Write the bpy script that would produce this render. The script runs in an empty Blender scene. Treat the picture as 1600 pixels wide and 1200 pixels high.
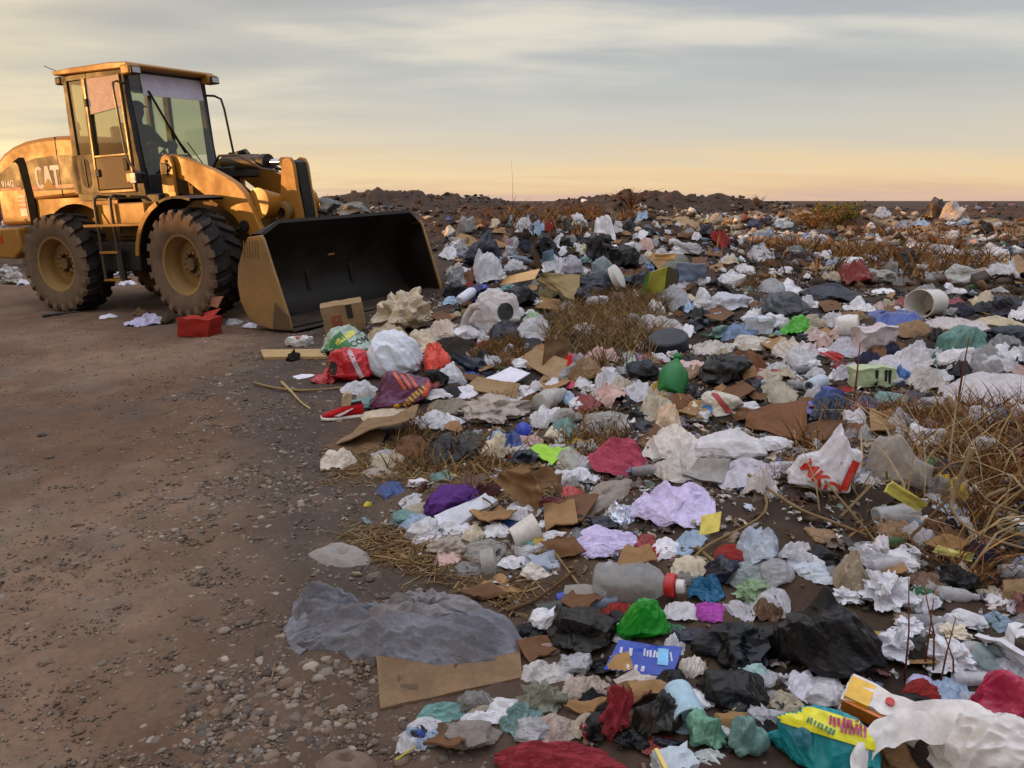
import bpy, bmesh, math, random
import numpy as np
from mathutils import Vector, Matrix, noise as mnoise
from mathutils.bvhtree import BVHTree
C = bpy.context.scene.collection
R = math.radians
rnd = random.Random(7)

# ------------------------------------------------------------------ camera constants
CAM_H, PITCH, FPX = 1.427, 0.224, 1256.0          # measured from the photograph (1600 px wide)
CP, SP = math.cos(PITCH), math.sin(PITCH)
CAMP = np.array([0.0, 0.0, CAM_H])
SUN_EL = R(3.2)
SUN_AZ = np.array([-0.990, -0.139])                   # horizontal direction towards the sun

def pix_dir(u, v):
    a, b = (u - 800) / FPX, (600 - v) / FPX
    return np.array([a, CP + b * SP, -SP + b * CP])

def to_pix(p):
    d = np.asarray(p) - CAMP
    F = d[1] * CP - d[2] * SP
    return 800 + FPX * d[0] / F, 600 - FPX * (d[1] * SP + d[2] * CP) / F

# ------------------------------------------------------------------ numpy noise
def _hash(ix, iy, iz, seed):
    h = (ix * 73856093) ^ (iy * 19349663) ^ (iz * 83492791) ^ np.int64(seed * 2654435761 % 4294967296)
    h &= 0xffffffff
    h = ((h ^ (h >> 16)) * 0x45d9f3b) & 0xffffffff
    h = ((h ^ (h >> 16)) * 0x45d9f3b) & 0xffffffff
    h = h ^ (h >> 16)
    return h / 4294967295.0

def vnoise(p, seed=0):
    p = np.atleast_2d(np.asarray(p, float))
    if p.shape[1] == 2:
        p = np.c_[p, np.zeros(len(p))]
    i = np.floor(p).astype(np.int64); f = p - i; w = f * f * (3 - 2 * f)
    r = 0
    for dx in (0, 1):
        for dy in (0, 1):
            for dz in (0, 1):
                k = (w[:, 0] if dx else 1 - w[:, 0]) * (w[:, 1] if dy else 1 - w[:, 1]) * (w[:, 2] if dz else 1 - w[:, 2])
                r = r + k * _hash(i[:, 0] + dx, i[:, 1] + dy, i[:, 2] + dz, seed)
    return r * 2 - 1

def fbm(p, seed=0, octs=4, gain=.5):
    p = np.atleast_2d(np.asarray(p, float)); r = 0; a = 1; s = 0
    for k in range(octs):
        r = r + a * vnoise(p * (2.03 ** k) + 17.3 * k, seed + k); s += a; a *= gain
    return r / s

def crease(p, seed=0, n=5, warp=.5):
    """sharp folds: triangle waves along random directions over a warped domain"""
    p = np.atleast_2d(np.asarray(p, float))
    if p.shape[1] == 2:
        p = np.c_[p, np.zeros(len(p))]
    g = np.random.default_rng(seed)
    q = p + warp * np.stack([vnoise(p * .9 + 5 * k, seed + 31 * k) for k in range(3)], 1)
    r = 0; s = 0
    for k in range(n):
        d = g.normal(size=3); d /= np.linalg.norm(d)
        fr = g.uniform(.7, 1.9)
        x = q @ d * fr + g.uniform(0, 1)
        a = 1 / fr
        r = r + a * (np.abs((x % 1) - .5) * 4 - 1); s += a
    return r / s

def sstep(a, b, x):
    t = np.clip((x - a) / (b - a), 0, 1); return t * t * (3 - 2 * t)

# ------------------------------------------------------------------ terrain
RB_Y = np.array([-20, 0, 2.0, 3.3, 5.5, 7.6, 9.0, 12.5, 16, 18, 60])
RB_X = np.array([1.0, .1, -.33, -.78, -1.4, -2.1, -2.2, -1.0, -5.0, -30, -60])
HEAPS = []      # x, y, height, sx, sy
def heap(u, Y, h, sx, sy):
    HEAPS.append(((u - 800) / FPX * Y * CP * 1.03, Y, h, sx, sy))
heap(880, 13.6, .85, 2.1, 1.3); heap(750, 15.0, .55, 1.2, 1.5); heap(1010, 9.6, .24, .9, .7); heap(770, 7.9, .14, .35, .3)
heap(1260, 23, .75, 2.6, 2.2); heap(1080, 21, .35, 2.5, 1.6); heap(960, 29, 1.0, 3.2, 2.5); heap(850, 27, .7, 3, 2.5); heap(1470, 20, .3, 3, 2)
heap(1450, 6.2, .16, .8, .8); heap(1480, 3.0, .06, .5, .4); heap(1250, 2.9, .12, .4, .35); heap(1120, 5.4, .1, .5, .4)
for u_, Y_, h_, s_ in ((1262, 24, .6, 1.2), (1225, 24.5, .45, .9), (1300, 25, .42, 1.0), (1060, 21, .34, .5), (1105, 21.5, .32, .45), (1150, 21, .36, .5), (1195, 21.5, .34, .45), (1425, 20, .32, .45), (1470, 20.4, .34, .45), (1520, 20, .36, .45), (1568, 20.5, .3, .4), (1350, 22, .4, .6), (985, 23, .4, .5)): heap(u_, Y_, h_ + .1, s_, .55)
FAR = [(560, 318, 33, 2.0), (640, 316, 31, 1.8), (720, 320, 32, 1.6), (830, 326, 30, 2.2), (1060, 326, 29, 1.6), (1130, 326, 31, 1.8), (1250, 336, 28, 1.6), (1420, 342, 26, 1.8), (1560, 340, 27, 1.6), (520, 302, 40, 1.3), (565, 297, 43, 1.5), (610, 303, 42, 1.2), (652, 293, 44, 1.1), (690, 307, 41, 1.3), (735, 297, 45, 1.4), (775, 309, 46, 1.1),
       (875, 312, 48, 1.5), (905, 314, 44, 1), (965, 309, 46, 1.6), (1000, 301, 47, 1.5), (1040, 310, 43, 1.3), (1100, 305, 45, 1.5), (1143, 311, 47, 1.0), (1185, 316, 44, 1.5),
       (1240, 322, 46, 2.2), (1345, 321, 48, 2.6), (1290, 326, 42, 2), (1410, 327, 43, 2), (1550, 321, 38, 1.0), (1592, 330, 36, 1.4), (1480, 331, 38, 2), (440, 310, 44, 3), (360, 312, 46, 3), (20, 300, 50, 4), (-80, 310, 48, 4), (200, 305, 55, 4), (1700, 325, 40, 3), (1850, 318, 42, 3)]
for (u, v, Y, sx) in FAR:
    d = pix_dir(u, v); p = CAMP + d * (Y / d[1])
    HEAPS.append((p[0], Y, p[2] - (.62 if u < 800 else .34), sx * 1.45, 2.8))
RZ_Y = np.array([-45, -30, -4, 0, 1.3, 3.3, 5.3, 7.4, 10, 12.2, 14.7, 18.7, 23.7, 27, 31])
RZ = np.array([0, 2.6, 2.6, 2.55, 2.36, 2.3, 2.28, 2.18, 1.95, 1.35, .9, .7, .8, .5, 0])

def road_mask(x, y):
    """0 on the road, 1 in the dump"""
    b = np.interp(y, RB_Y, RB_X)
    return sstep(-.15, .75, x - b + .25 * vnoise(np.stack([x, y], 1) * .9, 5))

def terrain(x, y):
    x = np.atleast_1d(np.asarray(x, float)); y = np.atleast_1d(np.asarray(y, float))
    P = np.stack([x, y], 1)
    z = .014 + .046 * np.clip(x, -9, 3.0) + .016 * np.clip(y, 0, 14)
    far = sstep(12, 30, np.hypot(x, y))
    z = z * (1 - far) + far * .28
    m = road_mask(x, y)
    near = 1 - sstep(15, 40, np.hypot(x, y))
    z = z + m * (.04 + .07 * fbm(P * .9, 11, 3) + .045 * fbm(P * 3.1, 12, 3) * near)
    z = z + (1 - m) * (.022 * fbm(P * .8, 13, 2) + .012 * fbm(P * 3.5, 14, 3))
    z = z + sstep(14, 25, y) * (.16 * fbm(P * .33, 21, 3) + .10 * fbm(P * 1.3, 22, 3))
    hs = 0
    for (hx, hy, hh, sx, sy) in HEAPS:
        e = ((x - hx) / sx) ** 2 + ((y - hy) / sy) ** 2
        hs = hs + (hh * np.exp(-e * .5)) ** 3
    hs = np.cbrt(hs) * .95
    rough = 1 + .22 * fbm(P * .6, 31, 3) + .13 * vnoise(P * 2.3, 33) + .06 * vnoise(P * 5.1, 34)
    z = z + sstep(17, 20, y) * (1 - sstep(30, 36, y)) * .10 * np.maximum(0, vnoise(P * 1.9, 35) + .5 * vnoise(P * 4.1, 36))
    z = z + hs * rough
    # unseen earth bank added left of the frame, shaped to shade the foreground
    rz = np.interp(y, RZ_Y, RZ) * (1 + .10 * fbm(np.stack([y * .55, y * 0], 1), 41, 3))
    z = z + rz * np.exp(-((x + 30) / 2.6) ** 2)
    rz2 = np.interp(y, [25, 33, 66, 76], [0, 3.0, 3.2, 0]) * (1 + .1 * vnoise(np.stack([y * .3, y * 0], 1), 43))  # second unseen bank, added to shade the far mounds
    z = z + rz2 * np.exp(-((x + 64) / 4) ** 2)
    return z

TC = 1.2 * 1.045 ** np.arange(93)
def G(u, v):
    """the point of the ground seen at a pixel of the photograph (measuring aid)"""
    return march(u, v, 0.0)
def terrain_near(x, y):
    """the same height read off a small grid, for many points close together"""
    if len(x) < 80: return terrain(x, y)
    n = 7; x0, x1, y0, y1 = x.min(), x.max() + 1e-6, y.min(), y.max() + 1e-6
    gx, gy = np.meshgrid(np.linspace(x0, x1, n), np.linspace(y0, y1, n), indexing='ij'); Z = terrain(gx.ravel(), gy.ravel()).reshape(n, n)
    a, b = (x - x0) / (x1 - x0) * (n - 1), (y - y0) / (y1 - y0) * (n - 1); i, j = np.minimum(a.astype(int), n - 2), np.minimum(b.astype(int), n - 2); a, b = a - i, b - j
    return (1 - a) * (1 - b) * Z[i, j] + a * (1 - b) * Z[i + 1, j] + (1 - a) * b * Z[i, j + 1] + a * b * Z[i + 1, j + 1]
def march(u, v, lift):
    d = pix_dir(u, v); ts = TC
    for _ in range(3):
        p = CAMP + (ts / d[1])[:, None] * d
        below = p[:, 2] < terrain(p[:, 0], p[:, 1]) + lift
        k = int(np.argmax(below)) if below.any() else len(ts) - 1
        q = p[k].copy(); ts = np.linspace(ts[max(k - 1, 0)], ts[k], 12)
    q[2] = gz(q[0], q[1]) + lift; return q
def gz(x, y): return float(terrain(x, y)[0])

# ------------------------------------------------------------------ materials
def lin(h):
    if isinstance(h, str):
        c = [int(h[i:i + 2], 16) / 255 for i in (0, 2, 4)]
        return tuple(x / 12.92 if x < .04045 else ((x + .055) / 1.055) ** 2.4 for x in c)
    return h
MATS = {}
def newmat(name):
    m = bpy.data.materials.new(name); m.use_nodes = True
    nt = m.node_tree; nt.nodes.clear()
    return m, nt
def N(nt, t, **k):
    n = nt.nodes.new(t)
    for a, b in k.items():
        if a in n.inputs.keys(): n.inputs[a].default_value = b
        else: setattr(n, a, b)
    return n
def mixc(nt, fac, a, b, mode='MIX'):
    n = nt.nodes.new('ShaderNodeMix'); n.data_type = 'RGBA'; n.blend_type = mode
    for s, x in ((0, fac), (6, a), (7, b)):
        if isinstance(x, bpy.types.NodeSocket): nt.links.new(x, n.inputs[s])
        else: n.inputs[s].default_value = x if s == 0 else (*x[:3], 1)
    return n.outputs[2]
def ramp(nt, fac, stops):
    n = nt.nodes.new('ShaderNodeValToRGB'); e = n.color_ramp.elements
    while len(e) < len(stops): e.new(.5)
    for k, (p, c) in zip(e, stops): k.position = p; k.color = (c, c, c, 1) if isinstance(c, (int, float)) else (*c, 1)
    nt.links.new(fac, n.inputs[0]); return n.outputs[0]
def noise_tex(nt, vec, scale, detail=4, rough=.55):
    n = N(nt, 'ShaderNodeTexNoise'); n.inputs['Scale'].default_value = scale; n.inputs['Detail'].default_value = detail; n.inputs['Roughness'].default_value = rough
    nt.links.new(vec, n.inputs['Vector']); return n.outputs[0]

def surf(kind, color, dirt=.35, dirtcol='4a3a2c', rough=None, transl=0.0, bump=.3, bscale=30, metal=0.0, attr=None, clear=0.0, prt=None):
    """one material family: kind = film | cloth | card | paper | hard | paint | soil"""
    key = (kind, str(color), dirt, dirtcol, rough, transl, bump, bscale, metal, attr, clear, prt)
    if key in MATS: return MATS[key]
    m, nt = newmat(kind)
    L = nt.links.new
    geo = N(nt, 'ShaderNodeTexCoord'); info = N(nt, 'ShaderNodeObjectInfo')
    add = nt.nodes.new('ShaderNodeVectorMath'); add.operation = 'ADD'
    mul = nt.nodes.new('ShaderNodeVectorMath'); mul.operation = 'SCALE'; mul.inputs['Scale'].default_value = 1
    comb = N(nt, 'ShaderNodeCombineXYZ')
    mm = nt.nodes.new('ShaderNodeMath'); mm.operation = 'MULTIPLY'; mm.inputs[1].default_value = 37.0
    L(info.outputs['Random'], mm.inputs[0]); L(mm.outputs[0], comb.inputs[0]); L(mm.outputs[0], comb.inputs[1])
    L(geo.outputs['Object'], add.inputs[0]); L(comb.outputs[0], add.inputs[1])
    vec = add.outputs[0]
    if attr:
        a = N(nt, 'ShaderNodeAttribute'); a.attribute_name = attr; base = a.outputs['Color']
    else:
        c = lin(color)
        v = N(nt, 'ShaderNodeRGB'); v.outputs[0].default_value = (*c, 1); base = v.outputs[0]
    big = noise_tex(nt, vec, 5 if kind != 'paint' else 2.2, 5, .6)
    fine = noise_tex(nt, vec, 45, 3, .6)
    base = mixc(nt, .35, base, mixc(nt, 1.0, base, ramp(nt, fine, [(.3, .55), (.7, 1.25)]), 'MULTIPLY'))
    if prt:                                             # printed patches, torn lettering and stripes of a second colour
        pm = N(nt, 'ShaderNodeTexVoronoi'); pm.inputs['Scale'].default_value = 17; pm.distance = 'CHEBYCHEV'; L(vec, pm.inputs['Vector'])
        base = mixc(nt, ramp(nt, pm.outputs['Color'], [(.60, 0.0), (.62, 1.0)]), base, lin(prt))
    dm = ramp(nt, big, [(.42, 0.0), (.68, 1.0)])
    dmul = nt.nodes.new('ShaderNodeMath'); dmul.operation = 'MULTIPLY'; dmul.inputs[1].default_value = dirt
    L(dm, dmul.inputs[0])
    base = mixc(nt, dmul.outputs[0], base, lin(dirtcol))
    b = N(nt, 'ShaderNodeBsdfPrincipled')
    L(base, b.inputs['Base Color'])
    rr = rough if rough is not None else {'film': .38, 'cloth': .9, 'card': .85, 'paper': .75, 'hard': .45, 'paint': .42, 'soil': .95}[kind]
    rn = ramp(nt, big, [(.3, max(0, rr - .1)), (.7, min(1, rr + .2))]); L(rn, b.inputs['Roughness'])
    b.inputs['Metallic'].default_value = metal
    b.inputs['Specular IOR Level'].default_value = (.26 if not attr and kind == 'film' and sum(lin(color)) < .06 else .5) if kind in ('film', 'hard', 'paint') else .2
    if bump:
        bn = N(nt, 'ShaderNodeBump'); bn.inputs['Strength'].default_value = bump; bn.inputs['Distance'].default_value = .02 if kind in ('film', 'cloth', 'paper') else .005
        if kind in ('film', 'paper'):
            vo = N(nt, 'ShaderNodeTexVoronoi'); vo.feature = 'DISTANCE_TO_EDGE'; vo.inputs['Scale'].default_value = bscale * .6
            wv = nt.nodes.new('ShaderNodeVectorMath'); wv.operation = 'ADD'
            nz = N(nt, 'ShaderNodeTexNoise'); nz.inputs['Scale'].default_value = 9; L(vec, nz.inputs['Vector'])
            ms = nt.nodes.new('ShaderNodeVectorMath'); ms.operation = 'SCALE'; ms.inputs['Scale'].default_value = .12
            L(nz.outputs['Color'], ms.inputs[0]); L(vec, wv.inputs[0]); L(ms.outputs[0], wv.inputs[1]); L(wv.outputs[0], vo.inputs['Vector'])
            L(vo.outputs[0], bn.inputs['Height'])
        else:
            L(noise_tex(nt, vec, bscale, 4, .65), bn.inputs['Height'])
        L(bn.outputs[0], b.inputs['Normal'])
    out = N(nt, 'ShaderNodeOutputMaterial'); sh = b.outputs[0]
    if transl:
        t = N(nt, 'ShaderNodeBsdfTranslucent'); L(base, t.inputs[0])
        mx = N(nt, 'ShaderNodeMixShader'); mx.inputs[0].default_value = transl
        L(sh, mx.inputs[1]); L(t.outputs[0], mx.inputs[2]); sh = mx.outputs[0]
    if clear:
        t = N(nt, 'ShaderNodeBsdfTransparent'); t.inputs[0].default_value = (.92, .93, .95, 1)
        mx = N(nt, 'ShaderNodeMixShader'); mx.inputs[0].default_value = clear
        L(sh, mx.inputs[1]); L(t.outputs[0], mx.inputs[2]); sh = mx.outputs[0]
    L(sh, out.inputs[0])
    MATS[key] = m; return m
def film(c, t=.22, dirt=.22, rough=.26, bump=.12, **k): return surf('film', c, dirt, transl=t, rough=rough, bump=bump, **k)
def clearfilm(c='d8d8da', cl=.45): return surf('film', c, .2, transl=.3, clear=min(.6, cl + .12), rough=.14, bump=.25)
def cloth(c, dirt=.3): return surf('cloth', c, dirt, bump=.35, bscale=60)
def card(c='7f654a', dirt=.3): return surf('card', c, dirt, bump=.15, bscale=40)
def paper(c, dirt=.15): return surf('paper', c, dirt, bump=.2, bscale=25, transl=.1)
def hard(c, dirt=.25, rough=.4): return surf('hard', c, dirt, rough=rough, bump=.08)

# ------------------------------------------------------------------ mesh helpers
def link(name, me, parent=None):
    o = bpy.data.objects.new(name, me); C.objects.link(o)
    if parent: o.parent = parent
    return o
def npmesh(name, V, F, mat, parent=None, loc=None, sharp=40, smooth=True, col=None):
    me = bpy.data.meshes.new(name)
    V = np.asarray(V, float)
    if loc is not None: V = V - np.asarray(loc)
    if isinstance(F, np.ndarray):
        n, k = F.shape
        me.vertices.add(len(V)); me.vertices.foreach_set('co', V.astype(np.float32).ravel())
        me.loops.add(n * k); me.loops.foreach_set('vertex_index', F.astype(np.int32).ravel())
        me.polygons.add(n); me.polygons.foreach_set('loop_start', np.arange(0, n * k, k, dtype=np.int32))
        me.update(calc_edges=True)
    else:
        me.from_pydata([tuple(v) for v in V], [], [tuple(f) for f in F])
    if smooth:
        me.polygons.foreach_set('use_smooth', np.ones(len(me.polygons), bool))
        if sharp: me.set_sharp_from_angle(angle=R(sharp))
    if col is not None:
        a = me.color_attributes.new('col', 'FLOAT_COLOR', 'POINT')
        a.data.foreach_set('color', np.c_[col, np.ones(len(col))].astype(np.float32).ravel())
    for m in (mat if isinstance(mat, (list, tuple)) else [mat]): me.materials.append(m)
    o = link(name, me, parent)
    if loc is not None: o.location = loc
    return o
LABELS = {}
def tag(o, label, cat, group=None):
    o['label'] = label; o['category'] = cat
    if group: o['group'] = group
    LABELS[label] = LABELS.get(label, 0) + 1
    return o

class MB:
    """collects simple shapes into one mesh"""
    def __init__(s, fr=None): s.V = []; s.F = []; s.fr = fr; s.M = []; s.mi = 0
    def add(s, V, F):
        n = len(s.V); s.V += [tuple(v) for v in V]; s.F += [tuple(i + n for i in f) for f in F]; s.M += [s.mi] * len(F); return s
    def box(s, x0, x1, y0, y1, z0, z1):
        return s.add([(x, y, z) for x in (x0, x1) for y in (y0, y1) for z in (z0, z1)], [(0, 1, 3, 2), (4, 6, 7, 5), (0, 4, 5, 1), (2, 3, 7, 6), (0, 2, 6, 4), (1, 5, 7, 3)])
    def ext(s, pts, y0, y1):
        """polygon in x,z drawn out along y"""
        n = len(pts)
        a = sum(pts[i][0] * pts[(i + 1) % n][1] - pts[(i + 1) % n][0] * pts[i][1] for i in range(n))
        if a < 0: pts = pts[::-1]
        V = [(x, y0, z) for x, z in pts] + [(x, y1, z) for x, z in pts]
        F = [tuple(range(n)), tuple(range(2 * n - 1, n - 1, -1))] + [(i, i + n, (i + 1) % n + n, (i + 1) % n) for i in range(n)]
        return s.add(V, F)
    def extx(s, pts, x0, x1):
        n = len(pts)
        a = sum(pts[i][0] * pts[(i + 1) % n][1] - pts[(i + 1) % n][0] * pts[i][1] for i in range(n))
        if a < 0: pts = pts[::-1]
        V = [(x0, y, z) for y, z in pts] + [(x1, y, z) for y, z in pts]
        F = [tuple(range(n - 1, -1, -1)), tuple(range(n, 2 * n))] + [(i, (i + 1) % n, (i + 1) % n + n, i + n) for i in range(n)]
        return s.add(V, F)
    def tube(s, pts, r, k=10, caps=True):
        P = [Vector(p) for p in pts]; n = len(P); V = []; F = []
        rs = r if isinstance(r, (list, tuple)) else [r] * n
        up = None
        for i in range(n):
            t = (P[min(i + 1, n - 1)] - P[max(i - 1, 0)]).normalized()
            if up is None:
                up = t.orthogonal().normalized()
            up = (up - t * up.dot(t)).normalized(); b = t.cross(up)
            for j in range(k):
                a = 2 * math.pi * j / k
                V.append(P[i] + (up * math.cos(a) + b * math.sin(a)) * rs[i])
        for i in range(n - 1):
            for j in range(k):
                F.append((i * k + j, i * k + (j + 1) % k, (i + 1) * k + (j + 1) % k, (i + 1) * k + j))
        if caps: F += [tuple(range(k - 1, -1, -1)), tuple(range((n - 1) * k, n * k))]
        return s.add(V, F)
    def cyl(s, a, b, r, r2=None, k=24): return s.tube([a, b], [r, r if r2 is None else r2], k)
    def lathe_y(s, prof, c, k=48, closed=False):
        """profile of (y, r) turned about the y axis through c"""
        V = []; F = []; n = len(prof)
        for j in range(k):
            a = 2 * math.pi * j / k
            for (y, r) in prof: V.append((c[0] + r * math.cos(a), c[1] + y, c[2] + r * math.sin(a)))
        for j in range(k):
            q = (j + 1) % k
            for i in range(n if closed else n - 1):
                F.append((j * n + i, j * n + (i + 1) % n, q * n + (i + 1) % n, q * n + i))
        return s.add(V, F)
    def ball(s, c, r, k=12, sc=(1, 1, 1)):
        V = []; F = []; h = k // 2
        for i in range(h + 1):
            t = math.pi * i / h
            for j in range(k):
                a = 2 * math.pi * j / k
                V.append((c[0] + sc[0] * r * math.sin(t) * math.cos(a), c[1] + sc[1] * r * math.sin(t) * math.sin(a), c[2] + sc[2] * r * math.cos(t)))
        for i in range(h):
            for j in range(k): F.append((i * k + j, i * k + (j + 1) % k, (i + 1) * k + (j + 1) % k, (i + 1) * k + j))
        return s.add(V, F)
    def build(s, name, mat, parent=None, bevel=0, sharp=35, loc=(0, 0, 0), seg=2):
        V = [s.fr(*v) for v in s.V] if s.fr else s.V
        me = bpy.data.meshes.new(name); me.from_pydata([tuple(Vector(v) - Vector(loc)) for v in V], [], s.F)
        for m in (mat if isinstance(mat, (list, tuple)) else [mat]): me.materials.append(m)
        if any(s.M): me.polygons.foreach_set('material_index', s.M)
        bm = bmesh.new(); bm.from_mesh(me); bmesh.ops.remove_doubles(bm, verts=bm.verts, dist=1e-6); bmesh.ops.delete(bm, geom=[v for v in bm.verts if not v.link_faces], context='VERTS'); bmesh.ops.recalc_face_normals(bm, faces=bm.faces); bm.to_mesh(me); bm.free()
        me.polygons.foreach_set('use_smooth', np.ones(len(me.polygons), bool)); me.set_sharp_from_angle(angle=R(sharp))
        o = link(name, me, parent)
        if parent is None: o.location = loc
        if bevel:
            b = o.modifiers.new('edge', 'BEVEL'); b.width = bevel; b.segments = seg; b.limit_method = 'ANGLE'; b.angle_limit = R(40); b.harden_normals = False
        return o

def text_geo(body, size, bold=0.0, cuts=0, ext=0.0):
    cu = bpy.data.curves.new('lettering', 'FONT'); cu.body = body; cu.size = size; cu.offset = bold; cu.align_x = 'CENTER'; cu.align_y = 'CENTER'; cu.resolution_u = 4
    o = bpy.data.objects.new('lettering', cu); C.objects.link(o)
    dg = bpy.context.evaluated_depsgraph_get(); dg.update()
    me = bpy.data.meshes.new_from_object(o.evaluated_get(dg))
    bm = bmesh.new(); bm.from_mesh(me); bmesh.ops.remove_doubles(bm, verts=bm.verts, dist=1e-5)
    bmesh.ops.triangulate(bm, faces=bm.faces)
    for _ in range(cuts): bmesh.ops.subdivide_edges(bm, edges=bm.edges, cuts=1, use_grid_fill=True)
    bmesh.ops.triangulate(bm, faces=bm.faces)
    V = [tuple(v.co) for v in bm.verts]; bm.verts.index_update(); F = [tuple(v.index for v in f.verts) for f in bm.faces]; bm.free()
    bpy.data.objects.remove(o); bpy.data.curves.remove(cu); bpy.data.meshes.remove(me)
    return V, F
# ------------------------------------------------------------------ wheel loader
LX, LY, PSI, ART = -4.584, 11.559, 0.432, 0.127
LG = lambda x, y: .014 + .046 * x + .016 * y
_n = Vector((-.046, -.016, 1)).normalized()
LO = Vector((LX, LY, LG(LX, LY)))
def frame(ang):
    f = Vector((math.cos(-ang), math.sin(-ang), 0)); f = (f - _n * f.dot(_n)).normalized(); l = _n.cross(f)
    return lambda x, y, z: LO + f * x + l * y + _n * z
REAR, FRONT = frame(PSI), frame(PSI + ART)
loader = bpy.data.objects.new('wheel_loader', None); C.objects.link(loader); loader.location = LO; loader.empty_display_size = .5
tag(loader, 'yellow wheel loader with its wide dark bucket lowered onto the dirt road', 'loader')
YEL = surf('paint', '9f6a1e', .26, '6f5228', bump=.06, rough=.42)
TRIM = surf('paint', '3c311f', .4, '58482f', bump=.06, rough=.5)
DARK = surf('paint', '0f0e0c', .22, '2e261e', bump=.1, rough=.55)
GRILLE_SHADE = surf('soil', '060606', 0, rough=1.0, bump=0)  # near-black colour stands in for the shade of the grille recess
STEEL = surf('paint', '1c1714', .35, '3a2c20', bump=.25, rough=.5, metal=.35)
RUB = surf('soil', '262322', .55, '4d4138', bump=.3, bscale=25)
SIDE = surf('soil', '6f5b4a', .45, '4a3d34', bump=.3, bscale=25)
RIM = surf('paint', '8f6c38', .7, '75604a', bump=.08, rough=.6)
CHROME = surf('paint', 'c9c9cc', .05, rough=.15, metal=1.0, bump=0)
def gl(name, tint, clear, refl=.12, spec='101814'):
    m, nt = newmat(name); L = nt.links.new
    t = N(nt, 'ShaderNodeBsdfTransparent'); t.inputs[0].default_value = (*lin(tint), 1)
    d = N(nt, 'ShaderNodeBsdfPrincipled'); d.inputs['Base Color'].default_value = (*lin(spec), 1); d.inputs['Roughness'].default_value = .25
    g = N(nt, 'ShaderNodeBsdfGlossy'); g.inputs['Roughness'].default_value = .03
    a = N(nt, 'ShaderNodeMixShader'); a.inputs[0].default_value = 1 - clear; L(t.outputs[0], a.inputs[1]); L(d.outputs[0], a.inputs[2])
    lw = N(nt, 'ShaderNodeLayerWeight'); lw.inputs[0].default_value = .12
    fr = nt.nodes.new('ShaderNodeMath'); fr.operation = 'MULTIPLY_ADD'; fr.inputs[1].default_value = .75; fr.inputs[2].default_value = .04; L(lw.outputs['Facing'], fr.inputs[0])
    b = N(nt, 'ShaderNodeMixShader'); L(fr.outputs[0], b.inputs[0]); L(a.outputs[0], b.inputs[1]); L(g.outputs[0], b.inputs[2])
    o = N(nt, 'ShaderNodeOutputMaterial'); L(b.outputs[0], o.inputs[0]); return m
GLASS = gl('window_glass', 'dcdcc0', .93, spec='8a8450')
GLASSD = gl('windscreen_glass', 'c2d6d0', .95, spec='3a4046')
def B(name, mb, mat, parent=loader, bevel=0, sharp=35): return mb.build(name, mat, parent, bevel, sharp, loc=LO)
r_, f_ = (lambda: MB(REAR)), (lambda: MB(FRONT))

# ---- wheels
def wheel(fr, ax, side):
    cy = side * .862; c = (ax, cy, .67); s = side
    tyre = MB(fr)
    prof = [(-.19, .36), (-.215, .40), (-.235, .50), (-.23, .58), (-.205, .625), (-.12, .64), (0, .645), (.12, .64), (.205, .625), (.23, .58), (.235, .50), (.215, .40), (.19, .36)]
    tyre.lathe_y(prof, c, 64)
    n = 22
    for k in range(n):                                   # staggered chevron lugs, notched at the shoulder
        for h in (-1, 1):
            a0 = 2 * math.pi * (k + (.25 if h > 0 else -.25)) / n
            V = []
            stations = [(.243, .575, .00, .060), (.245, .628, .00, .062), (.21, .668, .01, .064), (.11, .682, .05, .062), (.02, .684, .13, .055)]
            for (yy, rr, da, wd) in stations:
                for e in (-1, 1):
                    a = a0 + da + e * wd
                    for q in (0, 1):
                        r0 = rr - (.075 if q else 0) - (0.0 if yy < .24 else (.02 if q else 0))
                        yq = yy if not q else yy - .03
                        V.append((c[0] + r0 * math.cos(a), c[1] + h * yq, c[2] + r0 * math.sin(a)))
            F = []
            for i in range(len(stations) - 1):
                p, q = i * 4, i * 4 + 4
                F += [(p, q, q + 2, p + 2), (p, p + 1, q + 1, q), (p + 2, q + 2, q + 3, p + 3)]
            F += [(0, 2, 3, 1), (16, 17, 19, 18)]
            tyre.add(V, F)
    w = B('wheel', MB(fr).lathe_y([(s * .05, .12), (s * .045, .16), (s * .02, .17), (s * .0, .30), (s * -.01, .305)] if True else [], c, 40), RIM)
    rim = MB(fr).lathe_y([(s * -.2, .34), (s * -.19, .30), (s * .04, .30), (s * .12, .315), (s * .16, .34), (s * .195, .345), (s * .205, .375), (s * .195, .385), (s * .17, .37)], c, 48)
    B('rim', rim, RIM, w)
    hub = MB(fr); hub.cyl((c[0], c[1] - s * .05, c[2]), (c[0], c[1] + s * .09, c[2]), .085, .08, 20)
    for k in range(12):
        a = 2 * math.pi * k / 12; x, z = c[0] + .135 * math.cos(a), c[2] + .135 * math.sin(a)
        hub.cyl((x, c[1] + s * .02, z), (x, c[1] + s * .07, z), .014, .012, 6)
    B('hub', hub, surf('paint', '6b5330', .5, '2a2018', rough=.6, bump=.1), w)
    to = B('tyre', tyre, [RUB, SIDE], w, sharp=30)
    lo = fr(c[0], c[1], c[2]) - LO; ay = (fr(0, 1, 0) - fr(0, 0, 0))
    for p in to.data.polygons:
        if abs((p.center - lo).dot(ay)) > .198: p.material_index = 1
for fr, ax in ((REAR, -1.335), (FRONT, 1.335)):
    for s in (-1, 1): wheel(fr, ax, s)
ax_ = MB(REAR).cyl((-1.335, -.75, .67), (-1.335, .75, .67), .14, k=16); B('axle', ax_, DARK)
ax_ = MB(FRONT).cyl((1.335, -.75, .67), (1.335, .75, .67), .14, k=16); B('axle', ax_, DARK)

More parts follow.
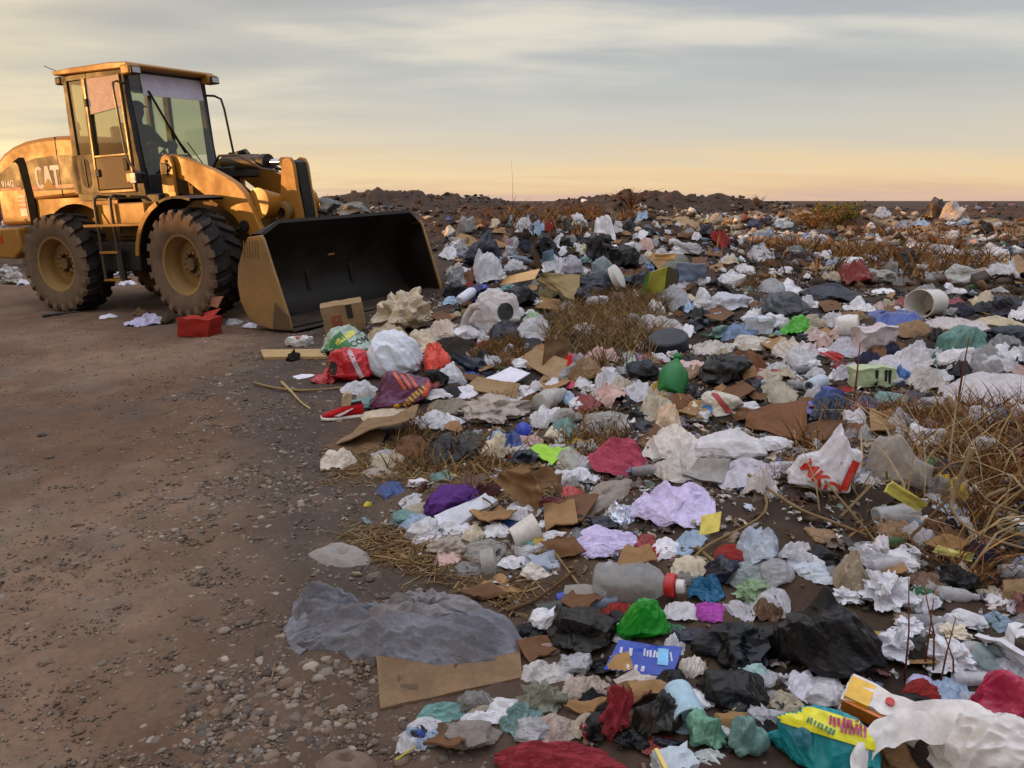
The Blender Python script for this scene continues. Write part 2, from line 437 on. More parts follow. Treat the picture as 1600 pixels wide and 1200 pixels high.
# ---- rear body: rounded hood, side panels, grille, counterweight
hp = [(-1.08, 2.37), (-1.45, 2.385), (-1.8, 2.38), (-2.1, 2.36), (-2.4, 2.30), (-2.62, 2.22), (-2.78, 2.12), (-2.88, 1.98), (-2.92, 1.8), (-2.93, 1.2), (-2.2, 1.2), (-2.15, 1.53), (-1.08, 1.57)]
hood = r_().ext(hp, -.66, .66); hood_o = B('hood', hood, YEL, bevel=.06)
hood_o.modifiers['edge'].segments = 4
def plate(pts, y=-.66, t=.004, fr=None): return MB(fr or REAR).ext(pts, y - t, y + .02)
B('trim_band', plate([(-2.14, 2.08), (-1.95, 2.115), (-1.52, 2.13), (-1.12, 2.12), (-1.12, 1.66), (-2.09, 1.67)]), TRIM, hood_o)
B('trim_band', plate([(-2.88, 1.90), (-2.7, 1.97), (-2.45, 2.07), (-2.33, 2.09), (-2.3, 1.71), (-2.9, 1.71)]), TRIM, hood_o)
B('grille', plate([(-2.44, 2.085), (-2.28, 2.145), (-2.18, 2.14), (-2.15, 2.05), (-2.10, 1.5), (-2.13, 1.17), (-2.27, 1.17), (-2.27, 1.6), (-2.31, 2.03), (-2.36, 2.08)], t=.006), GRILLE_SHADE, hood_o)
STR = surf('paint', 'c0695c', .25, rough=.5, bump=0)
B('stripe', plate([(-2.89, 1.735), (-2.34, 1.735), (-2.34, 1.70), (-2.89, 1.70)], t=.007), STR, hood_o)
B('stripe', plate([(-2.09, 1.735), (-1.14, 1.735), (-1.14, 1.69), (-2.09, 1.69)], t=.007), STR, hood_o)
WHT = surf('paint', 'e6d9d2', .12, rough=.5, bump=0)
def side_text(body, cx, cz, size, bold, mat, sx=1.0, y=-.667, name='lettering', parent=hood_o):
    V, F = text_geo(body, size, bold)
    m = MB(REAR).add([(cx + x * sx, y, cz + z) for x, z, _ in V], F)
    m.add([(cx + x * sx, y + .012, cz + z) for x, z, _ in V], [])
    return B(name, m, mat, parent)
# CAT in heavy condensed letters, a yellow triangle over the foot of the A
LH = .30
def letter(pts, x, z0=1.70): return [(x + px, z0 + pz) for px, pz in pts]
lg = MB(REAR)
Cp = []
for k in range(21):                                          # outer bow of the C
    a = R(30 + 300 * k / 20); Cp.append((.085 + .085 * math.cos(a), (.215 if math.sin(a) > 0 else .085) + .085 * math.sin(a)))
Ci = []
for k in range(21):
    a = R(30 + 300 * k / 20); Ci.append((.085 + .038 * math.cos(a), (.215 if math.sin(a) > 0 else .085) + .042 * math.sin(a)))
n = len(Cp); V = [(-1.99 + x, -.668, 1.70 + z) for x, z in Cp] + [(-1.99 + x, -.668, 1.70 + z) for x, z in Ci]
lg.add(V, [(i, i + n, i + 1 + n, i + 1) for i in range(n - 1)])
lg.add([(-1.83 + x, -.668, 1.70 + z) for x, z in [(0, 0), (.06, .30), (.13, .30), (.19, 0), (.14, 0), (.126, .075), (.064, .075), (.05, 0)]], [(0, 1, 6, 7), (1, 2, 5, 6), (2, 3, 4, 5)])
lg.add([(-1.66 + x, -.668, 1.70 + z) for x, z in [(.0, .24), (.0, .30), (.19, .30), (.19, .24), (.12, .24), (.12, 0), (.07, 0), (.07, .24)]], [(0, 1, 7), (1, 2, 4, 7), (2, 3, 4), (7, 4, 5, 6)])
B('lettering', lg, WHT, hood_o)
B('emblem', plate([(-1.86, 1.70), (-1.735, 1.83), (-1.61, 1.70)], t=.013), surf('paint', 'b98a35', .2, rough=.5, bump=0), hood_o)
side_text('914G', -2.62, 1.79, .125, .004, WHT)
side_text('II', -2.39, 1.79, .10, .002, surf('paint', '8a7a60', .2, bump=0))
B('warning_sticker', plate([(-2.46, 1.62), (-2.30, 1.62), (-2.31, 1.33), (-2.45, 1.33)], t=.005), WHT, hood_o)
st = MB(REAR)
for (z0, z1) in ((1.56, 1.60), (1.50, 1.545), (1.44, 1.48)): st.ext([(-2.45, z0), (-2.31, z0), (-2.31, z1), (-2.45, z1)], -.667, -.65)
B('warning_print', st, surf('paint', 'b8403a', .1, bump=0), hood_o)
B('sticker', plate([(-2.40, 1.29), (-2.35, 1.29), (-2.35, 1.235), (-2.40, 1.235)], t=.005), DARK, hood_o)
# the joint and the hinges
B('panel_joint', plate([(-1.47, 2.37), (-1.463, 2.37), (-1.49, 1.58), (-1.50, 1.58)], t=.0062), DARK, hood_o)
cw = r_().ext([(-3.08, 1.17), (-2.45, 1.17), (-2.40, .86), (-2.62, .72), (-3.02, .74), (-3.1, .9)], -.78, .78); cwo = B('counterweight', cw, YEL, bevel=.03)
B('reflector', r_().ext([(-2.93, 1.08), (-2.80, 1.06), (-2.80, .95), (-2.93, .97)], -.786, -.77), surf('hard', 'b02a1c', .1, bump=0), cwo)
# skirt over the rear wheel with its arch
arch = [(-1.335 + .84 * math.cos(R(a)), .67 + .80 * math.sin(R(a))) for a in range(160, 30, -10)]
sk = [(-2.20, 1.55), (-2.2, .95)] + arch + [(-.50, 1.05), (-.45, 1.55)]
B('side_skirt', r_().ext(sk, -.64, -.60), YEL)
B('side_skirt', r_().ext(sk, .60, .64), YEL)
fd = MB(REAR); k = len(arch)
for s in (-1, 1):
    fd.add([(x, s * .635, z) for x, z in arch] + [(x, s * .34, z) for x, z in arch], [(i, i + 1, i + 1 + k, i + k) for i in range(k - 1)])
    fd.box(-2.2, -.5, s * .32, s * .34, .6, 1.56)
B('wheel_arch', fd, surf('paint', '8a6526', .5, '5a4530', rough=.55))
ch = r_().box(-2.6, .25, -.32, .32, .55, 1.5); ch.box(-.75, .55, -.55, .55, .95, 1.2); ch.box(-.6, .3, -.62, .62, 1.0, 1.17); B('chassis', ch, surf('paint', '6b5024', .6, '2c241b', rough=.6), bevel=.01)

# ---- platform, ladder
pf = r_().box(-.56, .36, -.93, -.6, 1.175, 1.445); pfo = B('tool_box', pf, YEL, bevel=.015)
B('tool_box', r_().box(-.56, .36, .6, .93, 1.175, 1.445), YEL, bevel=.015)
B('bracket', r_().ext([(-.56, 1.44), (-.50, 1.44), (-.32, 1.18), (-.50, 1.18)], -.945, -.93), YEL, pfo)
ld = MB(REAR)
for x in (-.50, -.20):
    ld.tube([(x, -.72, 1.53), (x, -.90, 1.545), (x, -.96, 1.51), (x, -.97, 1.42), (x - .0, -.97, .9), (x, -.98, .44)], .021, 10)
ldo = B('ladder', ld, TRIM)
for bx in ((-.75, .34, -1.0, -.80, 1.15, 1.185), (-.52, -.18, -1.0, -.84, .80, .83), (-.52, -.18, -1.0, -.84, .435, .46)): B('tread', r_().box(*bx), YEL, ldo, bevel=.004)
B('rubber_strap', r_().box(-.22, -.12, -.99, -.95, .45, .85), DARK, ldo)
pl = f_().ext([(.05, .5), (.45, .42), (.5, .75), (.42, 1.15), (.1, 1.15)], -.50, -.42); pl.ext([(-.2, .55), (.45, .35), (.5, .5), (.1, .75)], -.3, .3); B('hitch_plate', pl, YEL, bevel=.01)
tk = r_().box(-.75, .1, -.9, -.5, .55, .95); B('fuel_tank', tk, DARK, bevel=.03)

# ---- cab
cab = MB(REAR)
XR, XF, YS, Z0, Z1 = -1.10, .06, .69, 1.60, 3.11
for s in (-1, 1):
    cab.ext([(XR - .02, 2.08), (XR + .075, 2.08), (XR + .09, Z1), (XR + .03, Z1)], s * (YS - .07), s * YS)
    cab.ext([(-.76, 2.08), (-.66, 2.08), (-.625, Z1), (-.715, Z1)], s * (YS - .06), s * (YS + .005))
    cab.ext([(XR - .05, 2.10), (-.73, 2.10), (-.745, Z0), (XR - .10, Z0)], s * (YS - .05), s * YS)
    cab.box(XR, XF, s * (YS - .07), s * YS, Z1 - .06, Z1)
cab.box(XR - .03, XR + .05, -YS, YS, Z0, 2.1); cab.box(XR, XR + .06, -YS, YS, Z1 - .08, Z1); cab.box(XR - .05, XF, -YS + .01, YS - .01, 1.5, 1.6)
cabo = B('cab', cab, TRIM, bevel=.012)
ap = MB(REAR)
for s in (-1, 1):
    ap.ext([(.0, 1.55), (.16, 1.30), (.17, 1.45), (.10, 2.2), (.07, Z1), (-.02, Z1)], s * (YS - .075), s * (YS + .002))
ap.box(-.02, .07, -YS, YS, Z1 - .06, Z1 + .005); ap.box(.10, .17, -.62, .62, 1.28, 1.80)
B('front_pillar', ap, DARK, cabo, bevel=.012)
# door: frame, glass, lower panel, handle
dr = MB(REAR)
dr.ext([(-.70, 1.63), (-.02, 1.63), (-.01, 2.05), (-.69, 2.05)], -YS - .012, -YS + .02)
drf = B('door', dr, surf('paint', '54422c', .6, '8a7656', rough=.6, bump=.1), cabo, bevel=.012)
df = MB(REAR)
for (a, b) in (((-.715, 1.60), (-.655, 3.05)), ((-.02, 1.60), (-.015, 3.05))):
    df.ext([(a[0] - .018, a[1]), (a[0] + .018, a[1]), (b[0] + .018, b[1]), (b[0] - .018, b[1])], -YS - .022, -YS + .01)
df.box(-.72, -.0, -YS - .02, -YS + .01, 1.585, 1.625); df.box(-.70, .0, -YS - .018, -YS + .01, 2.05, 2.08)
B('door_frame', df, surf('paint', '8a6a34', .4, rough=.35), drf, bevel=.006)
hd = MB(REAR).ext([(-.155, 1.86), (-.075, 1.86), (-.07, 2.02), (-.15, 2.02)], -YS - .03, -YS); B('handle', hd, DARK, drf, bevel=.012)
B('latch', r_().box(-.70, -.62, -YS - .035, -YS, 1.80, 1.90), DARK, drf, bevel=.01)
B('latch', r_().box(-.70, -.645, -YS - .035, -YS, 2.70, 2.80), DARK, drf, bevel=.01)
for s in (-1, 1):
    y0 = s * (YS - .02)
    B('window_pane', r_().add([(x, y0, z) for x, z in [(-.665, 2.08), (-.02, 2.08), (-.01, 3.04), (-.63, 3.04)]], [(0, 1, 2, 3)]), GLASS, cabo)
    B('window_pane', r_().add([(x, y0, z) for x, z in [(XR + .07, 2.1), (-.77, 2.1), (-.735, 3.04), (XR + .09, 3.04)]], [(0, 1, 2, 3)]), GLASS, cabo)
SH = surf('paper', 'c9c3d6', .12, bump=.05); SH2 = surf('paper', 'd6bcae', .12, bump=.05)
B('sun_shade', r_().ext([(-.645, 2.60), (-.02, 2.66), (-.012, 3.045), (-.63, 3.045)], -YS - .004, -YS + .012), SH2, cabo)
# window gaskets of the rear quarter: a rounded frame
q = [(XR + .085 + .02, 2.14), (-.79, 2.14), (-.78, 2.18), (-.755, 2.98), (-.775, 3.01), (XR + .115, 3.01)]
vent = MB(REAR)
vp = [(-.915 + .085 * math.cos(t) , 1.86 + (.11 if math.sin(t) > 0 else -.11) + .085 * math.sin(t)) for t in [2 * math.pi * i / 24 for i in range(24)]]
B('vent', vent.ext(vp, -YS - .004, -YS + .01), DARK, cabo)
B('vent_bar', r_().box(-.925, -.905, -YS - .012, -YS, 1.68, 2.04), TRIM, cabo)
# windscreen and rear glass
wsn = MB(REAR).add([(.155, -.625, 1.78), (.155, .625, 1.78), (.06, .625, Z1 - .04), (.06, -.625, Z1 - .04)], [(0, 1, 2, 3)])
B('windscreen', wsn, GLASSD, cabo)
B('sun_shade', MB(REAR).ext([(.088, 2.80), (.096, 2.80), (.072, 3.07), (.064, 3.07)], -.44, .60), SH, cabo)
B('rear_window', r_().add([(XR, -.6, 2.12), (XR, .6, 2.12), (XR + .05, .6, 3.03), (XR + .05, -.6, 3.03)], [(0, 1, 2, 3)]), GLASS, cabo)
rf = MB(REAR).ext([(-1.17, 3.13), (.06, 3.10), (.20, 3.11), (.22, 3.15), (.18, 3.175), (-.1, 3.195), (-.85, 3.20), (-1.2, 3.185)], -.74, .74)
rfo = B('roof', rf, YEL, cabo, bevel=.015)
for s in (-1, 1):
    B('light_housing', r_().box(.10, .26, s * .58, s * .76, 3.02, 3.14), YEL, rfo, bevel=.02)
    wl = B('work_light', r_().box(.25, .29, s * .60, s * .75, 3.02, 3.115), DARK, cabo, bevel=.012)
    B('lens', r_().box(.289, .295, s * .615, s * .735, 3.035, 3.10), surf('hard', 'b9b9bd', .1, rough=.2, bump=0), wl, bevel=.01)
B('aerial', r_().tube([(-1.12, -.7, 3.18), (-1.34, -.72, 3.27)], .006, 6), DARK, rfo)
for y in (-.70, .52): B('rear_light', r_().box(-1.22, -1.10, y, y + .18, 3.02, 3.12), DARK, rfo, bevel=.02)
bc = r_().cyl((-1.30, -.42, 2.36), (-1.30, -.42, 2.46), .03); B('beacon_post', bc, DARK)
B('beacon', r_().cyl((-1.30, -.42, 2.46), (-1.30, -.42, 2.57), .055, .045), surf('hard', 'b04e18', .1, rough=.25, bump=0))
# grab rails and mirror arms
B('grab_rail', r_().tube([(.03, -.70, 2.93), (.02, -.76, 2.955), (-.04, -.775, 2.94), (-.05, -.775, 2.85), (-.01, -.775, 2.1), (.03, -.77, 1.95), (.07, -.74, 1.86), (.12, -.70, 1.82)], .016, 10), surf('paint', '6d5633', .3, rough=.35), cabo)
B('grab_rail', r_().tube([(.08, .66, 2.88), (.13, .78, 2.88), (.17, .86, 2.84), (.19, .88, 2.7), (.26, .90, 1.95), (.26, .75, 1.85)], .016, 10), DARK, cabo)
# wipers
wp = MB(REAR); X0 = .17
wp.tube([(.165, .30, 1.86), (.15, .0, 2.22), (.142, -.12, 2.42)], .012, 6); wp.tube([(.165, .42, 1.86), (.15, .14, 2.22)], .007, 6)
wp.tube([(.137, .10, 2.08), (.135, -.13, 2.42), (.102, -.36, 2.86)], .016, 6); B('wiper', wp, DARK, cabo)
# inside: seat, dashboard, steering wheel
B('floor', r_().box(-1.0, .05, -.6, .6, 1.585, 1.62), DARK, cabo)
se = r_().box(-.85, -.38, -.25, .25, 1.78, 1.95); se.ext([(-.86, 1.95), (-.74, 1.95), (-.80, 2.50), (-.90, 2.48)], -.24, .24); se.box(-.75, -.45, -.15, .15, 1.6, 1.8); B('seat', se, DARK, cabo, bevel=.04)
da = r_().ext([(-.06, 1.6), (.08, 1.6), (.10, 2.02), (-.02, 2.08), (-.10, 2.0)], -.28, .28); B('dashboard', da, DARK, cabo, bevel=.03)
swc, sr = Vector((-.17, 0, 2.13)), .19
ring = [(swc.x + sr * math.cos(t) * .86, sr * math.sin(t), swc.z + sr * math.cos(t) * .5) for t in [2 * math.pi * i / 24 for i in range(25)]]
stw = r_().tube(ring, .016, 8, caps=False); stw.tube([tuple(swc), (-.04, 0, 1.95)], .025, 8); stw.tube([ring[0], ring[12]], .012, 6); B('steering_wheel', stw, DARK, cabo)
co = r_().box(-.62, -.2, -.56, -.36, 1.6, 1.98); co.tube([(-.28, -.46, 1.98), (-.26, -.46, 2.14)], .014, 6); B('console', co, DARK, cabo, bevel=.03)
# lamps on the front frame
lb = f_().box(.12, .46, -.80, -.74, 1.78, 1.80); lbo = B('lamp_bar', lb, DARK)
B('indicator', f_().box(.16, .24, -.86, -.74, 1.70, 1.82), surf('hard', 'd0481e', .05, rough=.25, bump=0), lbo, bevel=.012)
hl = B('headlight', f_().box(.27, .40, -.88, -.73, 1.68, 1.82), DARK, bevel=.02)
B('lens', f_().ext([(.28, 1.69), (.39, 1.69), (.39, 1.81), (.28, 1.81)], -.888, -.878), surf('hard', 'b8b4bf', .05, rough=.2, bump=0), hl)
hl2 = B('headlight', f_().box(.27, .40, .73, .88, 1.68, 1.82), DARK, bevel=.02)
fp = f_().box(.18, .50, -.66, .66, 1.15, 1.55); fp.box(.16, .3, -.62, .62, .6, 1.2); B('front_bulkhead', fp, DARK, bevel=.02)

# ---- front fenders
for s in (-1, 1):
    fe = MB(FRONT); an = list(range(172, 62, -10)); k = len(an)
    def ringp(rr, y): return [(1.335 + rr * math.cos(R(a)) * 1.12, y, .67 + rr * math.sin(R(a))) for a in an]
    V = ringp(.80, s * 1.04) + ringp(.80, s * .55) + ringp(.83, s * .55) + ringp(.83, s * 1.04)
    F = []
    for i in range(k - 1):
        F += [(i, i + 1, i + 1 + k, i + k), (i + k, i + 1 + k, i + 1 + 2 * k, i + 2 * k), (i + 2 * k, i + 1 + 2 * k, i + 1 + 3 * k, i + 3 * k), (i + 3 * k, i + 1 + 3 * k, i + 1, i)]
    fe.add(V, F); fo = B('fender', fe, DARK)
    fl = MB(FRONT)
    fl.add(ringp(.775, s * 1.04) + ringp(.835, s * 1.04) + ringp(.835, s * 1.06) + ringp(.775, s * 1.06), [(i + a * k, i + 1 + a * k, i + 1 + ((a + 1) % 4) * k, i + ((a + 1) % 4) * k) for i in range(k - 1) if i < 6 for a in range(4)])
    B('fender_edge', fl, YEL, fo)

# ---- front frame tower, lift arms, tilt linkage
tw = MB(FRONT)
for s in (-1, 1):
    tw.ext([(.40, .5), (1.75, .5), (1.78, .95), (1.55, 1.25), (1.0, 1.62), (.85, 1.95), (.70, 2.0), (.50, 1.95), (.42, 1.5)], s * .27, s * .31)
tw.box(.5, 1.7, -.3, .3, .45, 1.0); tw.box(.45, .95, -.28, .28, 1.0, 1.7); tw.box(1.0, 1.5, -.28, .28, 1.0, 1.35)
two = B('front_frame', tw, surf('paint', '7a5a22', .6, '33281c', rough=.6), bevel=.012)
for s in (-1, 1):
    tp = [(.46, 1.47), (.73, 1.45), (.73, 1.9), (.69, 1.99), (.61, 2.03), (.53, 2.0), (.48, 1.92)]
    B('pivot_plate', f_().ext(tp, s * .53, s * .57), YEL, two, bevel=.008)
    B('pivot_plate', f_().ext([(.585, 1.56), (.72, 1.55), (.72, 1.72), (.585, 1.73)], s * .57, s * .576), surf('paint', 'c08a3a', .2), two)
    bo = MB(FRONT)
    bo.cyl((.60, s * .565, 1.86), (.60, s * .60, 1.86), .062, k=20)
    for a in range(5):
        bo.cyl((.60 + .085 * math.cos(a * 1.25), s * .565, 1.86 + .085 * math.sin(a * 1.25)), (.60 + .085 * math.cos(a * 1.25), s * .59, 1.86 + .085 * math.sin(a * 1.25)), .017, k=8)
    B('pivot_pin', bo, DARK, two)
    prof = [(.47, 1.88), (.52, 1.98), (.62, 2.03), (.79, 1.995), (1.1, 1.905), (1.4, 1.81), (1.65, 1.705), (1.83, 1.61), (1.95, 1.50), (2.04, 1.33), (2.14, 1.1), (2.25, .9), (2.42, .62), (2.66, .42), (2.70, .30), (2.62, .22), (2.45, .28), (2.2, .55), (2.05, .86), (1.95, .99), (1.86, 1.05), (1.70, 1.22), (1.55, 1.31), (1.35, 1.41), (1.1, 1.55), (.9, 1.67), (.62, 1.74), (.5, 1.79)]
    B('lift_arm', f_().ext(prof, s * .42, s * .50), YEL, bevel=.012)
    lc = f_().cyl((.75, s * .36, .85), (1.35, s * .36, .98), .075, k=16); lco = B('lift_cylinder', lc, YEL)
    B('piston_rod', f_().cyl((1.35, s * .36, .98), (1.9, s * .40, 1.10), .038, k=12), CHROME, lco)
    B('cylinder_pin', f_().cyl((1.9, s * .34, 1.10), (1.9, s * .53, 1.10), .07, k=16), DARK, lco)
ct = f_().cyl((2.08, -.42, 1.36), (2.08, -.12, 1.33), .19, .145, k=24); ct.cyl((2.08, .42, 1.36), (2.08, .12, 1.33), .19, .145, k=24); ct.cyl((2.1, -.14, 1.32), (2.1, .14, 1.32), .13, k=20); B('cross_tube', ct, YEL)
lv = MB(FRONT)
lp = [(2.24, 1.80), (2.27, 1.87), (2.34, 1.90), (2.42, 1.88), (2.46, 1.80), (2.48, 1.5), (2.52, 1.2), (2.48, .95), (2.36, .85), (2.2, .93), (2.12, 1.12), (2.15, 1.35), (2.2, 1.6)]
for s in (-1, 1): lv.ext(lp, s * .085, s * .135)
lv.box(2.2, 2.46, -.09, .09, 1.05, 1.35); lvo = B('tilt_lever', lv, YEL, bevel=.015)
B('lever_back', f_().ext([(2.40, 1.86), (2.46, 1.83), (2.53, 1.2), (2.47, 1.0)], -.08, .08), DARK, lvo)
hb = MB(FRONT).lathe_y([(-.215, .03), (-.215, .10), (-.20, .125), (-.13, .14), (.13, .14), (.20, .125), (.215, .10), (.215, .03)], (2.26, 0, 1.24), 28); B('lever_hub', hb, surf('paint', '7d5c26', .5, '201810', rough=.5), lvo)
hr_ = MB(FRONT).lathe_y([(-.222, .06), (-.222, .035), (-.20, .03)], (2.26, 0, 1.24), 20); B('hub_ring', hr_, DARK, lvo)
tc = f_().cyl((1.05, 0, 1.90), (1.80, 0, 1.865), .085, k=24); tc.cyl((1.75, 0, 1.867), (1.86, 0, 1.862), .10, k=24); tco = B('tilt_cylinder', tc, TRIM)
B('gland', f_().cyl((1.80, 0, 1.865), (1.88, 0, 1.861), .103, k=24), DARK, tco)
B('piston_rod', f_().cyl((1.86, 0, 1.862), (2.24, 0, 1.845), .042, k=16), CHROME, tco)
B('clevis', f_().cyl((2.20, -.07, 1.845), (2.20, .07, 1.845), .06, k=14), DARK, tco)
ho = MB(FRONT)
for y in (.12, .18, -.16): ho.tube([(.9, y, 1.75), (1.15, y, 1.98), (1.5, y, 1.97), (1.9, y * .8, 1.78), (2.15, y * .7, 1.74)], .016, 8)
ho.tube([(1.0, .2, 1.9), (1.05, .22, 2.02), (1.22, .22, 2.04), (1.3, .2, 1.98)], .03, 8); ho.box(1.02, 1.2, .1, .3, 1.98, 2.03); B('hydraulic_hose', ho, DARK)
tb = f_().box(.9, 1.35, -.14, .3, 1.70, 1.84); B('valve_block', tb, DARK, bevel=.02)
B('tilt_link', f_().ext([(2.34, .98), (2.44, .92), (2.80, .80), (2.82, .70), (2.72, .68), (2.34, .86)], -.06, .06), YEL, bevel=.012)

# ---- bucket: curved shell, side plates, cutting edge
bw = 1.345
inner = [(3.46, .055), (3.2, .06), (2.98, .10), (2.84, .19), (2.76, .33), (2.745, .50), (2.79, .68), (2.89, .85), (3.02, 1.0), (3.20, 1.15)]
outer = [(3.44, .02), (3.18, .022), (2.95, .06), (2.80, .155), (2.715, .31), (2.70, .51), (2.75, .71), (2.86, .89), (3.0, 1.05), (3.185, 1.185)]
bk = MB(FRONT); n = len(inner)
ys = [-bw] + [-bw + 2 * bw * i / 12 for i in range(1, 12)] + [bw]
def cut(y, i):                                         # top corners are cut back
    e = max(0, (abs(y) - (bw - .22)) / .22)
    x, z = inner[i]; X, Z = outer[i]
    if i == n - 1: return (x - .05 * e, z - .13 * e), (X - .05 * e, Z - .13 * e)
    return (x, z), (X, Z)
V = []
for y in ys:
    for i in range(n): (a, b), _ = cut(y, i); V.append((a, y, b))
    for i in range(n): _, (a, b) = cut(y, i); V.append((a, y, b))
F = []
m2 = 2 * n
for j in range(len(ys) - 1):
    p, q = j * m2, (j + 1) * m2
    for i in range(n - 1):
        F += [(p + i, q + i, q + i + 1, p + i + 1), (p + n + i, p + n + i + 1, q + n + i + 1, q + n + i)]
    F += [(p, p + n, q + n, q), (p + n - 1, q + n - 1, q + m2 - 1, p + m2 - 1)]
bk.add(V, F)
bko = B('bucket', bk, STEEL, sharp=50)
for s in (-1, 1):
    sp = [(3.47, .035), (3.18, .022), (2.95, .06), (2.80, .155), (2.715, .31), (2.70, .51), (2.75, .71), (2.86, .89), (2.96, 1.02), (3.17, 1.04), (3.20, 1.0), (3.45, .17)]
    spm = MB(FRONT).ext(sp, s * (bw - .005), s * (bw + .03))
    B('side_plate', spm, surf('paint', '957040', .5, '5c4932', rough=.7, bump=.3), bko, bevel=.006)
    B('wear_plate', f_().ext([(3.2, .03), (3.48, .03), (3.46, .2), (3.28, .33)], s * (bw + .03), s * (bw + .045)), surf('paint', '5c4a33', .6, bump=.3), bko, bevel=.004)
    B('liner', MB(FRONT).ext([(3.44, .07), (3.18, .06), (2.98, .10), (2.84, .19), (2.76, .33), (2.745, .50), (2.79, .68), (2.89, .85), (2.98, .98), (3.16, 1.01), (3.19, .98), (3.42, .17)], s * (bw - .014), s * (bw - .006)), STEEL, bko)
    g = MB(FRONT)
    for k in range(6): g.ext([(2.86 + .045 * k, .80), (2.872 + .045 * k, .80), (2.90 + .043 * k, .98), (2.888 + .043 * k, .98)], s * (bw + .03), s * (bw + .036))
    B('rib', g, surf('paint', '7a6038', .6, bump=.3), bko)
B('floor_plate', f_().ext([(3.45, .062), (3.2, .066), (3.02, .096), (3.02, .09), (3.2, .058), (3.45, .054)], -bw + .02, bw - .02), surf('paint', '3d342c', .6, '57483a', rough=.45, metal=.3, bump=.4), bko)
ce = f_().ext([(3.56, .03), (3.28, .062), (3.28, .02), (3.55, .018)], -bw - .03, bw + .03); B('cutting_edge', ce, surf('paint', '4a4440', .4, rough=.4, metal=.6, bump=.3), bko)
for s in (-1, 1): B('hinge_bracket', f_().ext([(2.78, .15), (2.55, .2), (2.55, .45), (2.75, .9)], s * .35, s * .40), STEEL, bko)

# ---- driver: one continuous skinned body sitting in the cab
def person():
    J = {'pelvis': (-.62, 0, 2.02, .15), 'waist': (-.64, 0, 2.16, .145), 'chest': (-.62, 0, 2.36, .165), 'neck0': (-.60, 0, 2.50, .085), 'neck': (-.585, 0, 2.56, .06), 'head0': (-.57, 0, 2.63, .082), 'head': (-.57, 0, 2.71, .10), 'crown': (-.58, 0, 2.775, .075)}
    E = [('pelvis', 'waist'), ('waist', 'chest'), ('chest', 'neck0'), ('neck0', 'neck'), ('neck', 'head0'), ('head0', 'head'), ('head', 'crown')]
    for s, t in ((-1, 'a'), (1, 'b')):
        J.update({t + 'sh': (-.62, s * .19, 2.45, .075), t + 'el': (-.46, s * .27, 2.23, .055), t + 'wr': (-.235, s * .185, 2.20, .036), t + 'palm': (-.19, s * .185, 2.205, .032),
                  t + 'hip': (-.58, s * .1, 2.0, .10), t + 'kn': (-.20, s * .13, 2.02, .068), t + 'an': (-.12, s * .13, 1.70, .045), t + 'toe': (.02, s * .13, 1.66, .035)})
        E += [('chest', t + 'sh'), (t + 'sh', t + 'el'), (t + 'el', t + 'wr'), (t + 'wr', t + 'palm'), ('pelvis', t + 'hip'), (t + 'hip', t + 'kn'), (t + 'kn', t + 'an'), (t + 'an', t + 'toe')]
        for k in range(4):                             # fingers closed round the rim
            o = s * (.165 + .013 * k) ; ln = (.9, 1.0, .95, .8)[k]
            J.update({t + 'f%da' % k: (-.165, o, 2.235, .0085), t + 'f%db' % k: (-.145 + .01 * ln, o, 2.215, .008), t + 'f%dc' % k: (-.155, o, 2.185 + .01 * (1 - ln), .007)})
            E += [(t + 'palm', t + 'f%da' % k), (t + 'f%da' % k, t + 'f%db' % k), (t + 'f%db' % k, t + 'f%dc' % k)]
        J.update({t + 'tha': (-.19, s * .145, 2.19, .010), t + 'thb': (-.17, s * .14, 2.165, .008)}); E += [(t + 'palm', t + 'tha'), (t + 'tha', t + 'thb')]
    J.update({'nose': (-.472, 0, 2.69, .013)}); E += [('head', 'nose')]
    for s, t in ((-1, 'ea'), (1, 'eb')):
        J.update({t: (-.575, s * .098, 2.70, .018)}); E += [('head', t)]
    names = list(J); idx = {k: i for i, k in enumerate(names)}
    me = bpy.data.meshes.new('person'); me.from_pydata([tuple(REAR(*J[k][:3])) for k in names], [(idx[a], idx[b]) for a, b in E], [])
    o = link('person', me); sk = o.modifiers.new('skin', 'SKIN')
    for k, v in zip(names, me.skin_vertices[0].data): v.radius = (J[k][3], J[k][3]); v.use_root = k == 'pelvis'
    ss = o.modifiers.new('sub', 'SUBSURF'); ss.levels = ss.render_levels = 2
    dg = bpy.context.evaluated_depsgraph_get(); dg.update(); m2 = bpy.data.meshes.new_from_object(o.evaluated_get(dg))
    o.modifiers.clear(); o.data = m2; bpy.data.meshes.remove(me)
    m2.polygons.foreach_set('use_smooth', np.ones(len(m2.polygons), bool))
    m2.materials.clear(); m2.materials.append(cloth('2e2620')); m2.materials.append(surf('cloth', '7d5640', .1, bump=.05))
    inv = lambda p: (p - LO)
    zt = _n
    f = (REAR(1, 0, 0) - LO)
    for p in m2.polygons:
        d = p.center - LO; h = d.dot(zt); x = d.dot(f)
        if h > 2.575 or (x > -.235 and h > 2.1): p.material_index = 1
    tag(o, 'driver in a dark jacket and cap, holding the steering wheel inside the yellow loader\'s cab', 'person')
    cap = MB(REAR).ball((-.575, 0, 2.745), .108, 16, (1.05, .95, .72)); cap.ext([(-.50, 2.735), (-.40, 2.715), (-.40, 2.722), (-.50, 2.755)], -.07, .07)
    cap.build('cap', cloth('1c1a1c'), o, 0, 50)
    for s in (-1, 1): MB(REAR).ball((-.482, s * .034, 2.712), .012, 8).build('eye', DARK, o)
    mo = MB(REAR).box(-.488, -.476, -.025, .025, 2.642, 2.65); mo.build('mouth', surf('cloth', '5a332a', .1), o)
    return o
person()
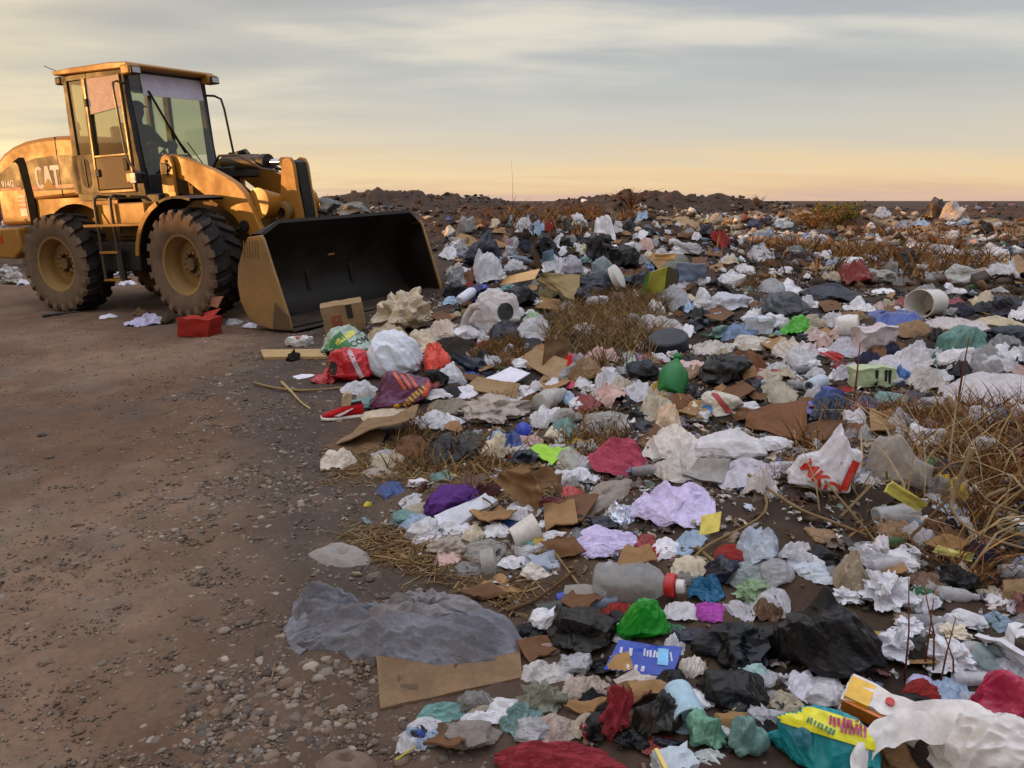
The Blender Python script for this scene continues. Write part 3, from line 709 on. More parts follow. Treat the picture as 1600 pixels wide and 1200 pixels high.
# ------------------------------------------------------------------ ground sheet (fine near the camera, reaching the horizon)
def build_ground():
    a1 = np.linspace(R(-42), R(42), 560)                          # azimuth from +y, fine where we look
    a0 = np.linspace(R(42), R(318), 120)[1:-1]
    A = np.concatenate([a1, a0])
    rr = [.25]
    while rr[-1] < 70: rr.append(rr[-1] * 1.0095 + .002)
    while rr[-1] < 6000: rr.append(rr[-1] * 1.12)
    rr = np.array(rr)
    na, nr = len(A), len(rr)
    X = (rr[:, None] * np.sin(A)[None]).ravel(); Y = (rr[:, None] * np.cos(A)[None]).ravel()
    Z = terrain(X, Y)
    P = np.stack([X, Y], 1)
    m = road_mask(X, Y)
    d = np.hypot(X, Y)
    near = 1 - sstep(8, 16, d)
    # clods and fine roughness, real relief
    Z += near * ((1 - m) * (.010 * fbm(P * 11, 61, 3) + .008 * np.maximum(0, vnoise(P * 24, 62)) + .005 * np.maximum(0, vnoise(P * 47, 65))) + m * (.018 * fbm(P * 9, 63, 3) + .010 * fbm(P * 26, 64, 2)))
    for e0 in (-1.25, -2.95):                          # tyre prints: rows of lug marks pressed into the packed dirt
        t_ = (X - np.interp(Y, RB_Y, RB_X) - e0) / .22; on = (1 - sstep(.75, 1.0, np.abs(t_))) * (1 - m) * near * sstep(-.15, .3, fbm(P * .7, 66, 2))
        Z += on * (-.008 + .011 * np.clip(np.sin((Y + .12 * np.abs(t_)) * 34) * 2.2, -1, 1))
    V = np.stack([X, Y, Z], 1)
    i = np.arange(nr - 1)[:, None]; j = np.arange(na)[None]
    p = i * na + j; q = i * na + (j + 1) % na
    F = np.stack([p, q, q + na, p + na], -1).reshape(-1, 4)
    n = len(V); V = np.r_[V, [[0, 0, gz(0, 0)]]]
    # colour: dusty packed road, greyer stony verge, dark soil of the dump
    road = np.array(lin('644c3b')); dust = np.array(lin('77604e')); grey = np.array(lin('524842')); soil = np.array(lin('42332a')); dark = np.array(lin('2a211b')); tan = np.array(lin('5e4b38'))
    f1 = fbm(P * .55, 71, 4)[:, None]; f2 = fbm(P * 2.2, 72, 4)[:, None]; f3 = fbm(P * 7, 73, 3)[:, None]
    c = road + (dust - road) * sstep(-.1, .5, f1 + .4 * f2) + (grey - road) * sstep(.0, .6, f2 - f1 * .6) * .6
    e = sstep(-.9, -.05, X - np.interp(Y, RB_Y, RB_X))[:, None]
    c = c + (grey * .7 - c) * (e * (.5 + .4 * sstep(-.3, .3, f2)))
    dmp = soil + (dark - soil) * sstep(-.25, .35, f2 + .5 * f3) + (tan - soil) * sstep(.05, .5, f1 - .4 * f3) * .8
    farm = sstep(14, 30, d)[:, None]
    dmp = dmp + (np.array(lin('3a2b22')) + (np.array(lin('4d392d')) - np.array(lin('3a2b22'))) * sstep(-.3, .3, f2) - dmp) * farm * .8
    pale = (sstep(18, 19.5, Y) * (1 - sstep(25, 27, Y)) * sstep(-.35, .15, fbm(P * 1.1, 75, 3)) * (X > 3))[:, None]; dmp = dmp + (np.array(lin('a88c6c')) - dmp) * pale * .8  # soil painted paler in patches to brighten the far sunlit ground
    c = c + (dmp - c) * m[:, None]
    c = np.clip(c * (1 + .25 * f3), .01, 1)
    c = np.r_[c, [road]]
    F = np.r_[F, np.stack([np.full(na, n), (np.arange(na) + 1) % na, np.arange(na), np.arange(na)], 1)]
    me_faces = [tuple(f) for f in F[-na:, :3]]
    o = npmesh('ground', V, F[:-na], surf('soil', 'road', .25, '4d3d31', attr='col', bump=.8, bscale=90), sharp=0, col=c)
    o['kind'] = 'structure'
    return o
build_ground()

# ------------------------------------------------------------------ sky, sun, camera
def build_world():
    w = bpy.data.worlds.new('World'); bpy.context.scene.world = w; w.use_nodes = True
    nt = w.node_tree; nt.nodes.clear(); L = nt.links.new
    tc = N(nt, 'ShaderNodeTexCoord'); D = tc.outputs['Generated']
    sky = N(nt, 'ShaderNodeTexSky'); sky.sky_type = 'NISHITA'; sky.sun_disc = False; sky.sun_elevation = SUN_EL
    sky.sun_rotation = math.atan2(SUN_AZ[0], SUN_AZ[1]); sky.air_density = 1.0; sky.dust_density = 2.0
    bg1 = N(nt, 'ShaderNodeBackground'); bg1.inputs[1].default_value = .10; L(sky.outputs[0], bg1.inputs[0])
    sep = N(nt, 'ShaderNodeSeparateXYZ'); L(D, sep.inputs[0])
    def M(op, a, b=None, c=None, cl=False):
        n = nt.nodes.new('ShaderNodeMath'); n.operation = op; n.use_clamp = cl
        for k, x in enumerate((a, b, c)):
            if x is None: continue
            if isinstance(x, bpy.types.NodeSocket): L(x, n.inputs[k])
            else: n.inputs[k].default_value = x
        return n.outputs[0]
    el = M('ARCSINE', sep.outputs[2])                    # elevation, radians
    # slightly waved so that the bands are not ruled lines
    def cramp(stops):
        n = nt.nodes.new('ShaderNodeValToRGB'); e = n.color_ramp.elements
        while len(e) < len(stops): e.new(.5)
        for k, (p, c) in zip(e, stops): k.position = p; k.color = (*lin(c), 1)
        return n
    # cloud deck coordinates
    zz = M('MAXIMUM', sep.outputs[2], .0); den = M('ADD', zz, .11)
    cx = M('DIVIDE', sep.outputs[0], den); cy = M('DIVIDE', sep.outputs[1], den)
    cmb = N(nt, 'ShaderNodeCombineXYZ'); L(cx, cmb.inputs[0]); L(cy, cmb.inputs[1])
    mp = N(nt, 'ShaderNodeMapping'); mp.inputs['Rotation'].default_value = (0, 0, R(-22)); mp.inputs['Scale'].default_value = (.55, 1.25, 1); L(cmb.outputs[0], mp.inputs[0])
    n1 = N(nt, 'ShaderNodeTexNoise'); n1.inputs['Scale'].default_value = .85; n1.inputs['Detail'].default_value = 6; n1.inputs['Roughness'].default_value = .5; n1.inputs['Distortion'].default_value = .35; L(mp.outputs[0], n1.inputs['Vector'])
    n2 = N(nt, 'ShaderNodeTexNoise'); n2.inputs['Scale'].default_value = 1.7; n2.inputs['Detail'].default_value = 5; L(mp.outputs[0], n2.inputs['Vector'])
    nn = M('ADD', M('MULTIPLY', n1.outputs[0], .62), M('MULTIPLY', n2.outputs[0], .38))
    e2 = M('ADD', el, M('MULTIPLY', M('SUBTRACT', n1.outputs[0], .5), .06))
    base = cramp([(0, 'd3b3a2'), (.012, 'dfbe9a'), (.032, 'e9cea4'), (.055, 'dacab0'), (.085, 'c9c5bb'), (.13, 'b9bcbb'), (.19, 'b1b5b7'), (.25, 'a9acb5'), (.42, 'a2a6b0'), (1.0, 'c4c9dc')])
    fac = M('DIVIDE', e2, math.pi / 2 * .64, cl=True); L(fac, base.inputs[0])
    # light breaks and dark undersides
    up = M('MULTIPLY', M('DIVIDE', M('SUBTRACT', el, .07), .12, cl=True), 1.0)
    brk = nt.nodes.new('ShaderNodeValToRGB'); brk.color_ramp.elements[0].position = .50; brk.color_ramp.elements[1].position = .62; L(nn, brk.inputs[0])
    drk = nt.nodes.new('ShaderNodeValToRGB'); drk.color_ramp.elements[0].position = .33; drk.color_ramp.elements[1].position = .50
    drk.color_ramp.elements[0].color = (1, 1, 1, 1); drk.color_ramp.elements[1].color = (0, 0, 0, 1); L(nn, drk.inputs[0])
    # nearness to the sun
    dot = nt.nodes.new('ShaderNodeVectorMath'); dot.operation = 'DOT_PRODUCT'; L(D, dot.inputs[0]); dot.inputs[1].default_value = (SUN_AZ[0], SUN_AZ[1], .04)
    sunp = M('POWER', M('MAXIMUM', M('MULTIPLY_ADD', dot.outputs['Value'], .5, .5), 0), 5.0)
    lowf = M('SUBTRACT', 1.0, M('DIVIDE', el, .5, cl=True), cl=True)
    glow = M('MULTIPLY', sunp, lowf)
    c1 = mixc(nt, M('MULTIPLY', M('MULTIPLY', brk.outputs[0], up), .75), base.outputs[0], lin('e4ddcd'))
    c2 = mixc(nt, M('MULTIPLY', M('MULTIPLY', drk.outputs[0], up), .42), c1, lin('8f9299'))
    c3 = mixc(nt, M('MULTIPLY', glow, 4.6, cl=True), c2, mixc(nt, M('ADD', M('MULTIPLY', nn, 3.2), -1.15, cl=True), (.62, .54, .40), (1.35, 1.05, .55)))
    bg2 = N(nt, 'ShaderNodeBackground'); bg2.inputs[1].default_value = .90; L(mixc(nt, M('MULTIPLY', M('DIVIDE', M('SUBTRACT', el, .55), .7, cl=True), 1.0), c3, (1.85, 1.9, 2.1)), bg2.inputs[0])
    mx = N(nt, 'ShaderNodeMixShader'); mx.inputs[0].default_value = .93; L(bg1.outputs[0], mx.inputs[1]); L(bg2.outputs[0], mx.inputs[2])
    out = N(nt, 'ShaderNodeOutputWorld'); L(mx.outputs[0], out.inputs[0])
build_world()
sl = bpy.data.lights.new('sun', 'SUN'); sl.energy = 3.5; sl.angle = R(.5); sl.color = (1, .47, .13)
so = bpy.data.objects.new('sun', sl); C.objects.link(so)
sd = Vector((SUN_AZ[0] * math.cos(SUN_EL), SUN_AZ[1] * math.cos(SUN_EL), math.sin(SUN_EL)))
so.rotation_euler = sd.to_track_quat('Z', 'Y').to_euler(); so.location = (-20, 0, 12)
cd = bpy.data.cameras.new('camera'); cd.sensor_width = 36; cd.lens = FPX / 1600 * 36; cd.clip_start = .05; cd.clip_end = 20000
cam = bpy.data.objects.new('camera', cd); C.objects.link(cam); cam.location = (0, 0, CAM_H); cam.rotation_euler = (math.pi / 2 - PITCH, 0, 0)
sc = bpy.context.scene; sc.camera = cam
sc.view_settings.view_transform = 'Standard'; sc.view_settings.look = 'None'; sc.view_settings.exposure = 0.33; sc.view_settings.gamma = 1
# ------------------------------------------------------------------ litter: shape makers
ICO = {}
def ico(n):
    if n not in ICO:
        bm = bmesh.new(); bmesh.ops.create_icosphere(bm, subdivisions=n, radius=1)
        bm.verts.index_update(); ICO[n] = (np.array([v.co[:] for v in bm.verts]), np.array([[v.index for v in f.verts] for f in bm.faces])); bm.free()
    V, F = ICO[n]; return V.copy(), F
HAND = []                                   # boxes of what is placed by hand, for the filler
LMS = []                                    # landmarks for the labels of the small pieces
_seed = [100]
def nseed(): _seed[0] += 1; return _seed[0]
def GL(u, v, lift=0.0):
    """the point LIFT metres above the ground seen at a pixel"""
    return march(u, v, lift)
def fit(bb, kD=.8, Hmin=.16):
    """size on the ground of what fills a box of pixels: base, axes, W, D, H"""
    u0, v0, u1, v1 = bb; uc = (u0 + u1) / 2
    P = G(uc, v1 - .04 * (v1 - v0)); d = P - CAMP; F = d[1] * CP - d[2] * SP
    s = FPX / F; W = (u1 - u0) / s; hp = (v1 - v0) / s
    h = np.hypot(d[0], d[1]); sa = -d[2] / np.linalg.norm(d); ca = math.sqrt(1 - sa * sa)
    D = min(kD * W, hp * .75 / max(sa, .05)); H = (hp - .78 * D * sa) / ca
    if H < Hmin * W:
        H = Hmin * W; D = max(.25 * W, (hp - H * ca) / (.8 * sa))
    fw = np.array([d[0] / h, d[1] / h, 0]); rt = np.array([fw[1], -fw[0], 0])
    return P, rt, fw, W, D, H
def norm_to(V, W, D, H):
    for k, (a, b) in enumerate(((-W / 2, W / 2), (0, D), (0, H))):
        lo, hi = V[:, k].min(), V[:, k].max(); V[:, k] = a + (V[:, k] - lo) / max(hi - lo, 1e-6) * (b - a)
    return V
def settle(V, P, rt, fw, sink=.04):
    """local right / forward / up to the world, following the ground"""
    X = P[0] + V[:, 0] * rt[0] + V[:, 1] * fw[0]; Y = P[1] + V[:, 0] * rt[1] + V[:, 1] * fw[1]
    t = terrain_near(X, Y); H = max(V[:, 2].max(), 1e-3)
    cx, cy = X.mean(), Y.mean(); t0 = gz(cx, cy)
    k = np.clip(V[:, 2] / H, 0, 1); base = t * (1 - .6 * k) + t0 * .6 * k
    return np.stack([X, Y, base - sink * H + V[:, 2]], 1)
def finish(name, V, F, mat, label, cat, group=None, sharp=0, parent=None):
    lo = V.min(0); hi = V.max(0); c = np.array([(lo[0] + hi[0]) / 2, (lo[1] + hi[1]) / 2, lo[2]])
    if parent is not None:
        return npmesh(name, V, F, mat, parent, loc=None, sharp=sharp)
    o = npmesh(name, V, F, mat, None, loc=c, sharp=sharp)
    if label: tag(o, label, cat, group)
    return o
def lod(bb):
    s = max(bb[2] - bb[0], bb[3] - bb[1]); return 3 if s < 16 else 4 if s < 38 else 5 if s < 105 else 6
def tri_sub(V, F):
    E = np.sort(np.concatenate([F[:, [0, 1]], F[:, [1, 2]], F[:, [2, 0]]]), 1)
    U, inv = np.unique(E, axis=0, return_inverse=True); inv = inv.ravel(); n = len(F); m = inv + len(V)
    a, b, c = m[:n], m[n:2 * n], m[2 * n:]
    F2 = np.concatenate([np.stack([F[:, 0], a, c], 1), np.stack([F[:, 1], b, a], 1), np.stack([F[:, 2], c, b], 1), np.stack([a, b, c], 1)])
    return np.r_[V, (V[U[:, 0]] + V[U[:, 1]]) / 2], F2, U
def relax(V, F, k):
    E = np.concatenate([F[:, [0, 1]], F[:, [1, 2]], F[:, [2, 0]]]); s = np.zeros_like(V); c = np.zeros(len(V))
    np.add.at(s, E[:, 0], V[E[:, 1]]); np.add.at(c, E[:, 0], 1)
    return V + k * (s / np.maximum(c, 1)[:, None] - V)
def crumple(V, F, levels, amp, g, soft=.25, flat=1.0):
    """split every triangle again and again, pushing each new corner out of line: creased facets at every size"""
    for _ in range(levels):
        n = len(V); V, F, U = tri_sub(V, F)
        L = np.linalg.norm(V[U[:, 0]] - V[U[:, 1]], axis=1)
        d = g.normal(size=(len(U), 3)) * np.array([.6, .6, 1.0]) * flat
        d = np.clip(d, -1.6, 1.6)
        V[n:] += d * (amp * L)[:, None]
        if soft: V = relax(V, F, soft)
    return V, F
def levels(bb):
    s = max(bb[2] - bb[0], bb[3] - bb[1]); return 1 if s < 15 else 2 if s < 42 else 3 if s < 130 else 4
def ridged(p, seed):
    q = p + .45 * np.stack([vnoise(p * .6 + 7 * k, seed + k) for k in range(3)], 1)
    return (1 - np.abs(vnoise(q, seed + 9)) * 2.2) + .5 * (1 - np.abs(vnoise(q * 2.3, seed + 10)) * 2.2)
def blob_geo(bb, lump=.22, cr=.13, wr=.10, kD=.8, knot=0, fr=1.0, pleat=0, seed=None, Hmin=.25, lean=0.0, lv=None, soft=None, ears=0):
    seed = seed or nseed(); g = np.random.default_rng(seed)
    V, F = ico(3 if fr > 1.25 else 2); P, rt, fw, W, D, H = fit(bb, kD, Hmin)
    a = np.linalg.qr(g.normal(size=(3, 3)))[0]; V = V @ a
    r = 1 + lump * 1.1 * fbm(V * 1.2 * fr, seed, 2) + cr * 1.5 * np.clip(g.normal(size=len(V)), -1.5, 1.5)
    for _ in range(ears):
        k = g.choice(np.where((V[:, 2] > .1) & (V[:, 2] < .85))[0]); r[k] *= g.uniform(1.35, 1.7)
    V = V * r[:, None]
    V, F = crumple(V, F, levels(bb) + (0 if fr > 1.25 else 1), .028 + cr * .36, g, .3 if soft is None else soft)
    if wr and len(V) > 300:
        ax = a[2] * .6 + np.array([0, 0, 1.0]); ax /= np.linalg.norm(ax); q = V - np.outer(V @ ax, ax) * .72
        V = V * (1 + wr * ridged(q * 1.9 * fr, seed))[:, None]
    V[:, 2] = np.where(V[:, 2] < 0, V[:, 2] * .5, V[:, 2])
    V[:, :2] *= (1 + .2 * sstep(.3, -.5, V[:, 2]))[:, None]
    if pleat:
        th = np.arctan2(V[:, 1], V[:, 0]); top = sstep(-.2, .8, V[:, 2])
        V[:, :2] *= (1 + pleat * .14 * top * np.sin(th * 15 + 2 * vnoise(V * 1.5, seed)))[:, None]
    if knot:
        rho = np.hypot(V[:, 0] - .1, V[:, 1]); k = np.exp(-(rho / .26) ** 2) * (V[:, 2] > 0)
        V[:, 2] += knot * k; V[:, :2] *= (1 - .35 * k)[:, None]
        V[:, 0] += .35 * np.maximum(0, V[:, 2] - 1.2)
    V[:, 0] += lean * V[:, 2]
    V = norm_to(V, W, D, H)
    return settle(V, P, rt, fw), F
def rag_geo(bb, amp=.5, fr=1.0, dome=.6, jag=.16, kD=1.15, seed=None, Hmin=.08, lv=None, soft=.24):
    """crumpled film, cloth or paper: a coarse sheet pushed into a heap, then creased finer and finer"""
    seed = seed or nseed(); g = np.random.default_rng(seed)
    P, rt, fw, W, D, H = fit(bb, kD, Hmin)
    s = max(bb[2] - bb[0], bb[3] - bb[1]); nr, nt = (2, 7) if s < 25 else (3, 9) if fr < 1.2 else (4, 12)
    V = [[0, 0, 0]]; a0 = g.uniform(0, 6.28)
    for i in range(1, nr + 1):
        for j in range(nt):
            a = a0 + 2 * np.pi * (j + .5 * (i % 2) + g.uniform(-.25, .25)) / nt; r = i / nr * (1 + (g.uniform(-.28, .22) if i == nr else g.uniform(-.1, .1)))
            V.append([r * np.cos(a), r * np.sin(a), i / nr])
    V = np.array(V); r1 = V[:, 2].copy()
    V[:, 2] = dome * (1 - r1 ** 2) * g.uniform(.5, 1.1, len(V)) + amp * .55 * g.uniform(-.3, 1.0, len(V)) * (1 - .55 * r1 ** 2)
    F = [(0, 1 + k, 1 + (k + 1) % nt) for k in range(nt)]
    for i in range(nr - 1):
        for j in range(nt):
            a, b = 1 + i * nt + j, 1 + i * nt + (j + 1) % nt; c, d = a + nt, b + nt
            F += [(a, c, b), (b, c, d)] if (i % 2) else [(a, c, d), (a, d, b)]
    V, F = crumple(V, np.array(F), levels(bb) + 1 + (s > 60), .06 + .075 * amp, g, soft)
    if len(V) > 120:
        t_ = g.uniform(0, 3.14); q = V.copy(); d_ = np.array([math.cos(t_), math.sin(t_), 0]); q = q - np.outer(q @ d_, d_) * .7; q[:, 2] *= .2
        V[:, 2] += .16 * (amp + .3) * ridged(q * 3.0 * fr, seed) * (1 - .6 * np.clip(np.hypot(V[:, 0], V[:, 1]), 0, 1) ** 3)
    V = norm_to(V, W, D, H)
    return settle(V, P, rt, fw, .06), F
def sheet_geo(outline, amp=.03, fr=8, h=.02, jag=0.0, thick=.0, seed=None, rings=None, stretch=(1, 1), rot=0, folds=None):
    """a lying sheet traced on the ground: star-shaped outline, folds AMP metres high"""
    seed = seed or nseed()
    pts = np.array([G(u, v)[:2] for u, v in outline]); c = pts.mean(0)
    seg = np.linalg.norm(np.roll(pts, -1, 0) - pts, axis=1); per = seg.sum()
    nt = int(min(220, max(40, per / .012))); nr = rings or max(10, nt // 5)
    t = np.linspace(0, per, nt, endpoint=False); cum = np.r_[0, np.cumsum(seg)]; cl = np.r_[pts, pts[:1]]
    E = np.stack([np.interp(t, cum, cl[:, k]) for k in (0, 1)], 1)
    if jag: E = c + (E - c) * (1 + jag * vnoise(np.c_[np.cos(t / per * 6.283), np.sin(t / per * 6.283)] * 7, seed) + jag * .6 * vnoise(np.c_[np.cos(t / per * 6.283), np.sin(t / per * 6.283)] * 19, seed + 1))[:, None]
    g = np.random.default_rng(seed); NR, NT = (5, 26) if per > 1 else (3, 14)
    t = np.linspace(0, per, NT, endpoint=False); E = np.stack([np.interp(t, cum, cl[:, k]) for k in (0, 1)], 1)
    V = [np.r_[c, 0, 0]]
    for i in range(1, NR + 1):
        for j in range(NT):
            q = c + (i / NR) * (E[j] - c); w = i / NR
            if i < NR: q = q + g.uniform(-.2, .2, 2) * np.linalg.norm(E[j] - c) / NR
            V.append(np.r_[q, thick + h * (1 - w ** 4) + (0 if i == NR and folds else amp * g.uniform(0, 1) * (1 if i < NR else .4)) - (thick * .8 if i == NR and folds else 0), w])
    V = np.array(V); V = V[:, :3]
    F = [(0, 1 + k, 1 + (k + 1) % NT) for k in range(NT)]
    for i in range(NR - 1):
        for j in range(NT):
            a, b = 1 + i * NT + j, 1 + i * NT + (j + 1) % NT; d, e = a + NT, b + NT
            F += [(a, d, b), (b, d, e)] if (i + j) % 2 else [(a, d, e), (a, e, b)]
    V, F = crumple(V, np.array(F), 4 if folds else 3, .055 * fr / 4 if amp > .02 else .02, g, .22)
    if folds:
        a, fq, fa = folds; ca, sa = math.cos(R(a)), math.sin(R(a)); x_, y_ = V[:, 0] - c[0], V[:, 1] - c[1]
        q = np.stack([(x_ * ca + y_ * sa) * .22, -x_ * sa + y_ * ca, 0 * x_], 1) * fq
        dist = np.min(np.linalg.norm(V[:, None, :2] - E[None], axis=2), axis=1); V[:, 2] += fa * ridged(q, seed) * .7 * sstep(0, .07, dist)
    V[:, 2] = np.maximum(V[:, 2], .004) + terrain_near(V[:, 0], V[:, 1])
    # the outer edges
    Ed = np.concatenate([F[:, [0, 1]], F[:, [1, 2]], F[:, [2, 0]]]); ks = np.sort(Ed, 1); U, ix, cn = np.unique(ks, axis=0, return_index=True, return_counts=True)
    rim = Ed[ix[cn == 1]]
    rv = np.unique(rim); remap = {int(x): len(V) + i for i, x in enumerate(rv)}
    B2 = V[rv].copy(); B2[:, 2] = terrain(B2[:, 0], B2[:, 1]) - .01; V = np.r_[V, B2]
    F = np.r_[F, np.array([(b_, a_, remap[int(a_)]) for a_, b_ in rim]), np.array([(b_, remap[int(a_)], remap[int(b_)]) for a_, b_ in rim])]
    return V, F
def panel_geo(corners, lifts, thick=.006, warp=.008, seed=None, n=10, fray=.0):
    """a board or flap through four pixels, each corner LIFT metres off the ground"""
    seed = seed or nseed()
    P = [GL(u, v, l) for (u, v), l in zip(corners, lifts)]
    s, t = np.meshgrid(np.linspace(0, 1, n), np.linspace(0, 1, n), indexing='ij'); s = s.ravel()[:, None]; t = t.ravel()[:, None]
    V = (1 - s) * (1 - t) * P[0] + s * (1 - t) * P[1] + s * t * P[2] + (1 - s) * t * P[3]
    nrm = np.cross(P[1] - P[0], P[3] - P[0]); nrm /= np.linalg.norm(nrm) + 1e-9
    if nrm[2] < 0: nrm = -nrm
    st = np.c_[s, t]
    V = V + nrm * (warp * (fbm(st * 2.2, seed, 2) + .5 * crease(st * 1.5, seed, 4)))[:, None]
    if fray: V = V + np.c_[vnoise(st * 9, seed + 2), vnoise(st * 9, seed + 3), np.zeros(len(st))] * fray
    V[:, 2] = np.maximum(V[:, 2], terrain(V[:, 0], V[:, 1]) + .002)
    m = len(V); V = np.r_[V, V - nrm * thick]
    F = []
    for i in range(n - 1):
        for j in range(n - 1):
            a = i * n + j; F += [(a, a + 1, a + n + 1, a + n), (m + a, m + a + n, m + a + n + 1, m + a + 1)]
    per = [i for i in range(n - 1)] + [k * n + n - 1 for k in range(n - 1)] + [(n - 1) * n + j for j in range(n - 1, 0, -1)] + [k * n for k in range(n - 1, 0, -1)]
    for k in range(len(per)):
        a, b = per[k], per[(k + 1) % len(per)]; F.append((b, a, a + m, b + m))
    return V, np.array(F)
def axis_geo(p0, p1, prof, k=24, dent=.0, seed=None, wall=0):
    """profile of (t 0..1 along, radius m) turned about the line p0-p1; WALL > 0 leaves the far end open"""
    seed = seed or nseed(); p0, p1 = np.array(p0), np.array(p1); ax = p1 - p0; Ln = np.linalg.norm(ax); ax = ax / Ln
    up = np.array([0, 0, 1.0]); b = np.cross(ax, up); b /= np.linalg.norm(b) + 1e-9; c = np.cross(b, ax)
    if wall: prof = list(prof) + [(.05 + .95 * t, max(r - wall, .001)) for t, r in prof[::-1]]
    V = []; n = len(prof)
    for t, r in prof:
        for j in range(k):
            a = 2 * math.pi * j / k; V.append(p0 + ax * (t * Ln) + (b * math.cos(a) + c * math.sin(a)) * r)
    V = np.array(V)
    if dent:
        q = V / max(r for _, r in prof) * .8
        off = dent * (fbm(q, seed, 2) + .7 * crease(q * 1.2, seed, 4)); ctr = p0 + ax * ((V - p0) @ ax)[:, None]
        V = V + (V - ctr) * off[:, None]
    F = [(i * k + j, i * k + (j + 1) % k, (i + 1) * k + (j + 1) % k, (i + 1) * k + j) for i in range(n - 1) for j in range(k)]
    F += [tuple(range(k - 1, -1, -1)), tuple(range((n - 1) * k, n * k))] if not wall else []
    return V, F
def cyl_obj(name, u0, v0, u1, v1, prof, mat, label, cat, lift=None, dent=.0, k=24, wall=0, lm=None, lifts=None, sharp=30):
    rm = max(r for _, r in prof); l0, l1 = lifts or (rm * .9, rm * .9)
    V, F = axis_geo(GL(u0, v0, l0), GL(u1, v1, l1), prof, k, dent, wall=wall)
    o = finish(name, V, F, mat, label, cat, sharp=sharp); rec((min(u0, u1) - 6, min(v0, v1) - 8, max(u0, u1) + 6, max(v0, v1) + 8), lm); return o
def up_obj(name, u, v, axis, prof, mat, label, cat, bb, dent=.0, k=28, wall=0, lm=None, lift=0.0):
    a = GL(u, v, lift); V, F = axis_geo(a, a + np.array(axis), prof, k, dent, wall=wall); o = finish(name, V, F, mat, label, cat, sharp=30); rec(bb, lm); return o
def rec(bb, lm=None):
    HAND.append(bb)
    if lm: LMS.append((lm, (bb[0] + bb[2]) / 2, (bb[1] + bb[3]) / 2))
def bag(name, bb, mat, label, cat='bag', lm=None, **k):
    V, F = blob_geo(bb, **k); rec(bb, lm); return finish(name, V, F, mat, label, cat, sharp=50 if 'paper' in mat.name or 'card' in mat.name else 0)
def rag(name, bb, mat, label, cat='plastic scrap', lm=None, **k):
    V, F = rag_geo(bb, **k); rec(bb, lm); return finish(name, V, F, mat, label, cat, sharp=50 if 'paper' in mat.name or 'card' in mat.name else 0)
def sheet(name, outline, mat, label, cat, lm=None, **k):
    V, F = sheet_geo(outline, **k); u = [p[0] for p in outline]; v = [p[1] for p in outline]; rec((min(u), min(v), max(u), max(v)), lm)
    return finish(name, V, F, mat, label, cat, sharp=60)
def panel(name, corners, lifts, mat, label, cat, lm=None, parent=None, **k):
    V, F = panel_geo(corners, lifts, **k); u = [p[0] for p in corners]; v = [p[1] for p in corners]
    if parent is None: rec((min(u), min(v), max(u), max(v)), lm)
    if parent is not None:
        return npmesh(name, V - np.array(parent.location), F, mat, parent, sharp=35)
    return finish(name, V, F, mat, label, cat, sharp=35)
def stick(name, pts, r, mat, label, cat='stick', lm=None, k=8, taper=.6):
    """pts: (u, v, lift)"""
    P = np.array([GL(*p) for p in pts]); n = len(P); t = np.linspace(0, n - 1, (n - 1) * 5 + 1); Q = []
    for x in t:
        i = min(int(x), n - 2); f = x - i; p0, p1, p2, p3 = P[max(i - 1, 0)], P[i], P[i + 1], P[min(i + 2, n - 1)]
        Q.append(.5 * ((2 * p1) + (p2 - p0) * f + (2 * p0 - 5 * p1 + 4 * p2 - p3) * f * f + (3 * p1 - p0 - 3 * p2 + p3) * f ** 3))
    rs = [r * (1 - (1 - taper) * i / (len(Q) - 1)) * (1 + .25 * rnd.uniform(-1, 1)) for i in range(len(Q))]
    m = MB().tube([tuple(q) for q in Q], rs, k); V = np.array([tuple(v) for v in m.V])
    u = [p[0] for p in pts]; v = [p[1] for p in pts]; rec((min(u), min(v), max(u), max(v)), lm)
    return finish(name, V, m.F, mat, label, cat, sharp=60)
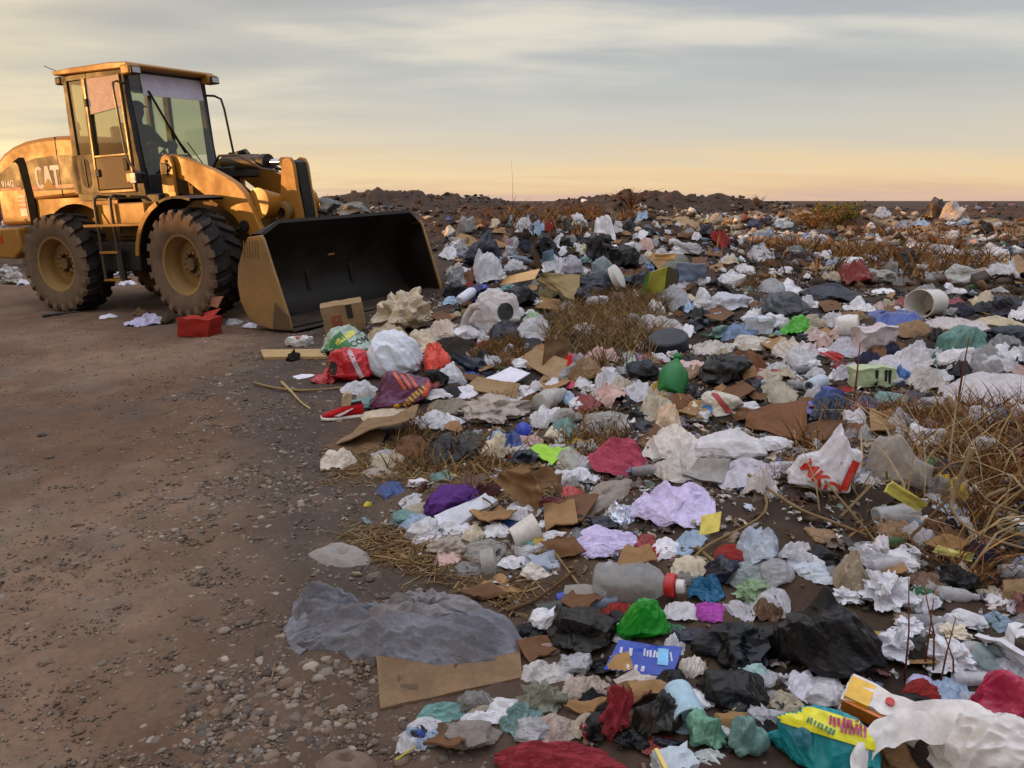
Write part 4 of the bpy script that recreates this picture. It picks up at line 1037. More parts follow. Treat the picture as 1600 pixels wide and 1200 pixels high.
def box_obj(name, u, v, L, W, H, yaw, mat, label, cat, lm=None, tilt=(0, 0), lift=0.0, bb=None, bevel=.004, ang=.0, crush=.01):
    """a carton: closed box with slightly dented sides, its base centre at a pixel"""
    p = GL(u, v, lift); M = Matrix.Translation(Vector(p)) @ Matrix.Rotation(R(yaw), 4, 'Z') @ Matrix.Rotation(R(tilt[0]), 4, 'X') @ Matrix.Rotation(R(tilt[1]), 4, 'Y')
    n = 7; V = []; F = []
    def face(o, a, b):
        s = len(V)
        for i in range(n):
            for j in range(n): V.append(np.array(o) + np.array(a) * i / (n - 1) + np.array(b) * j / (n - 1))
        for i in range(n - 1):
            for j in range(n - 1): F.append((s + i * n + j, s + (i + 1) * n + j, s + (i + 1) * n + j + 1, s + i * n + j + 1))
    x, y = L / 2, W / 2
    face((-x, -y, 0), (0, 2 * y, 0), (2 * x, 0, 0)); face((-x, -y, H), (2 * x, 0, 0), (0, 2 * y, 0))
    face((-x, -y, 0), (2 * x, 0, 0), (0, 0, H)); face((-x, y, 0), (0, 0, H), (2 * x, 0, 0)); face((-x, -y, 0), (0, 0, H), (0, 2 * y, 0)); face((x, -y, 0), (0, 2 * y, 0), (0, 0, H))
    V = np.array(V); sd = nseed(); V = V + crush * np.stack([fbm(V * 5 / max(L, W), sd + k, 2) for k in range(3)], 1) * 1.6
    me = bpy.data.meshes.new(name); me.from_pydata([tuple(q) for q in V], [], F); bm = bmesh.new(); bm.from_mesh(me); bmesh.ops.remove_doubles(bm, verts=bm.verts, dist=1e-4); bmesh.ops.recalc_face_normals(bm, faces=bm.faces); bm.to_mesh(me); bm.free()
    me.polygons.foreach_set('use_smooth', np.ones(len(me.polygons), bool)); me.set_sharp_from_angle(angle=R(40)); me.materials.append(mat)
    o = link(name, me); o.matrix_world = M; o.location = M.translation; o.rotation_euler = M.to_euler()
    if label: tag(o, label, cat)
    hw = 30; rec(bb or (u - hw, v - hw, u + hw, v), lm); return o
def decal_box(o, name, mat, x0, x1, z0, z1, side='-y', L=1, W=1, H=1, t=.002):
    """a printed patch lying on one face of a carton"""
    m = MB()
    if side == '-y': m.box(x0, x1, -W / 2 - t - .004, -W / 2 + .004, z0, z1)
    elif side == '+x': m.box(L / 2 - .004, L / 2 + t + .004, x0, x1, z0, z1)
    elif side == '-x': m.box(-L / 2 - t - .004, -L / 2 + .004, x0, x1, z0, z1)
    else: m.box(x0, x1, z0, z1, H - .004, H + t + .004)
    return m.build(name, mat, o)
def on_surface(o, name, V2, F2, mat, u, v, sx, rot=0.0, off=.004, sy=None):
    """lay flat lettering or a patch (x, y in units of SX metres) on the surface of O where the photograph shows it"""
    me = o.data; bvh = BVHTree.FromPolygons([x.co + o.location for x in me.vertices], [tuple(p.vertices) for p in me.polygons])
    d = Vector(pix_dir(u, v)).normalized(); org = Vector(CAMP)
    hit, nrm, _, dist = bvh.ray_cast(org, d)
    if hit is None: return None
    nrm = Vector((0, 0, 0))
    for k in range(12):                                    # mean direction of the surface there
        a = k * math.pi / 6; h, n2, _, _ = bvh.ray_cast(org, (hit + (d.orthogonal() * math.cos(a) + d.cross(d.orthogonal()) * math.sin(a)) * sx * .6 - org).normalized())
        if h is not None and n2.dot(d) < 0: nrm += n2
        elif h is not None: nrm -= n2
    nrm = (nrm.normalized() * .6 - d * .8).normalized()
    up = Vector((0, 0, 1)); right = d.cross(up).normalized(); right = (right - nrm * right.dot(nrm)).normalized(); up = nrm.cross(right)
    c, s = math.cos(R(rot)), math.sin(R(rot)); out = []; good = []
    for q in V2:
        x, y = (q[0] * c - q[1] * s) * sx, (q[0] * s + q[1] * c) * (sy or sx)
        p = hit + right * x + up * y + nrm * .25
        h, n2, _, _ = bvh.ray_cast(p, -nrm)
        good.append(h is not None and abs((h - hit).dot(nrm)) < .12)
        out.append((h if h is not None else hit) + nrm * off)
    F2 = [f for f in F2 if all(good[i] for i in f)]
    if not F2: return None
    return npmesh(name, np.array([tuple(p - o.location) for p in out]), [tuple(f) for f in F2], mat, o, sharp=0)
def grid2(w, h, n=10, jag=0.0, taper=0.0):
    V = []; F = []
    for i in range(n):
        for j in range(n):
            x, y = i / (n - 1) - .5, j / (n - 1) - .5; V.append((w * x * (1 - taper * (y + .5)) + jag * rnd.uniform(-1, 1), h * y + jag * rnd.uniform(-1, 1)))
    for i in range(n - 1):
        for j in range(n - 1): F.append((i * n + j, (i + 1) * n + j, (i + 1) * n + j + 1, i * n + j + 1))
    return V, F
def strokes(n, w=1.0, h=.5):
    """print too blurred to read: a row of short uneven strokes"""
    V = []; F = []
    for k in range(n):
        x = (k / max(n - 1, 1) - .5) * w; b = w / n * rnd.uniform(.28, .42); y0 = -h / 2 * rnd.uniform(.6, 1); y1 = h / 2 * rnd.uniform(.6, 1); s = len(V); sl = rnd.uniform(-.1, .1) * h
        for i in range(5):
            t = i / 4; V += [(x - b + sl * t, y0 + (y1 - y0) * t), (x + b + sl * t, y0 + (y1 - y0) * t)]
        F += [(s + 2 * i, s + 2 * i + 1, s + 2 * i + 3, s + 2 * i + 2) for i in range(4)]
    return V, F
def disc2(rx, ry, k=28):
    V = [(0, 0)]; F = []
    for r in (.4, .75, 1.0):
        for j in range(k): V.append((rx * r * math.cos(6.2832 * j / k), ry * r * math.sin(6.2832 * j / k)))
    F += [(0, 1 + j, 1 + (j + 1) % k) for j in range(k)]
    for i in range(2): F += [(1 + i * k + j, 1 + (i + 1) * k + j, 1 + (i + 1) * k + (j + 1) % k, 1 + i * k + (j + 1) % k) for j in range(k)]
    return V, F
# ------------------------------------------------------------------ litter placed after the photograph
W1 = film('e6e4e8', t=.35, dirt=.12, clear=.12); W2 = film('d3cfcf', t=.32, dirt=.3, clear=.15); CREAM = film('d2c3ae', dirt=.3); PEACH = film('d8bfae', dirt=.2)
BLK = film('101114', t=.02, dirt=.2, rough=.18); NAVY = film('181d2c', t=.03, dirt=.25); GREYF = film('9c9aa0', dirt=.3); LILAC = paper('cbbfe0', .08)
CB = card('83694e', .35); CBD = card('684f37', .45); CBL = card('957a5a', .3); TEAL = film('6f9c97', dirt=.3); TEALG = film('5f8f7e', dirt=.35)
PAP = paper('dedbe6'); FOIL = surf('film', 'd0d6e6', .1, rough=.22, transl=0, metal=.6, bump=.5); CLEAR = clearfilm(); CLEAR2 = clearfilm('c9c4bc', .35)
BLUE = film('2c51a8', dirt=.15); SKYB = film('9db9d6', dirt=.2); RED = film('b0201f', dirt=.15); CEM = hard('8d8680', .4, .9)
# --- around the bucket
o = box_obj('cardboard_box', 541, 516, .42, .26, .30, 12, CBL, 'tan cardboard carton with a dark label standing at the mouth of the bucket', 'box', lm='the tan carton by the bucket', bb=(495, 465, 573, 522), tilt=(4, -8))
decal_box(o, 'label_print', hard('2a2622', .1), .04, .10, .15, .29, L=.42, W=.26); decal_box(o, 'print', hard('9a4a34', .3), -.12, -.02, .06, .2, L=.42, W=.26, t=.0005)
bag('fabric_bundle', (575, 448, 681, 527), film('c3b096', t=.1, dirt=.3), 'large crumpled beige sheet heaped up against the bucket', 'sheet', lm='the beige heap by the bucket', lump=.2, cr=.22, fr=1.5, Hmin=.4)
rag('crumpled_plastic', (655, 497, 727, 538), film('cdb8a8', dirt=.25), 'crumpled pinkish beige plastic beside the large beige heap', lm='the pinkish beige plastic', amp=.7)
rag('crumpled_plastic', (574, 503, 640, 540), film('b59f7f', dirt=.3), 'dull yellowish beige plastic folds under the large beige heap', amp=.6)
m = film('9fb0a2', t=.08, dirt=.12); o = bag('compost_sack', (500, 503, 592, 560), m, 'pale green sack lettered COMP lying in front of the tan carton', 'sack', lm='the pale green sack', lump=.12, cr=.1)
V, F = text_geo('COMPO', 1, .02, 1); on_surface(o, 'lettering', V, F, hard('17181a', .05), 569, 531, .085, 30)
V, F = strokes(3, 1.2, .8); on_surface(o, 'print', V, F, hard('26303a', .05), 560, 520, .045, 30)
V, F = grid2(.22, .16); on_surface(o, 'print', V, F, film('2f7a3a', t=.05), 525, 540, 1, 35); V, F = grid2(.05, .2); on_surface(o, 'print', V, F, film('d6cf4a', t=.05), 539, 527, 1, -60)
rag('sack_knot', (519, 488, 549, 512), film('b8482a', t=.1, dirt=.1), 'bunched orange film knotted on top of the pale green sack', 'film', amp=.9, dome=.8)
o = bag('red_bag', (510, 538, 588, 602), film('bd1f28', t=.05, dirt=.08), 'glossy red bag crossed by a white stripe, split open at one end', 'bag', lm='the glossy red bag', lump=.14, cr=.13)
V, F = grid2(.035, .36, 16); on_surface(o, 'stripe', V, F, W1, 552, 562, 1, 22); V, F = disc2(.045, .08); on_surface(o, 'tear_shade', V, F, DARK, 516, 580, 1, -25)  # dark disc painted on for the shade inside the tear
rag('red_wrapper', (486, 575, 531, 603), film('b3303a', t=.08, dirt=.1), 'torn shiny red wrapper trailing from the split red bag', 'wrapper', amp=.7)
rag('paper_scrap', (457, 585, 492, 593), PAP, 'thin white strip of paper left of the torn red wrapper', 'paper', amp=.3)
bag('white_sack', (567, 511, 663, 596), film('d6dae4', t=.12, dirt=.1), 'full round white sack between the red bag and the purple bag', 'sack', lm='the full white sack', lump=.16, cr=.05, lean=-.15, Hmin=.7)
o = bag('purple_bag', (577, 570, 683, 646), film('581a42', t=.05, dirt=.06, rough=.2), 'shiny purple carrier bag with yellow lettering and orange stripes, stuffed full', 'bag', lm='the stuffed purple bag', lump=.1, cr=.13, Hmin=.5)
V, F = strokes(8, 3.2, .8); on_surface(o, 'lettering', V, F, film('b8881e', t=.02), 645, 621, .06, 38)
V, F = disc2(.022, .022); on_surface(o, 'print', V, F, film('d8a51e', t=.02), 620, 636, 1)
for k in range(3): V, F = grid2(.02, .17, 12); on_surface(o, 'stripe', V, F, film('c8501f', t=.03), 622 + 9 * k, 592 - 2 * k, 1, 32)
V, F = grid2(.07, .2, 12, taper=.7); on_surface(o, 'stripe', V, F, film('c4431f', t=.03), 669, 605, 1, -10)
sheet('red_cloth', [(662, 552), (676, 550), (686, 545), (692, 556), (706, 572), (690, 578), (676, 586), (662, 582)], film('d43a1c', t=.08, dirt=.08), 'bright orange red folded sheet next to the full white sack', 'sheet', lm='the orange red sheet', amp=.05, fr=5, h=.10)
rag('foam_scrap', (676, 556, 735, 602), W1, 'white foam sheet broken beside the orange red sheet', 'foam', amp=.35)
rag('dark_cloth', (660, 527, 746, 560), cloth('25221f'), 'rumpled black cloth behind the orange red sheet', 'cloth', amp=.4, lm='the rumpled black cloth')
rag('dark_cloth', (678, 598, 724, 628), cloth('34343a'), 'dark grey rag by the end of the stuffed purple bag', 'cloth', amp=.6)
rag('clear_film', (556, 600, 592, 632), CLEAR2, 'wrinkled see-through film between the red sneaker and the purple bag', 'film', amp=.5)
o = box_obj('small_carton', 468, 540, .22, .15, .085, -14, paper('cfc8c8'), 'small crushed white carton lying in front of the bucket tip', 'box', lm='the small white carton', bb=(446, 517, 491, 542), crush=.02)
decal_box(o, 'print', hard('b07860', .2), -.05, .06, -.05, .04, side='top', H=.085)
panel('wood_plank', [(407, 546), (509, 545), (509, 557), (412, 558)], [.03, .03, .03, .03], card('a98d63', .15), 'pale wooden plank lying flat on the gravel', 'plank', lm='the pale plank', thick=.025, warp=.002)
bag('dark_rag', (447, 544, 470, 566), cloth('141312'), 'small pointed black rag leaning on the pale plank', 'cloth', knot=.8, lv=4)
stick('twig', [(397, 598, .02), (430, 606, .02), (480, 610, .02), (560, 603, .03)], .011, card('8b7350', .2), 'long thin bent twig lying on the gravel before the red wrapper', lm='the long bent twig')
stick('twig', [(440, 597, .03), (455, 612, .02), (470, 628, .02), (485, 639, .02)], .010, card('a38c62', .15), 'short pale twig crossing the long bent twig')
def shoe():
    p = G(537, 655); o = bpy.data.objects.new('sneaker', None); C.objects.link(o); o.location = p; o.rotation_euler = (0, 0, R(197))
    tag(o, 'red sneaker with a pale sole and white swoosh on the gravel', 'shoe'); rec((506, 610, 570, 662), 'the red sneaker')
    L_, st = .27, []
    def ring(x, w, z0, z1, k=20, sq=.8):
        return [(x, w * math.copysign(abs(math.cos(a)) ** sq, math.cos(a)), z0 + (z1 - z0) * (.5 + .5 * math.copysign(abs(math.sin(a)) ** sq, math.sin(a)))) for a in [2 * math.pi * i / k for i in range(k)]]
    def loft(rs):
        n = len(rs[0]); V = [q for r in rs for q in r]; F = [(i * n + j, i * n + (j + 1) % n, (i + 1) * n + (j + 1) % n, (i + 1) * n + j) for i in range(len(rs) - 1) for j in range(n)]
        return V, F + [tuple(range(n - 1, -1, -1)), tuple(range((len(rs) - 1) * n, len(rs) * n))]
    sole = MB().add(*loft([ring(x, w, .0, .028 + z) for x, w, z in [(-.135, .02, .006), (-.125, .034, .006), (-.06, .038, .004), (.0, .036, .0), (.06, .046, -.002), (.11, .044, .0), (.135, .03, .004), (.145, .012, .008)]]))
    sole.build('sole', hard('d8cfc8', .2), o, 0)
    up = MB().add(*loft([ring(x, w, .02, z) for x, w, z in [(-.132, .016, .09), (-.122, .03, .105), (-.08, .034, .10), (-.04, .034, .095), (.0, .035, .09), (.04, .038, .072), (.08, .04, .058), (.115, .035, .048), (.138, .02, .036)]]))
    up.build('upper', cloth('a8141c', .12), o, 0)
    MB().add(*loft([[(x, y * .75, z + .012) for x, y, z in ring(xx, w, .07, zz)] for xx, w, zz in [(-.118, .024, .105), (-.08, .028, .10), (-.04, .026, .096)]])).build('opening', cloth('3a1212', .1), o)
    MB().ext([(-.05, .09), (.01, .085), (.0, .16), (-.03, .185), (-.06, .17)], -.02, .02).build('tongue', cloth('b8a184', .2), o, .006)
    MB().ext([(.06, .036), (.02, .05), (-.06, .078), (-.01, .048), (.03, .030)], .028, .0425).build('swoosh', hard('e8e2e2', .05), o)
shoe()
panel('cardboard_sheet', [(502, 700), (575, 655), (655, 635), (640, 662)], [.02, .05, .14, .10], CB, 'long torn cardboard flap curling up below the red sneaker', 'cardboard', lm='the torn cardboard flap', warp=.05, thick=.008)
panel('cardboard_sheet', [(508, 702), (566, 668), (605, 672), (585, 708)], [.02, .06, .05, .01], CBD, 'darker cardboard layer peeling under the torn flap by the sneaker', 'cardboard', warp=.03, thick=.006)
rag('paper_lining', (556, 634, 650, 662), paper('c9b7a0', .3), 'pale crumpled lining stuck inside the torn cardboard flap', 'paper', amp=.3)
rag('plastic_scrap', (500, 694, 560, 738), film('d8c8b8', dirt=.2), 'crumpled cream plastic at the near end of the torn cardboard flap', lm='the crumpled cream plastic', amp=.8)
rag('plastic_scrap', (577, 700, 632, 722), film('aaa3a3', dirt=.35), 'flat greyish plastic strip on the verge beside the cream plastic', amp=.4)
rag('plastic_scrap', (559, 727, 617, 747), film('a8998c', dirt=.4), 'dusty beige plastic strip trodden into the straw', amp=.4)
rag('black_plastic', (638, 668, 776, 732), BLK, 'torn black plastic bag spread behind the straw patch', 'bag', lm='the torn black bag', amp=.6, dome=.5)
rag('grey_rag', (665, 624, 742, 652), cloth('857a6c'), 'stiff grey ribbed rag beyond the torn black bag', 'cloth', amp=.3, fr=2)
# --- bags and packets between the road and the pink cloth
bag('filled_bag', (708, 616, 836, 673), film('b7a89c', dirt=.35), 'half open pale bag of grey refuse with a torn white rim', 'bag', lm='the half open pale bag', lump=.25, cr=.2, fr=1.4)
rag('white_film', (748, 612, 815, 640), W1, 'torn white film standing on the half open pale bag', 'film', amp=.8)
cyl_obj('blue_ball', 806, 676, 830, 674, [(0, .01), (.05, .035), (.3, .058), (.6, .058), (.95, .035), (1, .01)], hard('1738a8', .1), 'small bright blue plastic ball beside the pale bag', 'ball', lm='the blue ball')
up_obj('clear_dish', 843, 668, (0, 0, .05), [(0, .002), (.02, .05), (.1, .06), (.8, .075), (1, .078)], CLEAR, 'clear round plastic dish behind the blue ball', 'dish', (825, 650, 862, 676), wall=.004)
rag('red_wrapper', (788, 708, 824, 726), film('bb4036', t=.05), 'small red and white snack wrapper right of the torn black bag', 'wrapper', amp=.7)
panel('lime_tray', [(828, 700), (872, 696), (900, 703), (862, 728)], [.06, .05, .05, .02], hard('8fc01c', .1), 'lime green plastic tray tipped on edge', 'tray', lm='the lime tray', warp=.03, thick=.006)
rag('plastic_scrap', (858, 697, 917, 741), film('a9a59c', dirt=.2), 'grey white crumpled plastic leaning on the lime tray', amp=.5)
rag('pink_cloth', (912, 671, 1014, 752), cloth('a34456', .12), 'crumpled dusky pink cloth with deep folds', 'cloth', lm='the pink cloth', amp=.9, dome=.75, fr=1.1)
rag('paper_cone', (1022, 626, 1066, 676), film('e0c2a4', dirt=.1), 'peach coloured paper twisted to a point behind the pink cloth', 'paper', lm='the peach paper', amp=.5, dome=1.3)
rag('orange_peel', (1040, 616, 1070, 642), film('a8532c', t=.1), 'rusty orange scrap of film behind the peach paper', 'film', amp=.8)
bag('white_sack', (1062, 652, 1196, 730), film('dcd6d8', dirt=.18), 'big slack white sack lying among white sheets, widest of the sacks in view', 'sack', lm='the big slack sack', lump=.16, cr=.07)
rag('white_sheeting', (1000, 658, 1105, 728), film('ddd2c8', dirt=.15), 'wide off-white plastic sheet spread between pink cloth and big slack sack', 'plastic sheet', lm='the off-white sheeting', amp=.5, lv=(48, 150))
rag('white_sheeting', (1010, 700, 1110, 762), film('c9c0b6', dirt=.3), 'cream torn plastic sheet hanging below the off-white sheeting', 'plastic sheet', amp=.5)
panel('grey_board', [(1066, 742), (1092, 716), (1142, 718), (1128, 756)], [.04, .1, .1, .03], card('97928e', .3), 'grey fibreboard slab under the big slack sack', 'board', warp=.02, thick=.015)
rag('plastic_scrap', (1118, 700, 1240, 765), film('c6c0cc', dirt=.2), 'thin whitish film trailing right from the big slack sack', 'film', amp=.35)
rag('plastic_scrap', (1158, 722, 1216, 785), film('d5ccc8', dirt=.2), 'torn whitish film hooked on the dry stalks', 'film', amp=.6)
bag('plastic_fragment', (1126, 727, 1143, 751), hard('1f6fb5', .1), 'small bright blue plastic piece below the big slack sack', 'plastic piece', lv=4)
sheet('cardboard_sheet', [(900, 790), (932, 758), (990, 748), (985, 772), (925, 806)], card('8c8076', .35), 'grey brown damp cardboard lying below the pink cloth', 'cardboard', lm='the damp cardboard', amp=.01, h=.03)
rag('grey_plastic', (868, 742, 910, 770), film('8f8880', dirt=.4), 'dirty grey plastic flap left of the damp cardboard', amp=.5)
rag('red_wrapper', (868, 756, 912, 782), film('b23a3c', t=.05, dirt=.2), 'red and white biscuit wrapper half under the damp cardboard', 'wrapper', amp=.6)
rag('lilac_sheet', (976, 744, 1117, 841), LILAC, 'large crumpled lilac paper sheet, the bigger of two', 'paper', lm='the large lilac sheet', amp=.8, dome=.75, fr=1.0)
rag('foil_sheet', (942, 776, 992, 828), FOIL, 'crumpled silver foil standing between the two lilac sheets', 'foil', lm='the silver foil', amp=.9, dome=.9, fr=1.6)
rag('lilac_sheet', (896, 818, 998, 880), LILAC, 'smaller crumpled lilac paper sheet in front of the silver foil', 'paper', lm='the small lilac sheet', amp=.85, dome=.7, fr=1.6)
panel('yellow_card', [(1092, 838), (1096, 806), (1127, 799), (1123, 830)], [.01, .07, .08, .02], card('d9c768', .08), 'small square of pale yellow card leaning on the lilac sheet', 'card', lm='the yellow card', warp=.004)
rag('blue_white_film', (1144, 824, 1214, 894), film('b3bccb', dirt=.15), 'crumpled white bag with blue print among dry stalks', 'bag', lm='the blue printed bag', amp=.8, dome=.9); 
rag('blue_film', (1147, 838, 1175, 868), film('4a84ba', dirt=.1), 'blue scrap of film caught on the blue printed bag', 'film', amp=.7)
# --- purple cloth, board, paper bag
bag('purple_cloth', (660, 756, 758, 812), cloth('522c6e', .12), 'rolled purple cloth lying along the white painted board', 'cloth', lm='the rolled purple cloth', lump=.15, cr=.16, Hmin=.12)
panel('white_board', [(678, 806), (757, 770), (778, 782), (694, 833)], [.05, .07, .05, .02], paper('cfcfd8', .25), 'chipped white painted board lying beside the purple cloth', 'board', lm='the chipped white board', thick=.02, warp=.006, fray=.006)
rag('maroon_cloth', (738, 754, 790, 787), cloth('391418'), 'dark maroon rag behind the chipped white board', 'cloth', amp=.5)
panel('paper_bag', [(768, 748), (818, 722), (850, 770), (836, 808)], [.14, .20, .12, .02], card('7a5b3c', .2), 'crumpled brown paper sack standing behind the chipped white board', 'paper bag', lm='the brown paper sack', warp=.07, n=24, thick=.004)
panel('paper_bag', [(812, 728), (868, 740), (880, 768), (842, 768)], [.16, .12, .06, .1], card('6b4e34', .2), 'torn side of brown paper folded behind the brown paper sack', 'paper', warp=.05, n=18, thick=.004)
cyl_obj('foam_cup', 800, 842, 840, 824, [(0, .025), (.02, .038), (.5, .048), (.95, .057), (1, .058)], hard('c9c2b8', .15), 'ribbed white foam cup on its side', 'cup', wall=.004, dent=.15, lm='the foam cup')
rag('ceramic_shard', (834, 807, 882, 838), hard('d8d6d8', .1), 'broken white plastic lid behind the foam cup', 'lid', amp=.35)
box_obj('blister_pack', 852, 888, .13, .09, .035, 25, hard('8d92a0', .3), 'small grey blue plastic pack below the foam cup', 'pack', lm='the grey blue pack', bb=(824, 845, 888, 892), crush=.012, tilt=(12, 5))
bag('paper_ball', (812, 876, 862, 914), paper('dccfc4', .1), 'round screwed-up ball of white paper beside the grey blue pack', 'paper', lm='the paper ball', lump=.15, cr=.14)
bag('clear_bag', (664, 833, 735, 876), clearfilm('cabcae', .2), 'twisted translucent bag lying on straw in front of the white board', 'bag', lm='the twisted clear bag', lump=.3, cr=.2, fr=1.6)
rag('clear_film', (712, 842, 795, 884), CLEAR2, 'thin clear film trailing from the twisted clear bag', 'film', amp=.5)
sheet('flat_sack', [(478, 868), (500, 855), (545, 852), (578, 866), (584, 884), (540, 891), (505, 886)], CEM, 'flat pale grey lump of set cement on the gravel', 'lump', lm='the grey cement lump', amp=.012, h=.03)
cyl_obj('clear_disc', 752, 884, 775, 880, [(0, .01), (.1, .06), (1, .062)], CLEAR2, 'clouded clear plastic lid on the straw', 'lid', lift=.02, lifts=(.02, .03))
bag('yellow_bit', (568, 783, 581, 793), hard('c9b81c', .1), 'tiny yellow plastic bit alone on the straw', 'plastic piece', lv=3)
# --- big bottle and neighbours
ob = bpy.data.objects.new('plastic_bottle', None); C.objects.link(ob); pb = G(990, 915); ob.location = pb
tag(ob, 'large dented clear bottle with a red neck ring lying sideways', 'bottle'); rec((925, 872, 1072, 940), 'the large clear bottle')
V, F = axis_geo(GL(928, 905, .055), GL(1046, 915, .05), [(0, .01), (.02, .052), (.06, .062), (.3, .063), (.34, .058), (.38, .063), (.62, .064), (.66, .058), (.7, .062), (.86, .045), (.96, .024), (1, .022)], 32, .22); npmesh('body', V - pb, F, clearfilm('c9c8c8', .46), ob, sharp=50)
V, F = axis_geo(GL(1040, 914, .05), GL(1056, 916, .048), [(0, .036), (.1, .04), (.9, .04), (1, .036)], 24); npmesh('neck_ring', V - pb, F, hard('b0201e', .08), ob)
V, F = axis_geo(GL(1056, 916, .048), GL(1070, 917, .046), [(0, .02), (.1, .024), (.9, .023), (1, .02)], 20); npmesh('cap', V - pb, F, hard('cfc6c4', .1), ob)
cyl_obj('clear_bottle', 882, 929, 948, 930, [(0, .01), (.03, .03), (.5, .034), (.8, .03), (1, .012)], CLEAR2, 'flattened small clear bottle behind the dark can', 'bottle', dent=.3, lm='the small clear bottle')
cyl_obj('screw_top', 870, 938, 886, 934, [(0, .018), (.05, .022), (.9, .022), (1, .018)], hard('2a3f9a', .1), 'small blue bottle cap by the dark can', 'cap')
cyl_obj('dark_can', 838, 962, 878, 952, [(0, .03), (.05, .035), (.5, .035), (.95, .035), (1, .028)], hard('1d2418', .3, .3), 'dented dark green can lying beside the grey garment', 'can', dent=.2, lm='the dark can')
bag('crisp_bag', (960, 932, 1047, 1012), film('148a22', t=.06, dirt=.05), 'shiny bright green crisp bag standing on the blue packet', 'packet', lm='the bright green packet', lump=.16, cr=.12, lean=.1, kD=.5, Hmin=.5)
o = panel('blue_packet', [(943, 1046), (968, 1002), (1066, 1012), (1050, 1056)], [.03, .06, .05, .02], film('123a9c', t=.03, dirt=.05), 'flattened blue food packet with white print under the bright green packet', 'packet', lm='the blue packet', warp=.012, n=16, thick=.004)
for (n_, w_, h_, u, v, ang) in ((2, .028, .022, 978, 1017, -6), (5, .036, .022, 1017, 1021, -4), (3, .04, .022, 993, 1043, -6), (2, .012, .03, 1046, 1026, 8)): V, F = strokes(n_, w_, h_); on_surface(o, 'lettering', V, F, W1, u, v, 1, ang, .003)
V, F = grid2(.07, .05); on_surface(o, 'picture', V, F, card('a07c50'), 968, 1036, 1, 20, .003); V, F = grid2(.03, .045); on_surface(o, 'picture', V, F, film('6fb0dc', t=0), 1036, 1026, 1, 0, .003)
rag('white_film', (1036, 985, 1072, 1030), W1, 'white film sticking up behind the bright green packet', 'film', amp=.5)
bag('black_bag', (850, 948, 968, 1036), BLK, 'open black bag spilling pale paper beside the green packet', 'bag', lm='the open black bag', lump=.25, cr=.11, soft=.28, ears=3)
rag('paper_tissue', (850, 962, 925, 1002), paper('d6cbc6', .15), 'pale crumpled tissue spilling out of the open black bag', 'tissue', amp=.8)
rag('teal_film', (903, 975, 940, 1000), TEAL, 'scrap of teal film on top of the open black bag', 'film', amp=.7)
rag('blue_film', (1072, 886, 1134, 948), film('2d6f97', dirt=.15), 'bright teal blue plastic tangle beside the red neck ring', 'plastic scrap', lm='the teal blue tangle', amp=1.0, fr=1.6)
rag('grey_film', (1125, 888, 1204, 925), film('8b9494', dirt=.3), 'grey green plastic film behind the pale green rag', 'film', amp=.5)
bag('green_rag', (1140, 908, 1203, 952), film('86a17a', dirt=.25), 'pale green net rag drooping before the big black bag', 'rag', lm='the pale green rag', lump=.25, cr=.2, fr=1.5)
rag('magenta_cloth', (1077, 944, 1132, 977), cloth('a2489a', .08), 'small magenta cloth on the edge of the big black bag', 'cloth', lm='the magenta cloth', amp=.8)
bag('black_bag', (1075, 962, 1215, 1062), film('101218', t=.02, dirt=.2, rough=.18), 'left half of big black bags, smooth and sagging below the magenta cloth', 'bag', lm='the sagging black bag', lump=.25, cr=.08, wr=.14, soft=.3, ears=2)
bag('black_bag', (1196, 908, 1376, 1086), film('14161c', t=.02, dirt=.3, rough=.18), 'largest black bag, pulled up to a peak and smeared with mud', 'bag', lm='the largest black bag', lump=.25, cr=.10, wr=.15, soft=.30, knot=.6, lean=-.25, kD=.75, ears=2)
bag('black_bag', (1085, 1040, 1200, 1120), BLK, 'low black bag in the shadow under the sagging black bag', 'bag', lump=.25, cr=.09, soft=.3, ears=1)
# --- foreground bottom
gm = [(462, 934), (492, 932), (530, 940), (562, 960), (600, 966), (680, 958), (745, 965), (800, 985), (832, 1005), (822, 1020), (770, 1040), (706, 1048), (640, 1038), (585, 1030), (563, 1040), (520, 1020), (470, 1022), (440, 1008), (455, 990), (448, 962)]
sheet('grey_garment', gm, cloth('75757d', .5), 'dirty blue grey garment laid out flat over a cardboard sheet', 'garment', lm='the grey garment', amp=.03, fr=5, h=.02, seed=4242, thick=.012, folds=(-6, 15, .06))
sheet('grey_garment', [(556, 1004), (585, 975), (640, 964), (700, 962), (752, 968), (776, 988), (742, 998), (690, 1004), (630, 1012), (585, 1022)], cloth('858082', .45), 'upper folded layer of the dirty blue grey garment', 'garment', amp=.03, fr=5, h=.025, thick=.05, folds=(-4, 18, .045))
rag('grey_garment', (444, 938, 560, 1020), cloth('83838c', .45), 'bunched sleeve at the road end of the dirty blue grey garment', 'garment', amp=.75, dome=.5, fr=1.2)
panel('cardboard_sheet', [(588, 1026), (812, 1010), (816, 1058), (594, 1108)], [.012, .012, .012, .012], card('7d644b', .45), 'flat cardboard sheet sticking out from under the grey garment', 'cardboard', lm='the flat cardboard sheet', warp=.006, thick=.008, n=16)
sheet('half_buried_stone', [(488, 1196), (510, 1180), (545, 1176), (580, 1184), (598, 1200), (560, 1225), (505, 1225)], hard('6d5a4c', .4, .9), 'broad flat stone half buried at the road edge', 'stone', amp=.004, h=.03)
rag('teal_film', (650, 1092, 742, 1134), TEAL, 'pale teal film beside the flat cardboard sheet', 'film', lm='the pale teal film', amp=.6)
rag('teal_film', (778, 1098, 862, 1158), film('6c8f8c', dirt=.35), 'dull teal plastic folded over grey refuse', 'film', lm='the dull teal plastic', amp=.7)
